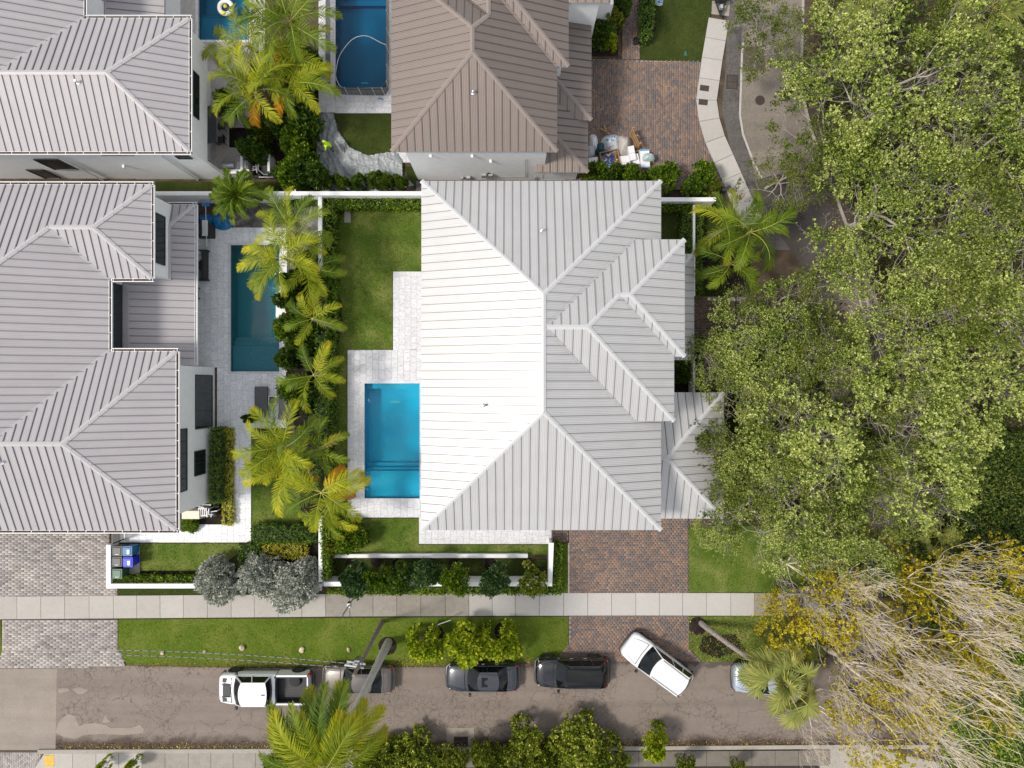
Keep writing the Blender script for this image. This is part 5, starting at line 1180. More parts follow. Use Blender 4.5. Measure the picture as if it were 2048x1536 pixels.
    for s in (1, -1):
        f = sidep(s); gm = MB(); gm.grid(lambda a, b: (f(a, b)[0], f(a, b)[1], f(a, b)[2]), 8, 3); gm.build('side_window', M['carglass'], o, smooth=True)
        pb = MB()
        ups = [0, 1] if kind != 'suv' else [0, .74, 1]
        for t in ups + ([.46] if True else []):
            a = Vector(f(t, 0)); b = Vector(f(t, 1)); pb.beam(a + Vector((0, s*.006, 0)), b + Vector((0, s*.006, 0)), .09 if t in (0, 1) else .06, .035, up=(0, s, .4))
        a = Vector(f(0, 1)); b = Vector(f(1, 1)); pb.beam(a, b, .06, .045); a = Vector(f(0, 0)); b = Vector(f(1, 0)); pb.beam(a, b, .03, .05)
        pb.build('pillar', pm_ if not glassroof else M['p_black'], o)
        mm = MB(); mm.tbox(cowl-.30, cowl-.12, (hw+.02 if s > 0 else -hw-.24), (hw+.24 if s > 0 else -hw-.02), belt+.02, belt+.17, .03, .03); mm.build('wing_mirror', M['black'] if kind != 'sedan' else pm_, o)
        for dx in (cowl-1.05, cowl-1.95):
            if dx > tail: MB().box(dx-.10, dx+.10, s*(hw-.005)-.015, s*(hw-.005)+.015, belt-.17, belt-.14).build('door_handle', M['trim'], o)
        for sx in (1, -1):
            wx_ = hl_-.88 if sx > 0 else -hl_+.95; wr_ = .35 if kind != 'pickup' else .42; yy = s*(hw-.10)
            we = empty('wheel', (wx_, yy, wr_)); we.parent = o; t = MB(); t.lathe([(.17,-.11),(wr_-.03,-.115),(wr_,-.09),(wr_,.09),(wr_-.03,.115),(.17,.11)], 22); t.xf(Matrix.Rotation(R(90), 4, 'X')); t.build('tyre', M['rubber'], we, smooth=True)
            t = MB(); t.lathe([(.05,-.10),(.20,-.09),(.23,-.117),(.23,.117),(.20,.09),(.05,.10)], 14); t.xf(Matrix.Rotation(R(90), 4, 'X')); t.build('rim', M['trim'] if kind == 'sedan' else M['steel_dull'], we)
            ar = MB(); ar.tube([(wx_, s*(hw-.14), wr_), (wx_, s*(hw+.012), wr_)], wr_+.05, 20); ar.build('wheel_arch', M['black'] if kind != 'sedan' else pm_, o)
    # lights, bumpers, shut lines
    for s in (1, -1):
        lm = MB(); lm.tbox(hl_-.40, hl_-.13, min(s*hw*.70, s*hw*.88), max(s*hw*.70, s*hw*.88), hood*.72, hood*.915, .05, .05); lm.build('headlight', M['lamp'], o)
        if kind != 'pickup':
            lm = MB(); lm.tbox(-hl_+.06, -hl_+.20, min(s*hw*.78, s*hw*.94), max(s*hw*.78, s*hw*.94), belt-.30, belt-.07, .02, .03); lm.build('tail_light', M['lamp_red'], o)
    bp = MB(); bp.tube([(hl_-.25, hw*.93, .50), (hl_-.02, hw*.7, .48), (hl_+.03, 0, .48), (hl_-.02, -hw*.7, .48), (hl_-.25, -hw*.93, .50)], .10, 8); bp.build('front_bumper', M['black'] if kind != 'sedan' else pm_, o, smooth=True)
    bp = MB(); bp.tube([(-hl_+.25, hw*.95, .55), (-hl_+.0, hw*.75, .53), (-hl_-.04, 0, .53), (-hl_+.0, -hw*.75, .53), (-hl_+.25, -hw*.95, .55)], .11, 8); bp.build('rear_bumper', M['black'] if kind != 'sedan' else pm_, o, smooth=True)
    sl_ = MB()
    pts = [(hl_-.12, yy*hw*.62, hood*.93) for yy in (-1, 1)]
    for s in (1, -1): sl_.tube([(hl_-.16, s*hw*.52, hood*.925+.02), (hl_-.6, s*hw*.70, hood+.028), (cowl+.12, s*hw*.80, belt+.005)], .009, 4)
    sl_.tube([(cowl+.10, -hw*.8, belt+.01), (cowl+.16, 0, belt+.045), (cowl+.10, hw*.8, belt+.01)], .02, 4)
    if kind == 'sedan': sl_.tube([(tail-.06, -hw*.7, belt+.035), (tail-.10, 0, belt+.06), (tail-.06, hw*.7, belt+.035)], .010, 4)
    sl_.build('shut_line', M['black'], o)
    if sunroof:
        a, b = sunroof; MB().tbox(rf0-b, rf0-a, -wr*.55, wr*.55, zr+.02, zr+.052, .02, .03).build('sunroof', M['carglass'], o)
    if ribs:
        for yy in [(-1 + 2*(i+.5)/9)*wr*.82 for i in range(9)]: MB().box(rf1+.25, rf0-.3, yy-.012, yy+.012, zr+.01, zr + .052 - .04*(yy/wr)**2).build('roof_rib', pm_, o)
    if kind == 'suv':
        for s in (1, -1): MB().tube([(rf0-.25, s*wr*.93, zr+.03), (rf0-.4, s*wr*.93, zr+.06), (rf1+.3, s*wr*.90, zr+.06), (rf1+.15, s*wr*.9, zr+.03)], .018, 6).build('roof_rail', M['black'], o)
    if kind == 'pickup':
        b0, b1 = -hl_+.20, -.80
        MB().box(b0, b1, -hw*.82, hw*.82, .62, .70).build('bed_floor', M['black'], o)
        for i in range(13):
            yy = -hw*.78 + i*hw*1.56/12; MB().box(b0+.06, b1-.03, yy-.03, yy+.03, .70, .725).build('bed_rib', M['frame_dark'], o)
        for s in (1, -1):
            lo, hi = (hw*.84, hw*.995) if s > 0 else (-hw*.995, -hw*.84)
            q = MB(); q.tbox(b0, b1, lo, hi, .42, belt, .0, .02); q.build('bed_side', pm_, o)
            q = MB(); q.box(b0+.02, b1, min(s*hw*.80, s*hw*.838), max(s*hw*.80, s*hw*.838), .70, belt+.012); q.build('bed_liner', M['black'], o)
            q = MB(); q.box(-hl_+.03, -hl_+.20, s*hw*.93-.07, s*hw*.93+.07, belt-.34, belt-.06); q.build('tail_light', M['lamp_red'], o)
        MB().box(b0-.06, b0+.02, -hw*.84, hw*.84, .50, belt-.01).build('tailgate', pm_, o); MB().box(b0+.02, b0+.05, -hw*.8, hw*.8, .70, belt-.02).build('bed_liner', M['black'], o)
        MB().box(b1-.02, b1+.10, -hw*.9, hw*.9, .60, belt+.01).build('cab_rear', M['black'], o)
        t = MB(); t.lathe([(.18,0),(.36,.02),(.38,.12),(.34,.2),(.18,.22)], 20, (-1.9, -hw*.42, .73)); t.build('spare_tyre', M['rubber'], o)
        MB().box(cowl+.20, cowl+.66, -.34, .34, belt-.0, belt+.06).build('hood_scoop', M['black'], o)
        for s in (1, -1): MB().box(cowl+.18, cowl+.72, s*.40-.03, s*.40+.03, belt+.0, belt+.07).build('hood_scoop', M['black'], o); MB().box(hl_-.62, hl_-.36, s*.62-.12, s*.62+.12, hood-.04, hood+.05).build('hood_vent', M['black'], o)
        for i in range(9): yy = (-1+2*(i+.5)/9)*wr*.8; MB().box(rf1+.12, rf0-.25, yy-.02, yy+.02, zr+.01, zr+.05 - .035*(yy/wr)**2).build('roof_rib', pm_, o)
        MB().box(rf1+.10, rf1+.32, -.03, .03, zr+.03, zr+.07).build('roof_aerial', M['black'], o)
    return o
PI = math.pi
car('white four-door pickup truck with black open bed and hood vents', -16.0, -19.72, PI, 6.0, 1.98, 1.95, 'p_white', 'pickup', 'pickup_truck', 'pickup truck')
car('taupe saloon car parked under the leaning palm trunk behind the pickup', -10.05, -19.25, PI, 4.55, 1.76, 1.45, 'p_silver', 'sedan')
car('graphite saloon car with sunroof, partly under lime green shrubs', -1.93, -19.13, PI, 4.65, 1.80, 1.45, 'p_dark', 'sedan', sunroof=(.25, .68))
car('glossy black crossover with full black glass roof', 3.92, -18.78, PI, 4.75, 1.92, 1.62, 'p_black', 'suv', glassroof=True)
car('white SUV with ribbed roof stopped askew at the brick driveway', 9.45, -18.25, R(143.5), 4.85, 1.92, 1.78, 'p_white', 'suv', name='parked_suv', cat='SUV', ribs=True)
car('pale blue car with ridged hood, its back half under the fan palm', 16.8, -19.15, PI, 4.8, 1.9, 1.65, 'p_blue', 'suv')

# boat trailer nose at the top of the pavement
o = empty('trailer', at(1441, 8, .4), 0, 'black trailer with narrow pointed drawbar resting on the verge slab', 'trailer')
m = MB(); m.tube([(0,-.75,.0),(-.55,.7,.1),(-.6,1.6,.1)], .05, 6); m.tube([(0,-.75,0),(.55,.7,.1),(.6,1.6,.1)], .05, 6); m.tube([(0,-.85,0),(0,1.4,.1)], .05, 6)
for yy in (.1,.7,1.3): m.tube([(-.6,yy+.1,.1),(.6,yy+.1,.1)], .04, 6)
m.build('frame', M['black'], o); MB().tbox(-.32,.32,.0,.9,.12,.5,.1,.1).build('cargo_box', M['frame_dark'], o); MB().tbox(-.12,.12,-.45,-.15,-.05,.3,.03,.03).build('winch', M['steel_dull'], o)
for s in (-1,1):
    t = MB(); t.lathe([(.1,-.09),(.3,-.09),(.32,0),(.3,.09),(.1,.09)], 16); t.xf(Matrix.Rotation(R(90),4,'Y')); t.build('wheel', M['rubber'], o, loc=(s*.72,.9,-.08))

# ================================================================== STREET THINGS
def bin_(px, py, mat, label, lid_label=None, rz=0.0, sticker=True):
    p = at(px, py, 1.05); o = empty('wheeled_bin', (p.x, p.y, .09), rz, label, 'wheeled bin', 'wheeled bins inside the white enclosure')
    m = MB(); m.tbox(-.25,.25,-.26,.26,.06,.98,-.04,-.04); m.build('body', M[mat], o)
    m = MB(); m.tbox(-.31,.31,-.32,.32,.98,1.04,.01,.01); m.tbox(-.27,.25,-.26,.26,1.04,1.075,.03,.04); m.build('lid', M[mat], o)
    m = MB(); m.tube([(-.33,-.24,1.0),(-.33,.24,1.0)], .02, 6); m.build('handle', M[mat], o)
    if sticker: m = MB(); m.box(-.02,.14,-.16,.10,1.0755,1.079); m.box(.02,.10,-.20,-.16,1.0755,1.078); m.build('label', M['white'], o)
    else: m = MB(); m.box(-.13,.10,-.22,-.19,1.0755,1.079); m.build('label', M['white'], o)
    for s in (-1,1):
        t = MB(); t.lathe([(.03,-.03),(.11,-.03),(.11,.03),(.03,.03)], 12); t.xf(Matrix.Rotation(R(90),4,'X')); t.build('wheel', M['rubber'], o, loc=(-.24, s*.26, .11))
    return o
for nm, c in (('bin_black',(.035,.033,.032)),('bin_blue',(.01,.13,.30)),('bin_royal',(.005,.02,.55)),('bin_green',(.03,.10,.045))): M[nm] = basic(nm, c, .45, noise=.15, scale=4)
bin_(236, 1102, 'bin_black', 'black bin nearest the slatted gate, in the top corner of the enclosure', sticker=False)
bin_(235.5, 1123, 'bin_black', 'black bin between the other black bin and the green one', sticker=False)
bin_(256, 1102, 'bin_blue', 'mid-blue recycling bin with white sticker next to the gate')
bin_(257, 1124, 'bin_royal', 'bright royal blue recycling bin with white sticker on the lid')
bin_(236, 1147, 'bin_green', 'dark green bin in front of the hedge', sticker=False)
# slatted gate
p = at(228, 1076, 1.3); o = empty('gate', (p.x, p.y, .08), 0, 'black metal gate of narrow slats between paver driveway and terrace', 'gate')
for i in range(11): MB().box(-.30+.0, .34, -.012, .012, 0, .05).build('slat', M['frame_dark'], o, loc=(0, 0, .1 + i*.115))
g_ = MB(); g_.box(-.36,-.30,-.03,.03,0,1.4); g_.box(.34,.40,-.03,.03,0,1.4); g_.box(-.36,.40,-.025,.025,1.38,1.43); g_.build('gate_frame', M['black'], o); o.rotation_euler = (0,0,R(90))
p = at(1105, 1072, 1.2); o = empty('gate', (p.x, p.y, .08), R(90), 'narrow dark gate at the end of the marble strip beside the brick driveway', 'gate')
for i in range(9): MB().box(-.38,.38,-.012,.012,0,.06).build('slat', M['frame_dark'], o, loc=(0,0,.1+i*.13))
g_ = MB(); g_.box(-.44,-.38,-.03,.03,0,1.35); g_.box(.38,.44,-.03,.03,0,1.35); g_.build('gate_frame', M['black'], o)

# mesh pool fence
def meshmat():
    m = bpy.data.materials.new('black_mesh'); m.use_nodes = True; t = m.node_tree; p = t.nodes['Principled BSDF']; p.inputs['Base Color'].default_value = (.012,.012,.015,1); p.inputs['Roughness'].default_value = .7
    tr = t.nodes.new('ShaderNodeBsdfTransparent'); ms = t.nodes.new('ShaderNodeMixShader'); ms.inputs[0].default_value = .22; t.links.new(p.outputs[0], ms.inputs[1]); t.links.new(tr.outputs[0], ms.inputs[2]); t.links.new(ms.outputs[0], t.nodes['Material Output'].inputs['Surface']); return m
M['mesh'] = meshmat()
fe = empty('pool_fence', at(716, 186, .1), 0, 'black see-through mesh fence with thin pale posts around the dark blue pool', 'pool fence')
base = [(661,-30),(661,20),(661,50),(661,80),(661,110),(661,140),(661,170),(668,187),(697,190),(724,190.5),(751,191),(770,191),(779,178),(779,145),(779,110),(779,75),(779,40),(779,5),(779,-30)]
off = Vector(fe.location)
bp_ = [at(x, y, .11) - off for x, y in base]
for a, b in zip(bp_, bp_[1:]):
    mb = MB(); u = Vector((0,0,1.2)); mb._a([a, b, b+u, a+u], [(0,1,2,3)]); mb.build('mesh_panel', M['mesh'], fe)
    MB().beam(a+u, b+u, .02, .03).build('top_rail', M['black'], fe)
for a in bp_: MB().tube([a, a + Vector((0,0,1.24))], .016, 6).build('post', M['pvc'], fe)

# flush covers and grates
def plate(name, px, py, w_, h_, rz, mat, label, cat, z=.112, th=.02, round_=False, slots=0, group=None):
    p = at(px, py, z); o = empty(name, (p.x, p.y, z - th), R(rz), label, cat, group); mb = MB()
    if round_: mb.lathe([(w_/2,0),(w_/2,th),(w_/2-.02,th+.004)], 28)
    elif slots: pass
    else: mb.tbox(-w_/2, w_/2, -h_/2, h_/2, 0, th, .006, .006)
    if mb.v: mb.build('cover', M[mat], o)
    if slots:
        f = MB(); e = .05
        for q in ((-w_/2,w_/2,-h_/2,-h_/2+e),(-w_/2,w_/2,h_/2-e,h_/2),(-w_/2,-w_/2+e,-h_/2+e,h_/2-e),(w_/2-e,w_/2,-h_/2+e,h_/2-e)): f.box(*q, 0, th)
        f.build('frame', M['iron'], o); MB().box(-w_/2+.01,w_/2-.01,-h_/2+.01,h_/2-.01,-.02,.004).build('pit', M['rubber'], o)
        for i in range(slots):
            x = -w_/2 + e + (w_-2*e)*(i+.5)/slots; MB().box(x-.011,x+.011,-h_/2+e,h_/2-e,.006,th-.002).build('bar', M['iron'], o)
        MB().box(-w_/2+e,w_/2-e,-.02,.02,.006,th-.001).build('crossbar', M['iron'], o)
    return o
plate('utility_cover', 1409, 176, .60, .38, -8, 'iron', 'dark cover plate in the pavement, upper one of the two', 'utility cover', .122, group='cover plates in the pavement')
plate('utility_cover', 1406.5, 204, .60, .38, -6, 'iron', 'dark rusty cover plate in the pavement, lower one of the two', 'utility cover', .122, group='cover plates in the pavement')
plate('storm_grate', 1464.5, 163.5, .76, .95, -3, 'iron', 'rusty storm drain grate beside the curving pavement', 'storm grate', .045, .03, slots=9)
plate('manhole_cover', 1520, 200.5, .64, .64, 0, 'iron', 'round iron manhole cover in the lane', 'manhole cover', .03, .02, round_=True)
plate('storm_grate', 922, 1483, .92, .62, 0, 'iron', 'storm drain grate against the kerb in a concrete patch', 'storm grate', .045, .03, slots=11)
plate('storm_grate', 579, 1482, .6, .62, 0, 'iron', 'storm drain grate partly under the drooping coconut fronds', 'storm grate', .045, .03, slots=7)
M['valve_green'] = basic('green_plastic', (.02,.12,.08), .5)
plate('valve_box_lid', 1371, 107, .20, .30, 0, 'valve_green', 'small green valve box lid in the lawn', 'valve box lid', .07)
plate('stepping_stone', 695, 434, .42, .72, 0, 'walk', 'pale stone slab at the corner of the back lawn', 'stepping stone', .085, .03)
# holes in the manhole cover
mb = MB()
for i in range(6):
    for j in range(6):
        x, y = -.22+i*.088, -.22+j*.088
        if x*x+y*y < .065: mb.box(x-.02,x+.02,y-.02,y+.02,0,.004)
q = at(1520,200.5,.033); o2 = mb.build('cover_pattern', M['rubber'], bpy.data.objects['manhole_cover'], loc=(0,0,.022))
# painted survey arrow on the pavement
p = at(1476, 392, .112); mb = MB(); mb.box(-.42,.42,-.018,.018,0,.003)
for i in range(18):
    a, b = 2*PI*i/18, 2*PI*(i+1)/18; mb.beam((.08+.17*math.cos(a), .15*math.sin(a), .0035), (.08+.17*math.cos(b), .15*math.sin(b), .0035), .022, .003)
mb.beam((-.42,0,.0036),(-.30,.06,.0036),.02,.003); o = mb.build('painted_arrow', M['orange_paint'], loc=(p.x, p.y, .107)); tag(o, 'orange survey mark sprayed on the pavement, a line with a small loop', 'paint marking')
# mailbox
p = at(1452, 377, 1.1); o = empty('mailbox', (p.x, p.y, .05), R(25), 'black mailbox on a post beside the curving pavement', 'mailbox')
MB().box(-.05,.05,-.05,.05,0,1.0).build('post', M['black'], o); m = MB(); m.tbox(-.28,.28,-.11,.11,.95,1.17,.0,.03); m.build('box', M['frame_dark'], o); MB().box(.283,.30,-.09,.09,.97,1.13).build('door', M['black'], o)
# rocks along the verge
def rock(px, py, s, label, seed, group='pale rocks along the verge'):
    g = np.random.default_rng(seed); bm_ = bmesh.new(); bmesh.ops.create_icosphere(bm_, subdivisions=2, radius=1)
    n = g.normal(size=(6,3)); n /= np.linalg.norm(n, axis=1)[:,None]
    for v in bm_.verts:
        k = 1.0
        for q in n: k = min(k, .72/max(.05, float(np.dot(q, v.co))) if np.dot(q, v.co) > .72 else k)
        v.co = v.co*k*(1+g.normal()*.05); v.co.x *= s[0]; v.co.y *= s[1]; v.co.z *= s[2]
    me = bpy.data.meshes.new('rock'); bm_.to_mesh(me); bm_.free(); me.materials.append(M['rock']); p = at(px, py, .1)
    o = link('rock', me, None, (p.x, p.y, .04 + s[2]*.5), (0,0,g.random()*3)); return tag(o, label, 'rock', group)
rock(324.5,1306,(.15,.15,.13),'small knobbly tan rock on the verge, nearest the grey paver driveway',1); rock(409,1304,(.14,.13,.12),'small rounded pale rock, second along the verge from the paver driveway',2)
rock(484.5,1294,(.24,.20,.2),'biggest, angular orange-tan rock on the verge above the pickup',3); rock(604,1300,(.22,.20,.16),'smooth pale oval rock on the verge beyond the pickup tailgate',4)
rock(697,1300,(.19,.11,.12),'flat triangular pale rock near the palm trunk',5); rock(1423,1260,(.10,.11,.1),'small white stone by the base of the fan palm',6)

# utility pole, cables, leaning posts
b = at(765, 1243, .04); tp = at(707, 1352, 8.6); o = empty('utility_pole', (b.x, b.y, .04), 0, 'weathered wooden utility pole crossing the palm trunk above the taupe car', 'utility pole')
d = tp - b; n = 10; m = MB(); m.tube([d*(i/n) for i in range(n+1)], [.15 - .05*i/n for i in range(n+1)], 10); m.build('pole', M['wood_grey'], o, smooth=True)
m = MB(); 
for z in (.80,.86): c = d*z; m.beam(c+Vector((-.75,.12,0)), c+Vector((.3,-.05,0)), .09, .09)
m.build('crossarm', M['steel_dull'], o)
m = MB()
for i, dx in enumerate((-.6,-.3,.1,.25)): m.lathe([(.03,0),(.06,.05),(.04,.1),(.06,.14),(.02,.2)], 8, tuple(d*.82 + Vector((dx,.08,.05))))
m.build('insulator', M['pvc'], o); m = MB(); m.tbox(-.16,.16,-.16,.16,0,.4,.02,.02); m.xf(Matrix.Translation(d*.78 + Vector((-.15,.1,0)))); m.build('junction_box', M['steel'], o)
M['wire'] = basic('twisted_cable', (.42,.42,.44), .4, metal=.5); M['wire_dark'] = basic('cable_sheath', (.03,.03,.03), .5)
def cable(a, c, sag, label, r=.016, helix=True, group='overhead cables'):
    n = 90; P = []
    for i in range(n+1):
        t = i/n; q = a.lerp(c, t); q.z -= sag*4*t*(1-t); P.append(q)
    o = empty('cable', a, 0, label, 'cable', group); m = MB(); m.tube([q-a for q in P], r, 5); m.build('sheath', M['wire_dark'], o)
    if helix:
        S = MB(); k = 0
        for i in range(0, n-1, 3): S.tube([P[i]-a+Vector((0,0,r*.9)), P[min(i+2,n)]-a+Vector((0,0,r*.9))], r*.75, 4)
        S.build('twist', M['wire'], o)
    return o
cable(at(236,1300,7.0), at(708,1328,7.2), .35, 'upper twisted overhead cable running across the grass to the pole', .022)
cable(at(236,1310,6.6), at(714,1338,6.8), .30, 'lower twisted overhead cable running across the grass to the pole', .020)
cable(at(700,1222,4.4), at(712,1335,7.2), .1, 'thin dark drop wire from the short grey post to the pole', .008, False)
b = at(711, 1190, .1); t = at(685, 1231, 4.3); o = empty('grey_post', (b.x,b.y,.06), 0, 'short pale metal service post beside the pavement under the street trees', 'service post')
d = t-b; m = MB(); m.tube([Vector((0,0,0)), d*.5, d], [.05,.05,.05], 8); m.build('post', M['steel_dull'], o, smooth=True); m = MB(); m.tbox(-.12,.12,-.16,.16,0,.45,.02,.02); m.xf(Matrix.Translation(d*.45)); m.build('meter', M['steel'], o); m=MB(); m.tube([d, d+Vector((.1,-.1,.4))], [.04,.02], 6); m.build('cap', M['steel'], o)
a = at(857,1256,.12); c = at(902,1240,1.2); m = MB(); m.tube([Vector((0,0,0)), c-a], .035, 8); o = m.build('metal_rod', M['steel_dull'], loc=a); tag(o, 'bare grey metal pipe leaning out of the verge shrubs', 'metal pipe')

# ================================================================== TERRACE THINGS
# float ring in the corner pool
p = at(453, 17, .0); o = empty('float_ring', (p.x, p.y, .02), 0, 'white flowered inflatable ring with a yellow head floating in the blue pool', 'pool float')
def ringm():
    m, t, q, N, L = nodes('printed_vinyl'); v = N('ShaderNodeTexVoronoi'); v.inputs['Scale'].default_value = 9; L(pos(N), v.inputs['Vector'])
    r = ramp(N, [(0,(.8,.1,.2)),(.07,(.75,.6,.1)),(.12,(.80,.78,.74))]); L(v.outputs['Distance'], r.inputs[0]); L(r.outputs[0], q.inputs['Base Color']); q.inputs['Roughness'].default_value = .3; return m
m = MB(); pts = [(.42*math.cos(2*PI*i/28), .42*math.sin(2*PI*i/28), .1) for i in range(29)]; m.tube(pts, .145, 12, cap=False); m.build('ring', ringm(), o, smooth=True)
M['duck'] = basic('yellow_vinyl', (.75,.55,.02), .3); m = MB(); m.lathe([(.02,-.12),(.11,-.06),(.12,.02),(.06,.1),(.01,.12)], 12, (-.03,.08,.12)); m.build('head', M['duck'], o, smooth=True); m = MB(); m.lathe([(.02,-.08),(.16,0),(.12,.1),(.02,.14)], 12, (-.1,-.42,.2), 1.2, .8); m.build('wing', M['duck'], o, smooth=True)
# blue umbrella, planters, seats
p = at(390, 86, 1.9); o = empty('parasol', (p.x, p.y, .1), 0, 'bright blue folded parasol beside the corner pool', 'parasol'); m = MB(); m.tube([(0,0,0),(0,0,2.2)], .03, 8); m.build('pole', M['steel'], o)
m = MB(); m.lathe([(.32,1.2),(.30,1.5),(.2,1.9),(.05,2.2)], 12, (0,0,0), .8, 1.3); m.build('canopy', M['blue_cover'], o, smooth=False)
p = at(339, 8, .5); o = empty('wicker_chair', (p.x, p.y, .1), R(30), 'round black wicker chair with blue cushion at the top edge terrace', 'chair'); m = MB(); m.lathe([(.28,0),(.42,.2),(.46,.55),(.42,.56),(.36,.3),(.1,.28)], 16); m.build('frame', M['cloth_dark'], o, smooth=True); m = MB(); m.lathe([(.1,.3),(.36,.34),(.34,.44),(.1,.46)], 16); m.build('cushion', M['blue_cover'], o, smooth=True)
def lounger(px, py, label):
    p = at(px, py, .35); o = empty('sun_lounger', (p.x, p.y, .1), 0, label, 'sun lounger', 'grey sun loungers below the teal pool')
    MB().box(-.42,.42,-.55,.95,.24,.36).build('mattress', M['cloth_grey'], o); m = MB(); m._a([(-.42,-.55,.36),(.42,-.55,.36),(.42,-1.05,.62),(-.42,-1.05,.62),(-.42,-.55,.24),(.42,-.55,.24),(.42,-1.08,.52),(-.42,-1.08,.52)], [(0,3,2,1),(4,5,6,7),(0,1,5,4),(1,2,6,5),(2,3,7,6),(3,0,4,7)]); m.build('backrest', M['cloth_grey'], o)
    m = MB(); m.box(-.40,.40,-1.0,.9,.16,.24); m.build('frame', M['frame_dark'], o)
    for sx in (-.38,.38):
        for sy in (-.85,.8): MB().box(sx-.03,sx+.03,sy-.03,sy+.03,0,.16).build('leg', M['frame_dark'], o)
lounger(523, 802, 'grey sun lounger fully in view on the marble terrace'); lounger(571, 806, 'grey sun lounger half hidden under the palm and shrubs')
p = at(547, 800, .3); o = empty('side_table', (p.x,p.y,.1), 0, 'small glass-topped side table between the two loungers', 'side table'); MB().box(-.22,.22,-.24,.24,.38,.41).build('table_top', M['glass'], o); m = MB(); m.box(-.25,.25,.24,.27,.36,.42); m.box(-.25,.25,-.27,-.24,.36,.42); m.box(-.25,-.22,-.24,.24,.36,.42); m.box(.22,.25,-.24,.24,.36,.42); m.build('frame', M['blue_cover'] if False else M['steel'], o)
for sx in (-.2,.2):
    for sy in (-.2,.2): MB().box(sx-.02,sx+.02,sy-.02,sy+.02,0,.36).build('leg', M['steel'], o)
p = at(404, 530, .6); o = empty('outdoor_sofa', (p.x-.35, p.y, .1), 0, 'dark outdoor sofa with striped cushions half under the lean-to eave', 'sofa')
MB().box(-.35,.45,-.85,.85,.12,.38).build('seat', M['cloth_dark'], o); MB().box(.45,.62,-.9,.9,.12,.80).build('backrest', M['cloth_dark'], o)
for s in (-1,1): MB().box(-.4,.7,s*.95-.05,s*.95+.05,.1,.58).build('armrest', M['cloth_dark'], o); m = MB(); m.tbox(-.18,.40,-.32,.32,0,.16,.06,.06); m.xf(Matrix.Rotation(R(25*s),4,'Z')); m.build('cushion', basic('striped_cushion', (.36,.36,.38), .9, noise=.5, scale=3) if s > 0 else M['cloth_grey'], o, loc=(.05,.55*s,.42))
p = at(391, 585, .6); o = empty('outdoor_chair', (p.x-.2, p.y, .1), 0, 'dark chair just poking out below the sofa, under the eave', 'chair'); MB().box(-.3,.25,-.32,.32,.3,.38).build('seat', M['cloth_dark'], o); MB().box(.25,.33,-.36,.36,.3,.8).build('backrest', M['cloth_dark'], o)
for sx in (-.27,.27):
    for sy in (-.34,.34): MB().box(sx-.03,sx+.03,sy-.03,sy+.03,0,.5).build('leg', M['cloth_dark'], o)
p = at(408, 461, .7); o = empty('grill_station', (p.x, p.y, .1), 0, 'white-topped storage bench and black grill by the blue bags', 'grill'); MB().box(-.5,.5,-.42,.42,0,.8).build('body', M['cloth_dark'], o); MB().box(-.02,.34,-.40,.62,.8,.86).build('counter', M['white'], o); m = MB(); m.tbox(-.48,-.06,-.34,.36,.8,1.05,.08,.06); m.build('grill_lid', M['black'], o)
p = at(412, 445, 1.2); o = empty('pool_broom', (p.x-.05,p.y-.3,1.0), 0, 'long white-handled pool brush with a blue head laid over the grill bench', 'pool brush'); MB().tube([(0,-1.2,-.02),(0,1.4,.14)], .022, 6).build('handle', M['pvc'], o); MB().tbox(-.26,.26,1.35,1.62,.08,.18,.02,.02).build('head', M['blue_cover'], o)
def crumple(name, px, py, z, sx, sy, h, mat, label, cat, seed, group=None, res=26, fold=1.0, zb=.08):
    g = np.random.default_rng(seed); ph = g.random(12)*6.28; ds = g.normal(size=(12,2))*3.2
    p = at(px, py, z); m = MB()
    def f(u, v):
        x, y = 2*u-1, 2*v-1; r = math.sqrt(x*x*x*x + y*y*y*y)**.5; e = max(0, 1-r**2.2)
        w_ = sum(math.sin(ds[i][0]*x + ds[i][1]*y + ph[i]) for i in range(12))/12; rr = sum(abs(math.sin(ds[i][1]*x*1.7 - ds[i][0]*y*1.7 + ph[i])) for i in range(12))/12
        k = 1 + .06*math.sin(ph[0] + math.atan2(y, x)*3); sh = 1/max(1.0, math.hypot(x,y))**.6
        return (x*sx/2*k*sh, y*sy/2*k*sh, e*h*(.75 + .3*w_*fold) + h*.25*(rr-.6)*fold*min(1, e*4))
    m.grid(f, res, res); m.build(name, mat, smooth=True, loc=(p.x, p.y, zb)); o = bpy.data.objects[-1] if False else None
    return None
def crumpled(name, *a, **k):
    n0 = set(bpy.data.objects.keys()); lab, cat = a[7], a[8]; crumple(name, *a[:7], lab, cat, a[9], **{q: v for q, v in k.items() if q != 'group'})
    o = [bpy.data.objects[x] for x in bpy.data.objects.keys() if x not in n0][0]; return tag(o, lab, cat, k.get('group'))
M['blue_bag'] = basic('blue_woven_sack', (.01,.15,.36), .35, noise=.5, scale=5, bump=.5)
crumpled('blue_sack', 411, 439, .3, .95, .85, .55, M['blue_bag'], 'blue plastic sack beside the white grill counter', 'sack', 3, group='blue sacks in the corner')
crumpled('blue_sack', 443, 441, .3, 1.5, 1.15, .5, M['blue_bag'], 'larger blue plastic cover half under the dark palm', 'sack', 4, group='blue sacks in the corner')
# white bench at the pool edge
p = at(564, 616, .45); o = empty('pool_bench', (p.x,p.y,0), 0, 'white raised block on the edge of the teal pool', 'pool ledge'); m = MB(); m.tbox(-.36,.36,-.98,.98,.0,.48,.01,.01); m.build('block', M['wallpaint'], o); MB().box(-.38,.38,-1.0,1.0,.48,.52).build('coping', M['white'], o)
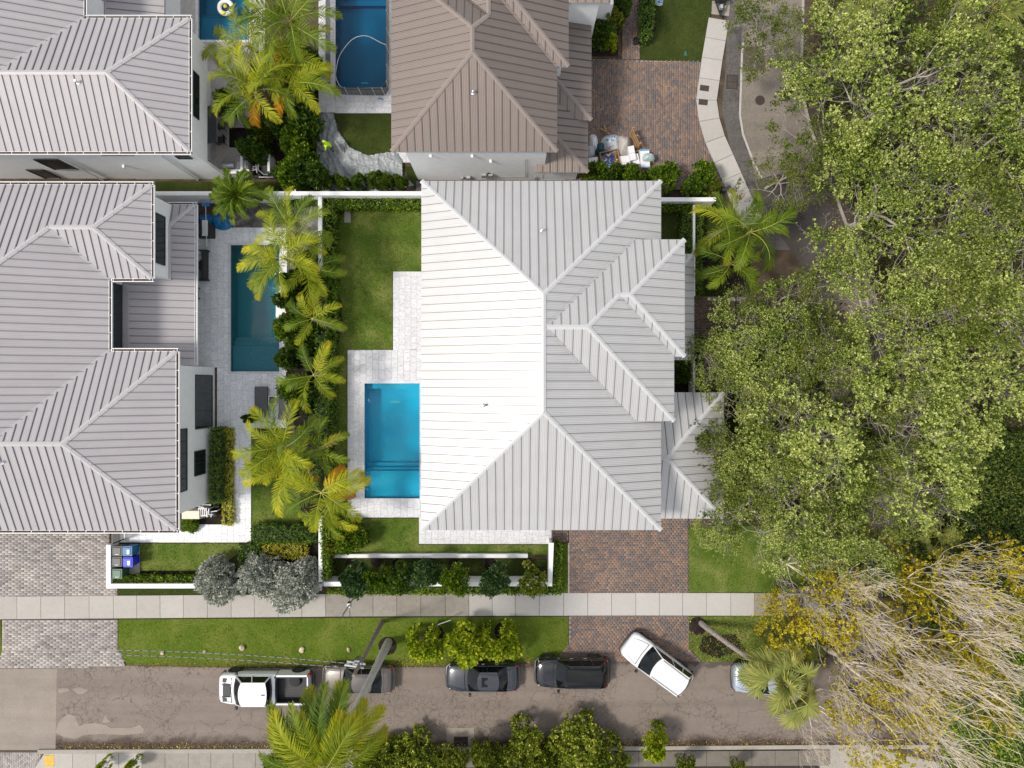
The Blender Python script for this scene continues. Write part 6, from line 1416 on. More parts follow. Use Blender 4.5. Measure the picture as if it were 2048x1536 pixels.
# dining set of the upper house
p = at(421, 250, .75); o = empty('dining_table', (p.x-.1,p.y,.1), 0, 'long grey outdoor dining table half under the overhang', 'table'); MB().box(-.45,.45,-1.2,1.2,.70,.75).build('table_top', M['cloth_grey'], o)
for sx in (-.38,.38):
    for sy in (-1.1,1.1): MB().box(sx-.03,sx+.03,sy-.03,sy+.03,0,.70).build('leg', M['frame_dark'], o)
for i, yy in enumerate((-.9,0,.9)):
    q = empty('dining_chair', (p.x+.62, p.y+yy, .1), 0, ['dining chair at the end of the table nearest the kitchen','dining chair at the middle of the outdoor table','dining chair at the table end nearest the pool'][i], 'chair', 'chairs along the outdoor table')
    MB().box(-.22,.22,-.22,.22,.42,.46).build('seat', M['frame_dark'], q); MB().box(.22,.25,-.24,.24,.46,.85).build('backrest', M['frame_dark'], q)
    for sx in (-.2,.2):
        for sy in (-.2,.2): MB().box(sx-.015,sx+.015,sy-.015,sy+.015,0,.42).build('leg', M['frame_dark'], q)
# outdoor kitchen and the walled pump yard
p = at(470, 335, .9); o = empty('outdoor_kitchen', (p.x, p.y, .1), 0, 'white outdoor kitchen counter with stainless grill and sink', 'outdoor kitchen')
MB().box(-1.9,.85,-.42,.42,0,.88).build('counter_base', M['wallpaint'], o); MB().box(-1.9,.87,-.2,.44,.88,.92).build('counter_top', M['bbq'], o); MB().box(-1.9,1.0,-.46,-.2,.88,1.05).build('upstand', M['white'], o)
m = MB(); m.tube([(-.75,.12,.98),(.05,.12,.98)], .24, 12); m.build('grill_lid', M['steel'], o, smooth=True); MB().box(.16,.50,-.1,.32,.92,.935).build('sink', M['steel'], o); MB().box(.55,.80,-.1,.36,.92,.98).build('tray', M['steel_dull'], o)
yard = empty('pump_yard', at(523, 338, 0), 0, 'small white-walled yard holding black pool pumps', 'pump enclosure')
for b in ((-.85,.95,.42,.6,0,1.2),(-.95,-.80,-.6,.6,0,1.2),(.80,.95,-.5,.42,0,1.2)): MB().box(*b).build('wall', M['wallpaint'], yard)
def pumps(px, py, label, s=1.0, rz=0.0, heater=(.0,.0,0), pipes='pvc', hm_='black'):
    p = at(px, py, .4); o = empty('pool_pump_set', (p.x,p.y,.08), rz, label, 'pool pump'); 
    MB().tbox(-.0,.62,-.3,.3,.1,.75,.03,.03).build('heater', M[hm_], o); m = MB()
    for i in range(4): m.box(.08+.13*i,.14+.13*i,-.2,.2,.752,.765)
    m.build('heater_louvre', M['frame_dark'], o)
    m = MB(); m.lathe([(.16,0),(.2,.1),(.2,.7),(.14,.82),(.03,.86)], 14, (-.45,.12,0)); m.build('filter_tank', M['black'], o, smooth=True); m = MB(); m.tube([(-.6,-.3,.2),(-.2,-.3,.2)], .13, 10); m.build('pump_motor', M['black'], o)
    m = MB()
    for pts in ([(-.45,.12,.9),(-.45,.12,.98),(-.2,.12,.98),(-.2,-.25,.98),(-.2,-.25,.3)],[(-.1,.25,.2),(-.1,.25,1.0),(-.1,-.1,1.0),(.2,-.35,.9),(.5,-.38,.9)],[(-.65,-.1,.2),(-.65,-.1,.85),(-.3,-.05,.85),(-.3,.3,.85)],[(-.2,-.45,.6),(.3,-.45,.6),(.75,-.45,.6)]): m.tube(pts, .038, 7)
    m.build('pipes', M[pipes], o)
pumps(527, 343, 'black pool pumps and grey heater inside the white-walled yard', pipes='steel_dull', hm_='cloth_grey'); pumps(420, 1022, 'tangle of white pool pipes beside the beige tank', pipes='pvc', hm_='steel_dull', rz=R(180))
p = at(381, 1030, .9); o = empty('propane_tank', (p.x,p.y,.1), 0, 'beige rounded equipment cover against the white wall', 'equipment cover'); m = MB(); m.tbox(-.62,.62,-.32,.32,0,.8,.05,.06); m.build('shell', basic('beige_plastic', (.62,.58,.47), .5, noise=.05), o)
bpy.data.objects['propane_tank'].name = 'equipment_cover'

# ================================================================== SILVER SHEET, WORKER
M['sheet'] = basic('silver_plastic_sheet', (.27,.29,.30), .42, noise=.15, scale=1.5, bump=.1, spec=.5)
def sheet():
    poly = [at2(x, y, .1) for x, y in [(636,226),(668,226),(676,262),(700,296),(736,312),(782,305),(796,308),(806,330),(806,352),(830,372),(760,384),(690,384),(640,384),(632,330)]]
    xs = [q[0] for q in poly]; ys = [q[1] for q in poly]; st = .055; g = np.random.default_rng(3)
    nx = int((max(xs)-min(xs))/st); ny = int((max(ys)-min(ys))/st); X, Y = np.meshgrid(min(xs) + np.arange(nx+1)*st, min(ys) + np.arange(ny+1)*st)
    Z = np.zeros_like(X); cx, cy = at2(655, 300)
    for i in range(34):
        a = g.random()*3.14; k = 2 + 7*g.random(); ph = g.random()*6.28; w_ = g.random()*1.5
        s = np.sin((X*math.cos(a)+Y*math.sin(a))*k + ph + w_*np.sin(Y*1.7+X*.8+i)); Z += (1-np.abs(s))**5*.05*g.random()/(.3+.12*k)*1.2
    d = np.arctan2(Y-cy, X-cx); r = np.hypot(X-cx, Y-cy); Z += np.abs(np.sin(d*9 + r*1.3))**3*.05*np.clip(r, 0, 1.5)
    Z *= .7; Z += .11
    C = np.stack([X, Y, Z], 2).reshape(-1, 3); idx = np.arange((nx+1)*(ny+1)).reshape(ny+1, nx+1)
    F = np.stack([idx[:-1,:-1], idx[:-1,1:], idx[1:,1:], idx[1:,:-1]], 2).reshape(-1, 4); mid = C[F].mean(1)[:, :2]; F = F[inside(mid, poly)]
    o = link('plastic_sheet', npmesh('plastic_sheet', C, F, M['sheet'], smooth=True)); tag(o, 'crumpled silver plastic sheeting spread around the artificial lawn', 'plastic sheet')
sheet()
def skin_mesh(name, joints, bones, mats, assign, sub=2):
    me = bpy.data.meshes.new(name); me.from_pydata([j[0] for j in joints], bones, []); ob = bpy.data.objects.new(name, me); COL.objects.link(ob)
    md = ob.modifiers.new('s', 'SKIN'); 
    for i, v in enumerate(me.skin_vertices[0].data): v.radius = (joints[i][1], joints[i][1] if len(joints[i]) < 3 else joints[i][2]); v.use_root = (i == 0)
    md.use_smooth_shade = True; ob.modifiers.new('u', 'SUBSURF').levels = sub
    dg = bpy.context.evaluated_depsgraph_get(); dg.update(); nm = bpy.data.meshes.new_from_object(ob.evaluated_get(dg)); nm.name = name; bpy.data.objects.remove(ob)
    nm.materials.clear()
    for m in mats: nm.materials.append(m)
    for p in nm.polygons: p.material_index = assign(p.center); p.use_smooth = True
    return nm
M['neon'] = basic('neon_yellow_shirt', (.55,.85,.02), .8, noise=.1); M['skin'] = basic('skin', (.28,.15,.09), .6); M['jeans'] = basic('work_trousers', (.20,.15,.12), .9); M['hair'] = basic('hair', (.015,.012,.01), .7)
def worker():
    b = at(667, 299, .12); o = empty('person', (b.x, b.y, .12), R(200), 'worker in a neon yellow shirt bending forward on the silver sheet', 'person')
    J = [((0,0,.95),.15,.12),((.08,0,1.12),.14,.12),((.22,0,1.30),.17,.13),((.30,0,1.40),.10),((.36,0,1.47),.06),((.42,0,1.56),.095),((.45,0,1.64),.085),
         ((0,.11,.88),.10),((.06,.12,.50),.07),((-.02,.13,.10),.045),((.12,.14,.05),.045),((0,-.11,.88),.10),((.10,-.12,.50),.07),((.0,-.13,.10),.045),((.14,-.14,.05),.045),
         ((.24,.21,1.34),.07),((.36,.30,1.10),.048),((.52,.24,.92),.035),((.57,.22,.88),.035),((.24,-.21,1.34),.07),((.36,-.30,1.10),.048),((.52,-.24,.92),.035),((.57,-.22,.88),.035)]
    Bn = [(0,1),(1,2),(2,3),(3,4),(4,5),(5,6),(0,7),(7,8),(8,9),(9,10),(0,11),(11,12),(12,13),(13,14),(2,15),(15,16),(16,17),(17,18),(2,19),(19,20),(20,21),(21,22)]
    for s, w_ in ((1,18),(-1,22)):
        p = Vector(J[w_][0])
        for k, (dy, l) in enumerate(((-.03,.07),(-.01,.08),(.012,.078),(.032,.06),(-.05*s,.05))):
            a = len(J); J.append(((p.x+.03, p.y+dy, p.z-.01),.010)); J.append(((p.x+.03+l*.6, p.y+dy*1.2, p.z-.03),.009)); J.append(((p.x+.03+l*.8, p.y+dy*1.2, p.z-.06),.008)); Bn += [(w_,a),(a,a+1),(a+1,a+2)]
    def asg(c):
        if c.z > 1.44 and abs(c.y) < .12: return 1
        if c.z < .12: return 3
        if c.z < .93 and c.x < .30: return 2
        if c.x > .40 and c.z < 1.06: return 1
        return 0
    link('body', skin_mesh('body', J, Bn, [M['neon'], M['skin'], M['jeans'], M['black']], asg), o)
    m = MB(); m.lathe([(.02,-.02),(.10,.0),(.105,.07),(.06,.13),(.01,.14)], 12, (.43,0,1.60)); m.build('hair', M['hair'], o, smooth=True)
    m = MB()
    m.lathe([(.005,-.012),(.014,0),(.005,.012)], 6, (.53,.03,1.60)); m.lathe([(.005,-.012),(.014,0),(.005,.012)], 6, (.53,-.03,1.60)); m.build('eyes', M['black'], o); m = MB(); m.tbox(.51,.56,-.014,.014,1.55,1.59,.01,.004); m.build('nose', M['skin'], o)
    m = MB(); m.box(.505,.52,-.025,.025,1.515,1.525); m.build('mouth', M['lamp_red'], o)
worker()
a = at(671, 282, 1.0); c = at(683, 303, .45); m = MB(); m.tube([Vector((0,0,0)), (c-a)*.5, c-a], .085, 10); o = m.build('sheet_roll', M['sheet'], loc=a, smooth=True); tag(o, 'rolled tube of silver sheeting held beside the neon-shirted worker', 'roll')
# pool hose, cleaning tool
P = [(773,90),(757,83),(738,73),(722,72),(706,78),(692,92),(679,112),(673,135),(672,155),(680,172),(687,174)]
pts = []
for i in range(len(P)-1):
    for t in (0,.25,.5,.75):
        p0 = P[max(i-1,0)]; p1 = P[i]; p2 = P[i+1]; p3 = P[min(i+2,len(P)-1)]
        f = lambda a,b,c,d: .5*((2*b)+(-a+c)*t+(2*a-5*b+4*c-d)*t*t+(-a+3*b-3*c+d)*t**3); pts.append(at(f(p0[0],p1[0],p2[0],p3[0]), f(p0[1],p1[1],p2[1],p3[1]), -.02))
o = MB().tube(pts, .022, 6).build('pool_hose', M['pvc']); tag(o, 'long white pool cleaner hose curving on the fenced pool', 'hose'); mb = MB(); q = at(734,75,0); mb.lathe([(.02,0),(.06,.03),(.02,.07)], 8, tuple(q)); mb.build('float', M['blue_cover'], o)
a = at(757,196,.15); o = empty('pool_brush', a, R(-12), 'blue and white pool brush lying on the tiles by the brown roof', 'pool brush'); MB().box(0,.75,-.03,.03,0,.03).build('pole', M['white'], o); MB().box(.0,.35,-.06,.0,.03,.06).build('head', M['blue_cover'], o)

# ================================================================== BUILDING MATERIALS ON THE BRICK DRIVEWAY
def wrapm(name, base, tape):
    m, t, q, N, L = nodes(name); n = tnoise(N, L, pos(N), 2.2, 3, .5, 1.5); r = ramp(N, [(.60, base), (.62, tape)], 'LINEAR'); L(n.outputs['Fac'], r.inputs[0]); L(r.outputs[0], q.inputs['Base Color']); q.inputs['Roughness'].default_value = .35
    n2 = tnoise(N, L, pos(N), 7, 5, .6, 1); b = N('ShaderNodeBump'); b.inputs['Strength'].default_value = .6; b.inputs['Distance'].default_value = .05; L(n2.outputs['Fac'], b.inputs['Height']); L(b.outputs[0], q.inputs['Normal']); return m
M['wrap_blue'] = wrapm('white_wrap_blue_tape', (.62,.62,.64), (.02,.28,.52)); M['wrap_grey'] = basic('canvas_cover', (.44,.41,.38), .8, noise=.15, scale=3, bump=.5)
M['teal_cover'] = basic('teal_tarp', (.012,.065,.08), .6, noise=.3, bump=.4); M['board'] = basic('white_board', (.70,.70,.72), .6, noise=.06); M['paleteal'] = basic('pale_teal_bag', (.38,.48,.48), .4, noise=.2, scale=6, bump=.6)
G_ = 'materials stacked on the brick driveway'
crumpled('wrapped_bundle', 1223, 284, .5, 1.25, 1.25, .85, M['wrap_blue'], 'round white bundle with bright blue tape, biggest in the heap', 'wrapped bundle', 21, group=G_, fold=.6)
crumpled('wrapped_bundle', 1188, 284, .5, .62, 1.25, .8, M['board'], 'narrow oval white sack leaning near the lower brown roof', 'sack', 22, group=G_)
crumpled('wrapped_bundle', 1201, 295, .5, .75, .85, .75, M['teal_cover'], 'dark teal bag between the white sack and the round bundle', 'sack', 23, group=G_)
crumpled('wrapped_bundle', 1182, 301, .3, .6, .8, .6, M['wrap_blue'], 'blue-taped white bundle half under the brown roof edge', 'wrapped bundle', 24, group=G_)
crumpled('canvas_cover', 1249, 289, .5, .95, 1.45, .95, M['wrap_grey'], 'greyish canvas cover draped over a stack beside the round bundle', 'canvas cover', 25, group=G_, fold=.5)
crumpled('plastic_bag', 1297, 315, .6, .8, .55, .35, M['paleteal'], 'pale teal plastic bag lying on the taped white boxes', 'plastic bag', 26, group=G_, zb=.62)
def obox(name, px, py, w_, d_, h_, rz, mat, label, cat='box', z=None, tape=None, group=G_):
    zt = h_ + .08; p = at(px, py, zt); o = empty(name, (p.x,p.y,.08), R(rz), label, cat, group); m = MB(); m.tbox(-w_/2,w_/2,-d_/2,d_/2,0,h_,.01,.01); m.build('carton', M[mat], o)
    if tape: m = MB(); m.box(-w_/2+.01,w_/2-.01,d_/2-.10,d_/2-.02,h_,h_+.004); m.box(-w_/2+.012,w_/2-.012,-d_/2+.02,-d_/2+.07,h_,h_+.004); m.build('tape', M[tape], o)
    else: m = MB(); m.box(-w_/2,w_/2,-.01,.01,h_,h_+.002); m.build('seam', M['steel_dull'], o)
    return o
M['tape'] = basic('cyan_tape', (.02,.30,.58), .4)
obox('box', 1187, 324, .62, .62, .55, 6, 'board', 'plain white box at the foot of the heap, beside the roof edge'); obox('box', 1264, 306, .42, .95, .6, 12, 'board', 'tall narrow white carton beside the canvas cover')
obox('box', 1272, 318, .42, .7, .4, 12, 'board', 'white boxes in the crate below the tall carton'); obox('box', 1250, 325, .7, .9, .35, 5, 'board', 'flat white boards in the wooden tray')
obox('box', 1290, 317, .62, 1.2, .5, 3, 'board', 'white box with cyan tape standing at the end of the heap', tape='tape'); obox('box', 1225, 334, .85, .38, .5, 12, 'board', 'long white carton with cyan tape in front of the open crate', tape='tape')
p = at(1220, 318, .4); o = empty('wooden_crate', (p.x,p.y,.08), R(12), 'open wooden crate of blue and white offcuts', 'crate', G_)
for b in ((-.6,.6,.48,.53),(-.6,.6,-.53,-.48),(-.62,-.57,-.48,.48),(.57,.62,-.48,.48)): MB().box(*b, 0, .45).build('plank', M['wood'], o)
MB().box(-.56,.56,-.47,.47,.0,.04).build('base', M['wood'], o)
g = random.Random(4)
for i in range(46):
    x, y = g.uniform(-.45,.45), g.uniform(-.38,.38); m = MB(); m.tbox(-.09,.09,-.04,.04,0,.03,.005,.005); m.xf(Matrix.Rotation(g.random()*6,4,'Z')); m.build('offcut', M[g.choice(['board','tape','board','bin_royal','blue_bag'])], o, loc=(x,y,.06+.25*g.random()))
p = at(1271, 277, .5); o = empty('pallet', (p.x,p.y,.1), R(-65), 'brown wooden pallet standing on edge at the back of the heap', 'pallet', G_)
for i in range(5): MB().box(-.6,.6,-.07,.07,.02+.20*i,.14+.20*i).build('plank', M['wood'], o) if False else MB().box(-.6,.6,-.09+.04*(i%2),-.06+.04*(i%2),.02+.20*i,.14+.20*i).build('plank', M['wood'], o)
for x in (-.55,0,.55): MB().box(x-.04,x+.04,-.05,.05,0,1.0).build('post', M['wood'], o)
p = at(1257, 326, .1); o = empty('wooden_tray', (p.x,p.y,.08), R(8), 'raw timber tray holding the white cartons', 'pallet', G_)
for b in ((-.85,.85,.62,.68),(-.85,.85,-.68,-.62),(-.85,-.79,-.62,.62),(.79,.85,-.62,.62)): MB().box(*b, 0, .22).build('plank', M['wood'], o)
p = at(1292, 322, .1); o = empty('pallet', (p.x,p.y,.08), R(3), 'raw pallet under the box with cyan tape', 'pallet', G_)
for i in range(6): MB().box(-.5,.5,-.66+.24*i,-.56+.24*i,0,.06).build('plank', M['wood'], o)
for i, (x0,y0,x1,y1) in enumerate(((1201,257,1219,268),(1208,250,1213,264))):
    a = at(x0,y0,.12); c = at(x1,y1,.6); o = MB().beam(Vector((0,0,0)), c-a, .09, .04).build('timber_offcut', M['wood'], loc=a); tag(o, ['thick raw timber offcut propped against the round bundle','thin timber stake beside the thick offcut'][i], 'timber', G_)
p = at(1322, 2, .2); crumpled('blue_bag', 1319, 2, .2, .55, .5, .3, M['wrap_blue'], 'small blue and white bag on the lawn by the hedge', 'bag', 31)
p = at(1272, 80, .5); o = empty('black_pot', (p.x,p.y,.08), 0, 'black pot standing on the brick garden path', 'plant pot'); m = MB(); m.lathe([(.14,0),(.2,.4),(.22,.45),(.18,.45),(.16,.3)], 14); m.build('pot', M['black'], o); m = MB(); m.lathe([(.02,.28),(.17,.3),(.02,.33)], 12); m.build('soil', M['mulch'], o)
# ================================================================== TREES
ARCH = dict(trunk_h=3.6, trunk_r=.20, lens=[2.6,1.9,1.35,.95,.65,.42], kids=[6,3,3,3,3,2], spread=[0,38,40,42,44,48], up=[.15,.16,.14,.12,.12,.12], crook=.22, start_elev=(18,55), flat=.85)
PROT = [tree_protos(101, M['lf_tree'], M['bark_pale'], leafsize=.145, k=11, keep=.95, clump=.155, per=26, cs=.34, **ARCH),
        tree_protos(102, M['lf_tree'], M['bark_pale'], leafsize=.145, k=11, keep=.95, clump=.155, per=26, cs=.34, **{**ARCH, 'kids': [5,3,3,3,3,2], 'lean': (.8,.3), 'start_elev': (10,60)}),
        tree_protos(103, M['lf_tree'], M['bark_pale'], leafsize=.145, k=11, keep=.95, clump=.15, per=26, cs=.36, **{**ARCH, 'kids': [7,3,3,3,2,2], 'lean': (-.6,.5)})]
DEEP = []
for pr in PROT:
    c = pr[2].copy(); c.materials[0] = M['lf_tree_deep']; DEEP.append(c)
def base_under(px, py, z, h0=0.0):
    """ground spot straight below something seen at this height"""
    v = at(px, py, z); return (v.x, v.y, h0)
TG = 'leafy trees with pale branches over the lane'
trees = [ # px, py, z of crown middle, scale, z scale, proto, deep, label
 (1592, 8, 6.5, .45, 1.0, 2, 1, 'sparse dark-leaved tree overhanging the lane at the top'),
 (1705, 235, 6.0, .62, .95, 0, 1, 'deep green tree over the lane kerb beside the manhole'),
 (1840, 150, 8.0, .95, 1.05, 1, 0, 'bright tree between the two fan palms'),
 (1990, 290, 8.0, .90, 1.1, 2, 0, 'bright tree at the far side of the lane, below the corner fan palm'),
 (1592, 330, 5.0, .43, .9, 2, 1, 'low dark green tree reaching across the lane above the asphalt patch'),
 (1830, 390, 7.8, .85, 1.1, 0, 0, 'dense bright tree beside the dark asphalt patch'),
 (1950, 520, 7.8, .95, 1.05, 1, 1, 'bright tree standing back from the lane, level with the arecas'),
 (1575, 600, 5.4, .50, .9, 1, 1, 'small tree over the entry path beside the palms'),
 (1825, 600, 7.2, .80, 1.1, 2, 0, 'broad bright tree across the lane from the entry path'),
 (1590, 690, 6.6, .66, 1.0, 0, 0, 'bright tree covering the lane in front of the entry steps'),
 (1490, 745, 4.9, .50, .9, 2, 0, 'small bright tree beside the garage roof corner'),
 (1920, 740, 7.6, .95, 1.0, 0, 0, 'broad tree past the lane, level with the house ridge'),
 (1730, 850, 7.8, .95, 1.1, 1, 0, 'tallest bright tree with long pale limbs over the lane'),
 (1585, 880, 6.4, .72, 1.0, 2, 1, 'tree between garage and lane with a leaning trunk'),
 (1478, 945, 4.6, .56, .85, 0, 1, 'dark green tree overhanging the grey garage roof'),
 (1860, 930, 7.0, .80, 1.0, 2, 1, 'tree at the edge of the shaded thicket'),
 (1620, 1020, 6.2, .72, 1.0, 0, 0, 'tree above the corner lawn next to the brick driveway'),
 (1500, 1050, 4.6, .45, .9, 1, 0, 'small tree at the garage corner above the lawn'),
 (1770, 1030, 6.6, .70, 1.0, 1, 0, 'tree just above the bare-branched trees'),
 (1700, 730, 6.4, .62, 1.0, 1, 1, 'deep green tree filling in over the middle of the lane'),
 (1655, 960, 6.2, .60, 1.0, 2, 1, 'deep green tree low under the garage-side crowns'),
 (1530, 830, 5.4, .50, 1.0, 1, 0, 'small bright tree beside the garage ridge'),
 (2060, 640, 7.5, .9, 1.0, 2, 0, 'tree cut by the photo edge beside the broad crowns'),
 (2075, 120, 7.5, .8, 1.0, 0, 1, 'tree behind the corner fan palm'),
]
g = random.Random(3)
for (px, py, z, sc, zs_, k, dp, lab) in trees:
    p = base_under(px, py, z); place_tree(PROT[k], 'broadleaf_tree', p, g.random()*6.28, sc, lab, 'tree', TG, DEEP[k] if dp else None, zs_)
# bare, upswept trees with yellow undergrowth leaves
BARE = dict(limb=.44, rmin=.011, trunk_h=3.0, trunk_r=.22, lens=[2.6,1.8,1.4,1.15,.95,.75], kids=[6,3,3,2,2,2], spread=[0,26,24,24,26,28], up=[.55,.45,.42,.40,.38,.36], crook=.10, start_elev=(22,60), flat=1.0)
BP = [tree_protos(201, M['lf_tree_yellow'], M['bark_tan'], leafsize=.13, k=7, clump=.10, per=5, **BARE), tree_protos(202, None, M['bark_tan'], **{**BARE, 'kids': [7,3,2,3,2,2], 'start_elev': (15,50)})]
SP = dict(trunk_h=2.2, trunk_r=.14, lens=[1.5,1.1,.8,.6,.4], kids=[5,3,3,3,2], spread=[0,40,42,45,48], up=[.2,.15,.12,.1,.1], crook=.25, start_elev=(15,60), flat=.8)
YP = [tree_protos(211, M['lf_tree_yellow'], M['bark_dark'], leafsize=.15, k=9, clump=.55, per=7, **SP), tree_protos(212, M['lf_tree_yellow'], M['bark_dark'], leafsize=.15, k=9, clump=.5, per=7, **{**SP, 'kids': [6,3,3,2,2]})]
GB = 'bare pale-twigged trees at the corner'
for (px, py, z, sc, k, lab) in [(1668,1215,4.0,.70,0,'bare tree with a dark forked trunk beside the pavement end'), (1608,1150,4.0,.45,1,'smallest bare tree, its twigs over the corner lawn'), (1752,1190,4.0,.92,1,'bare tree fanning its twigs above the yellow foliage'),
     (1712,1345,4.0,.85,0,'bare tree behind the fan palm on the street corner'), (1850,1335,4.0,1.05,1,'largest bare tree in the corner of the photo'), (1900,1150,4.0,.80,0,'bare tree in front of the dark thicket'), (1650,1440,4.0,.55,1,'bare tree spreading pale twigs over the street end'), (1975,1260,4.0,.85,1,'bare tree cut by the photo edge')]:
    place_tree(BP[k], 'bare_tree', base_under(px, py, z), g.random()*6.28, sc, lab, 'tree', GB, None, 1.05)
for (px, py, sc, k, lab) in [(1640,1215,.80,0,'yellow-leaved small tree by the pavement under bare branches'),(1740,1170,.85,1,'yellow-leaved small tree beneath the fanning bare tree'),(1850,1240,1.0,0,'yellow-leaved tree between the two largest bare trees'),
     (1960,1190,.9,1,'yellow-leaved tree near the photo edge under bare twigs'),(1770,1440,.85,0,'sparse yellow-leaved tree by the street end'),(1930,1420,.9,1,'sparse yellow-leaved tree in the photo corner'),(1590,1265,.45,1,'low yellow-leaved sapling on the verge beside the fan palm')]:
    place_tree(YP[k], 'yellow_tree', base_under(px, py, 4.6), g.random()*6.28, sc*1.15, lab, 'tree', 'yellow-leaved small trees', None, 1.15)
# undergrowth on the wooded side
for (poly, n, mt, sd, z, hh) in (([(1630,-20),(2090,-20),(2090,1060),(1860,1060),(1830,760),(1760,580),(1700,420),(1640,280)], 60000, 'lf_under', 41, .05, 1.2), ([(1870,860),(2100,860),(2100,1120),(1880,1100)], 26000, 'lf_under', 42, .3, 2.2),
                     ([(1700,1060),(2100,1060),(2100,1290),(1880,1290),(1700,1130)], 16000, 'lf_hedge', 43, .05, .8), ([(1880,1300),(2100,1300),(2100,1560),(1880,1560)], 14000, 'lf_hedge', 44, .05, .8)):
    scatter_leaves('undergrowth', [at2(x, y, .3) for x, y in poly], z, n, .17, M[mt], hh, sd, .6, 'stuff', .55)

# ================================================================== SHRUBS AND SMALL TREES
SH = {'dark': shrub_mesh('foliage', 1, M['lf_dark'], 1100, 6, .16), 'hedge': shrub_mesh('foliage', 3, M['lf_hedge'], 1100, 6, .15),
      'silver': shrub_mesh('foliage', 4, M['lf_silver'], 2200, 7, .10, lumps=9, aspect=.45), 'silver2': bush_mesh('foliage', 14, M['lf_silver'], (9,4,4,3), ln=.085, k=9, extra=2),
      'lime': bush_mesh('foliage', 2, M['lf_lime'], (8,3,3,3), ln=.14, k=8), 'blue': bush_mesh('foliage', 5, M['lf_blue'], (9,3,3,3), ln=.13, k=8), 'deep': bush_mesh('foliage', 6, M['lf_kerb'], (7,3,3,3), ln=.12, k=7, extra=1),
      'kerb2': bush_mesh('foliage', 7, M['lf_kerb'], (10,4,3,3), ln=.10, k=8, extra=2), 'green': bush_mesh('foliage', 8, M['lf_hedge'], (8,3,3,3), ln=.13, k=8), 'darkb': bush_mesh('foliage', 9, M['lf_dark'], (9,3,3,3), ln=.13, k=9)}
def shrub(px, py, r, h, kind, label, z=None, name='shrub', cat='shrub', group=None, rz=None, e=1.0, z0=.05):
    z = h*.6 if z is None else z; p = at(px, py, z); k = r*(HC-z)/FP
    o = empty(name, (p.x,p.y,z0), random.random()*6.28 if rz is None else rz, label, cat, group); f = link('foliage', SH[kind], o); f.scale = (k/.88, k*e/.88, h); return o
def street_tree(px, py, r, z0, h, kind, label, group, lean=(0,0), cat='small tree'):
    """young tree: bare stem up to z0, crown h tall above it"""
    z = z0 + h*.5; p = at(px, py, z); k = r*(HC-z)/FP; o = empty('small_tree', (p.x,p.y,.05), 0, label, cat, group)
    m = MB(); m.tube([(lean[0],lean[1],0),(lean[0]*.5,lean[1]*.5,z0*.6),(0,0,z0+h*.3)], [.05,.045,.03], 7); m.build('trunk', M['bark_dark'], o, smooth=True)
    f = link('foliage', SH[kind], o, (0,0,z0), (0,0,random.random()*6.28), (k/.88,k/.88,h)); return o
GS = 'silver-leaved round shrubs along the pavement'
shrub(435,1152,40,2.2,'silver','round silver-grey shrub nearest the bins',group=GS); shrub(519,1150,44,2.3,'silver2','middle silver-grey shrub, in front of the clipped yellow hedge',group=GS); shrub(601,1163,46,2.4,'silver','biggest silver-grey shrub, spilling over the pavement beside the white wall corner',group=GS)
GT = 'young street trees behind the front wall'
for (px,py,r,k,lab) in [(707,1160,33,'blue','young tree nearest the white wall corner'),(757,1152,27,'green','small mid-green tree, second from the wall corner'),(800,1158,28,'darkb','dark young tree between the two mulch circles'),(852,1150,30,'blue','blue-green tree with a pointed crown'),
      (912,1160,28,'green','bright green young tree near the end of the planter wall'),(984,1158,32,'blue','bushy blue-green tree hanging over the pavement'),(1060,1158,30,'deep','light green tree at the driveway end of the row')]:
    street_tree(px,py,r,.9,2.0,k,lab,GT,lean=(random.uniform(-.2,.2),.5))
    p = at(px-4, py-30, .05); m = MB(); m.lathe([(.42,0),(.3,.05),(.1,.07)], 16); m.build('mulch_ring', M['mulch'], loc=(p.x,p.y,.04), smooth=True); bpy.data.objects[-1] if False else None
for o in bpy.data.objects:
    if o.name.startswith('mulch_ring'): o['kind'] = 'structure'
GV = 'lime green shrubs on the verge'
shrub(851,1290,36,2.0,'lime','lime green shrub nearest the leaning grey pipe',group=GV); shrub(929,1290,44,2.3,'lime','lime green shrub hanging over the front of the graphite car',group=GV); shrub(1002,1285,40,2.2,'lime','lime green shrub nearest the black crossover',group=GV)
for px,py in ((775,1292),(870,1268),(930,1262),(1007,1262),(1396,1252)):
    p = at(px,py,.05); m = MB(); m.lathe([(.62,0),(.45,.06),(.1,.09)], 18); m.build('mulch_mound', M['mulch'], loc=(p.x,p.y,.04), smooth=True)
scatter_leaves('leaf_litter', [at2(1405,1272,.05), at2(1470,1268,.05), at2(1490,1300,.05), at2(1430,1316,.05), at2(1398,1300,.05)], .05, 2600, .08, M['mulch'], .03, 77, .2, 'stuff', .7)
for o in bpy.data.objects:
    if o.name.startswith('mulch_mound'): o['kind'] = 'structure'
shrub(697,1072,30,1.7,'hedge','rounded shrub beside the back wall below the pool terrace'); shrub(668,1090,20,1.8,'deep','taller leafy shrub squeezed against the wall by the planter')
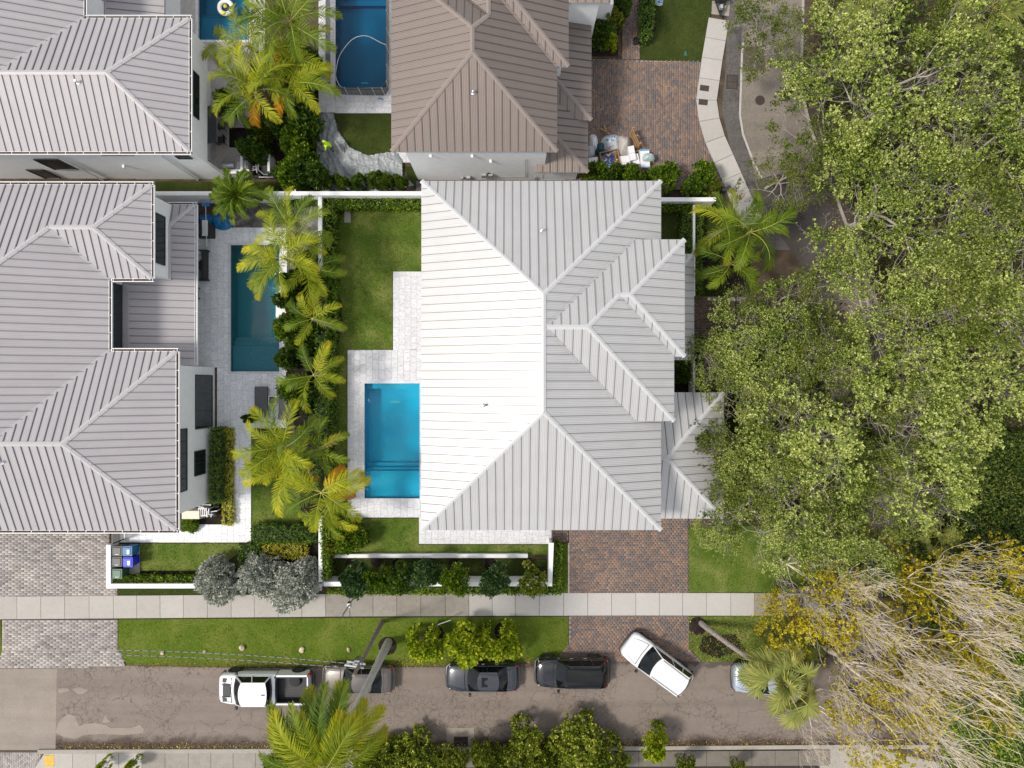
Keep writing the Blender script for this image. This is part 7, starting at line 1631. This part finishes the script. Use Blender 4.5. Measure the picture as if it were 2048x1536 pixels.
# tall shrubs beside the silver sheet
GA = 'tall shrubs beside the silver sheet'
for (px,py,r,k,lab) in [(604,235,34,'dark','dark tall shrub right below the big palms'),(592,275,36,'green','lighter tall shrub in the middle of the screen row'),(607,310,36,'green','bushy tall shrub beside the worker'),(588,345,35,'green','tall shrub next to the pump yard'),(622,350,30,'dark','dark shrub at the bottom of the screen row'),
      (560,250,22,'dark','small dark shrub under the palm fronds by the lawn patch'),(510,300,24,'dark','low dark shrub behind the pump yard wall'),(460,210,18,'dark','dark shrub under the lowest palm fronds'),(618,120,20,'dark','dark shrub between palms and pool fence'),(600,180,24,'dark','dark shrub beside the pool fence corner'),(520,262,18,'hedge','mottled shrub below the rust-tipped frond')]:
    shrub(px,py,r,2.3,k,lab,group=GA)
GH = 'shrubs in a row against the boundary wall'
for i,(px,r,k,lab) in enumerate([(656,15,'darkb','first shrub of the wall row, by the tall screen'),(684,15,'green','second shrub of the wall row'),(714,17,'darkb','third, darker shrub of the wall row'),(748,18,'darkb','tallest pointed shrub of the wall row'),(776,12,'hedge','small pale shrub of the wall row'),(801,15,'green','last shrub of the wall row, by the gravel strip')]):
    shrub(px,364 if i != 3 else 358,r,1.5,k,lab,group=GH)
GD = 'shrubs along the edge of the brick driveway'
for (px,py,r,k,lab) in [(1190,350,22,'hedge','shrub below the wrapped bundles next to the lower brown roof'),(1225,352,20,'dark','shrub in front of the cyan-taped carton'),(1262,352,22,'hedge','shrub in front of the timber tray'),(1325,352,30,'green','rounded shrub behind the roof corner'),(1398,358,33,'green','big glossy shrub next to the mailbox'),(1430,375,14,'deep','thin straggly shrub by the mailbox')]:
    shrub(px,py,r,1.8,k,lab,group=GD)
# garden in front of the white block
shrub(1222,38,24,2.2,'deep','bright green shrub against the white block'); shrub(1240,12,18,2.0,'dark','dark shrub beside the brick garden path'); shrub(1202,72,26,1.6,'dark','dark low shrub below the white block'); shrub(1222,85,15,1.6,'lime','small yellow-green shrub at the path edge')
# shrubs between the terrace and the back lawn
GC = 'dense shrubs between pool terrace and back lawn'
for (px,py,r,k,lab) in [(585,560,22,'dark','dark shrub below the upper palms'),(574,600,20,'dark','shrub brushing the white pool block'),(580,655,28,'hedge','bushy shrub at the lower end of the teal pool'),(605,690,26,'dark','dark shrub between two small palms'),(578,715,20,'dark','dark shrub at the terrace corner'),(625,660,22,'dark','dark shrub hugging the back lawn wall'),
      (590,780,26,'hedge','shrub above the loungers and second palm group'),(622,800,24,'dark','dark shrub beside the lawn wall below the small palm'),(600,620,20,'dark','dark shrub under the single small palm'),(640,560,18,'dark','dark shrub on the far side of the upper palms'),(615,520,18,'dark','dark shrub under the upper palm crown'),(502,836,8,'dark','tiny round plant beside the lounger')]:
    shrub(px,py,r,1.9,k,lab,group=GC)
shrub(380,1050,16,.6,'hedge','low bright plant spilling below the beige equipment cover'); shrub(450,870,10,.5,'hedge','tiny shrub at the top of the clipped hedge') if False else None
shrub(1362,752,16,1.2,'hedge','rounded shrub in the gap between entry and garage roofs')
# hedges
def H(px4, z0, z1, leaf, label, seed, dens=70, ln=.11, **k): return hedge_obj('hedge', [at2(x,y,z1) for x,y in px4], z0, z1, M[leaf], label, ln, dens, seed=seed, **k)
H([(645,392),(843,392),(843,413),(645,413)], 0, 1.3, 'lf_hedge', 'long bright hedge along the top of the back lawn', 1, 90)
H([(646,415),(668,415),(670,640),(664,760),(664,860),(646,860)], 0, 1.4, 'lf_hedge', 'tall hedge between the back lawn and the white wall', 2, 80, cat='hedge')
H([(631,566),(653,566),(653,1036),(631,1036)], 0, 1.85, 'lf_dark', 'ragged dark hedge growing over the wall between terrace palms and back lawn', 3, 60, ragged=.2)
H([(420,858),(440,858),(440,1005),(418,1005)], 0, 1.5, 'lf_dark', 'tall dark clipped hedge against the white wall', 4, 110, .09)
H([(445,858),(463,858),(463,1050),(445,1050)], 0, .6, 'lf_gold', 'low yellow variegated hedge beside the dark clipped hedge', 5, 150, .08)
H([(503,1052),(628,1055),(628,1085),(503,1085)], 0, 1.2, 'lf_dark', 'dark clipped block hedge above the silver shrubs', 6, 110, .09)
H([(522,1088),(612,1090),(612,1116),(522,1116)], 0, .7, 'lf_gold', 'yellow variegated clipped hedge above the silver shrubs', 7, 150, .08)
H([(478,1092),(520,1092),(520,1160),(478,1160)], 0, .9, 'lf_dark', 'dark shrubby hedge between the silver shrubs', 8, 80)
H([(224,1154),(400,1155),(400,1168),(224,1168)], 0, .8, 'lf_hedge', 'narrow bright hedge inside the bin enclosure wall', 9, 120)
H([(643,1042),(656,1042),(656,1158),(645,1158)], 0, 1.7, 'lf_hedge', 'leafy hedge climbing the wall next to the front planter', 10, 100)
H([(655,1176),(1120,1176),(1120,1188),(655,1188)], 0, .45, 'lf_hedge', 'low green edging between the front wall and pavement', 11, 100)
H([(1110,1088),(1122,1088),(1122,1186),(1110,1186)], 0, .8, 'lf_hedge', 'narrow hedge beside the brick driveway and front wall', 12, 110)
H([(1324,404),(1386,404),(1386,417),(1324,417)], 0, 1.1, 'lf_hedge', 'hedge at the top of the small front lawn', 13, 100)
H([(1368,418),(1384,418),(1384,588),(1368,588)], 0, 1.1, 'lf_dark', 'dark hedge down the side of the small front lawn', 14, 90)
H([(1393,412),(1404,412),(1404,590),(1393,590)], 0, .9, 'lf_dark', 'dark hedge outside the thin white wall', 15, 90)
H([(1392,672),(1404,672),(1404,782),(1392,782)], 0, .9, 'lf_dark', 'dark hedge between entry path and garage', 16, 90)
H([(1283,-20),(1308,-20),(1308,40),(1302,70),(1283,78)], 0, 1.0, 'lf_dark', 'thick dark hedge beside the brick garden path', 17, 90)
H([(560,395),(636,395),(636,404),(560,404)], 0, 1.0, 'lf_dark', 'dark hedge behind the palms along the boundary wall', 18, 80)
H([(1348,718),(1384,718),(1384,735),(1348,735)], 0, .9, 'lf_dark', 'short dark hedge tucked below the entry roof', 19, 90)
# plants along the far kerb
GK = 'leafy shrubs along the far kerb'
for (px,py,r,k,h,lab) in [(830,1514,46,'kerb2',2.0,'bushy kerb shrub beside the coconut palm'),(905,1520,30,'kerb2',2.2,'low kerb shrub below the storm grate'),(968,1500,28,'deep',2.8,'narrow kerb shrub just past the storm grate'),(1052,1480,38,'deep',2.1,'tall kerb shrub next to the biggest one'),(1155,1486,54,'kerb2',2.1,'biggest kerb shrub, dark green with yellow tips'),(1215,1522,42,'kerb2',2.4,'kerb shrub spreading under the biggest one'),
      (1310,1490,28,'lime',2.4,'thin bright sapling on the far kerb'),(1375,1525,20,'deep',2.0,'small plant past the bright sapling'),(1085,1525,36,'kerb2',2.0,'low kerb plant in front of the tall kerb shrub'),(985,1530,34,'kerb2',2.0,'low kerb plant beneath the narrow shrub'),(560,1530,30,'deep',2.2,'kerb shrub below the coconut fronds'),(205,1535,12,'lime',1.6,'tiny bright tuft near the yellow pad'),(262,1533,12,'lime',1.6,'second tiny bright tuft along the far pavement'),(1480,1530,14,'deep',1.6,'small plant near the street end'),(790,1522,44,'kerb2',1.8,'kerb shrub filling the gap beside the coconut palm'),(870,1526,36,'deep',1.8,'low kerb shrub between two bushier ones'),(1020,1528,40,'kerb2',1.6,'low spreading kerb shrub just past the narrow one'),(1120,1534,44,'kerb2',1.6,'low kerb shrub below the biggest one'),(745,1528,40,'kerb2',2.0,'kerb shrub to the side of the coconut crown')]:
    shrub(px,py,r,h,k,lab,group=GK)

# ================================================================== PALMS
def pb(px, py, z, lx=0, ly=0): v = at(px, py, z); return (v.x + lx, v.y + ly, .05)
def pc_(px, py, z): v = at(px, py, z); return (v.x, v.y, v.z)
G1 = 'feather palms beside the corner pool'
palm('feather_palm', pb(505,80,4.6,.2,.1), pc_(498,92,4.6), [110,150,185,215,262,300,338,20,60,88], 'lime', 'feather palm over the corner pool edge', G1, seed=1, scale=1.15)
palm('feather_palm', pb(575,40,5.2), pc_(580,45,5.2), [95,140,175,215,255,290,330,5,35,65,120], 'deep', 'tallest feather palm at the top edge', G1, seed=2, scale=1.2)
palm('feather_palm', pb(585,120,4.4), pc_(575,118,4.4), [35,75,110,150,200,250,285,318,350], 'lime', 'feather palm in the middle of the group by the fence', G1, seed=3, scale=1.1)
palm('feather_palm', pb(510,185,4.6), pc_(512,188,4.6), [105,140,165,205,235,262,300,330,15,60], 'lime', 'feather palm with a rust-coloured lower frond', G1, seed=4, scale=1.15, rust=(5,))
palm('feather_palm', pb(592,165,4.4), pc_(585,168,4.4), [120,160,190,230,280,312,345,25,70,95], 'lime', 'feather palm nearest the screened pool corner', G1, seed=5, scale=1.05, rust=(3,))
palm('feather_palm', pb(470,215,3.2), pc_(470,215,3.2), [100,150,200,240,290,340,40], 'deep', 'low dark feather palm beside the dining terrace', G1, seed=6, scale=.7)
palm('areca_palm', pb(478,395,2.6), pc_(478,392,2.6), list(range(0,360,17)), 'areca', 'bushy dark areca palm in front of the boundary wall', None, seed=7, scale=1.0, r=.07)
for dx,dy,sd in ((.35,.2,71),(-.3,-.25,72)):
    palm('areca_palm', (pb(478,395,2.2)[0]+dx, pb(478,395,2.2)[1]+dy, .05), (pc_(478,395,2.3)[0]+dx, pc_(478,395,2.3)[1]+dy, 2.1), list(range(8,368,30)), 'areca', 'areca stem at the boundary wall leaning towards the ' + ('gravel' if sd == 71 else 'blue sacks'), 'stems of the areca clump', seed=sd, scale=.8, r=.05)
G2 = 'feather palms between teal pool and back lawn'
palm('feather_palm', pb(578,465,4.4,.2), pc_(585,460,4.4), [88,55,120,150,25,205,238,350,320], 'lime', 'uppermost feather palm, fronds over the boundary wall', G2, seed=8, scale=1.05)
palm('feather_palm', pb(572,520,4.8), pc_(568,515,4.8), [165,190,218,240,275,310,340,105,70,20], 'lime', 'feather palm reaching out over the teal pool', G2, seed=9, scale=1.1)
palm('feather_palm', pb(620,530,4.2), pc_(618,532,4.2), [10,345,300,262,225,110,140,60], 'lime', 'feather palm arching over the hedge to the back lawn', G2, seed=10, scale=.95)
palm('feather_palm', pb(660,652,3.6,-.1,-.0), pc_(626,638,3.4), [78,150,200,235,340,10,110], 'lime', 'small feather palm with a pale stem leaning out of the mulch', G2, seed=11, scale=.82)
palm('feather_palm', pb(628,748,3.6), pc_(628,750,3.6), [28,62,110,172,205,262,318,345], 'lime', 'small star-shaped palm above the loungers', G2, seed=12, scale=.85)
G3 = 'feather palms beside the marble terrace'
palm('feather_palm', pb(566,890,4.6), pc_(566,893,4.6), [118,145,95,35,60,175,200,240,320,290], 'lime', 'feather palm with fronds over the loungers', G3, seed=13, scale=1.1)
palm('feather_palm', pb(578,945,4.4), pc_(575,940,4.4), [165,190,60,100,285,255,30,330], 'lime', 'feather palm leaning over the small side lawn', G3, seed=14, scale=1.1, rust=(7,))
palm('feather_palm', pb(640,895,3.8), pc_(640,897,3.8), [40,75,120,10,330,290,200], 'deep', 'shaded feather palm against the wall in the middle of the lower group', G3, seed=15, scale=.8)
palm('feather_palm', pb(640,990,4.6), pc_(643,985,4.6), [88,55,30,352,325,295,260,205,150,125,10], 'lime', 'feather palm reaching over the marble terrace to the cyan pool', G3, seed=16, scale=1.12)
palm('feather_palm', pb(655,1020,3.8), pc_(650,1022,3.8), [190,215,300,335,20,60], 'lime', 'lowest feather palm, its fronds touching the white wall', G3, seed=17, scale=.8)
G4 = 'feather palms in the front garden by the pavement'
palm('feather_palm', pb(1450,450,3.8), pc_(1455,455,3.8), [105,80,160,35,350,215,250,300], 'lime', 'feather palm at the end of the short white wall', G4, seed=18, scale=1.0)
palm('feather_palm', pb(1505,470,4.2), pc_(1500,465,4.2), [150,40,20,350,300,250,190,75], 'deep', 'dark feather palm leaning towards the lane', G4, seed=19, scale=1.05)
palm('feather_palm', pb(1462,520,3.6), pc_(1460,528,3.6), [50,20,100,150,205,225,285,310,340], 'deep', 'feather palm above the entry path', G4, seed=20, scale=1.0)
# coconut palm over the street
b = at(777, 1284, .05); c = at(652, 1538, 14.4)
palm('coconut_palm', b, c, [92,76,112,58,128,42,100,84,145,20,165,190,215,240,265,290,320,350,68,120,50,106,135,88,72], 'coco', 'tall coconut palm whose trunk crosses the taupe car', None, seed=21, r=.20, trunk_mat='palm_trunk_pale', shaft=False, scale=.95)
# fan palms
b = at(1402, 1246, .05); c = at(1566, 1364, 5.2)
palm('fan_palm', b, c, [i*137.5 for i in range(32)], 'fan', 'fan palm with long leaning trunk above the pale blue car', 'fan palms', seed=22, r=.14, shaft=False, scale=1.42)
palm('fan_palm', at(1650,70,.05), at(1722,-18,7.5), [i*137.5 for i in range(22)], 'fan', 'fan palm at the top edge beside the lane', 'fan palms', seed=23, r=.13, shaft=False, scale=1.25)
palm('fan_palm', at(1935,70,.05), at(1982,22,8.5), [i*137.5 for i in range(24)], 'fan', 'fan palm in the top corner above the bright trees', 'fan palms', seed=24, r=.15, shaft=False, scale=1.35)
palm('fan_palm', at(1880,1070,.05), at(1882,1072,2.2), [i*360/14 for i in range(14)], 'fan', 'small fan palm half buried under the bare twigs', 'fan palms', seed=25, r=.10, shaft=False, scale=.9)
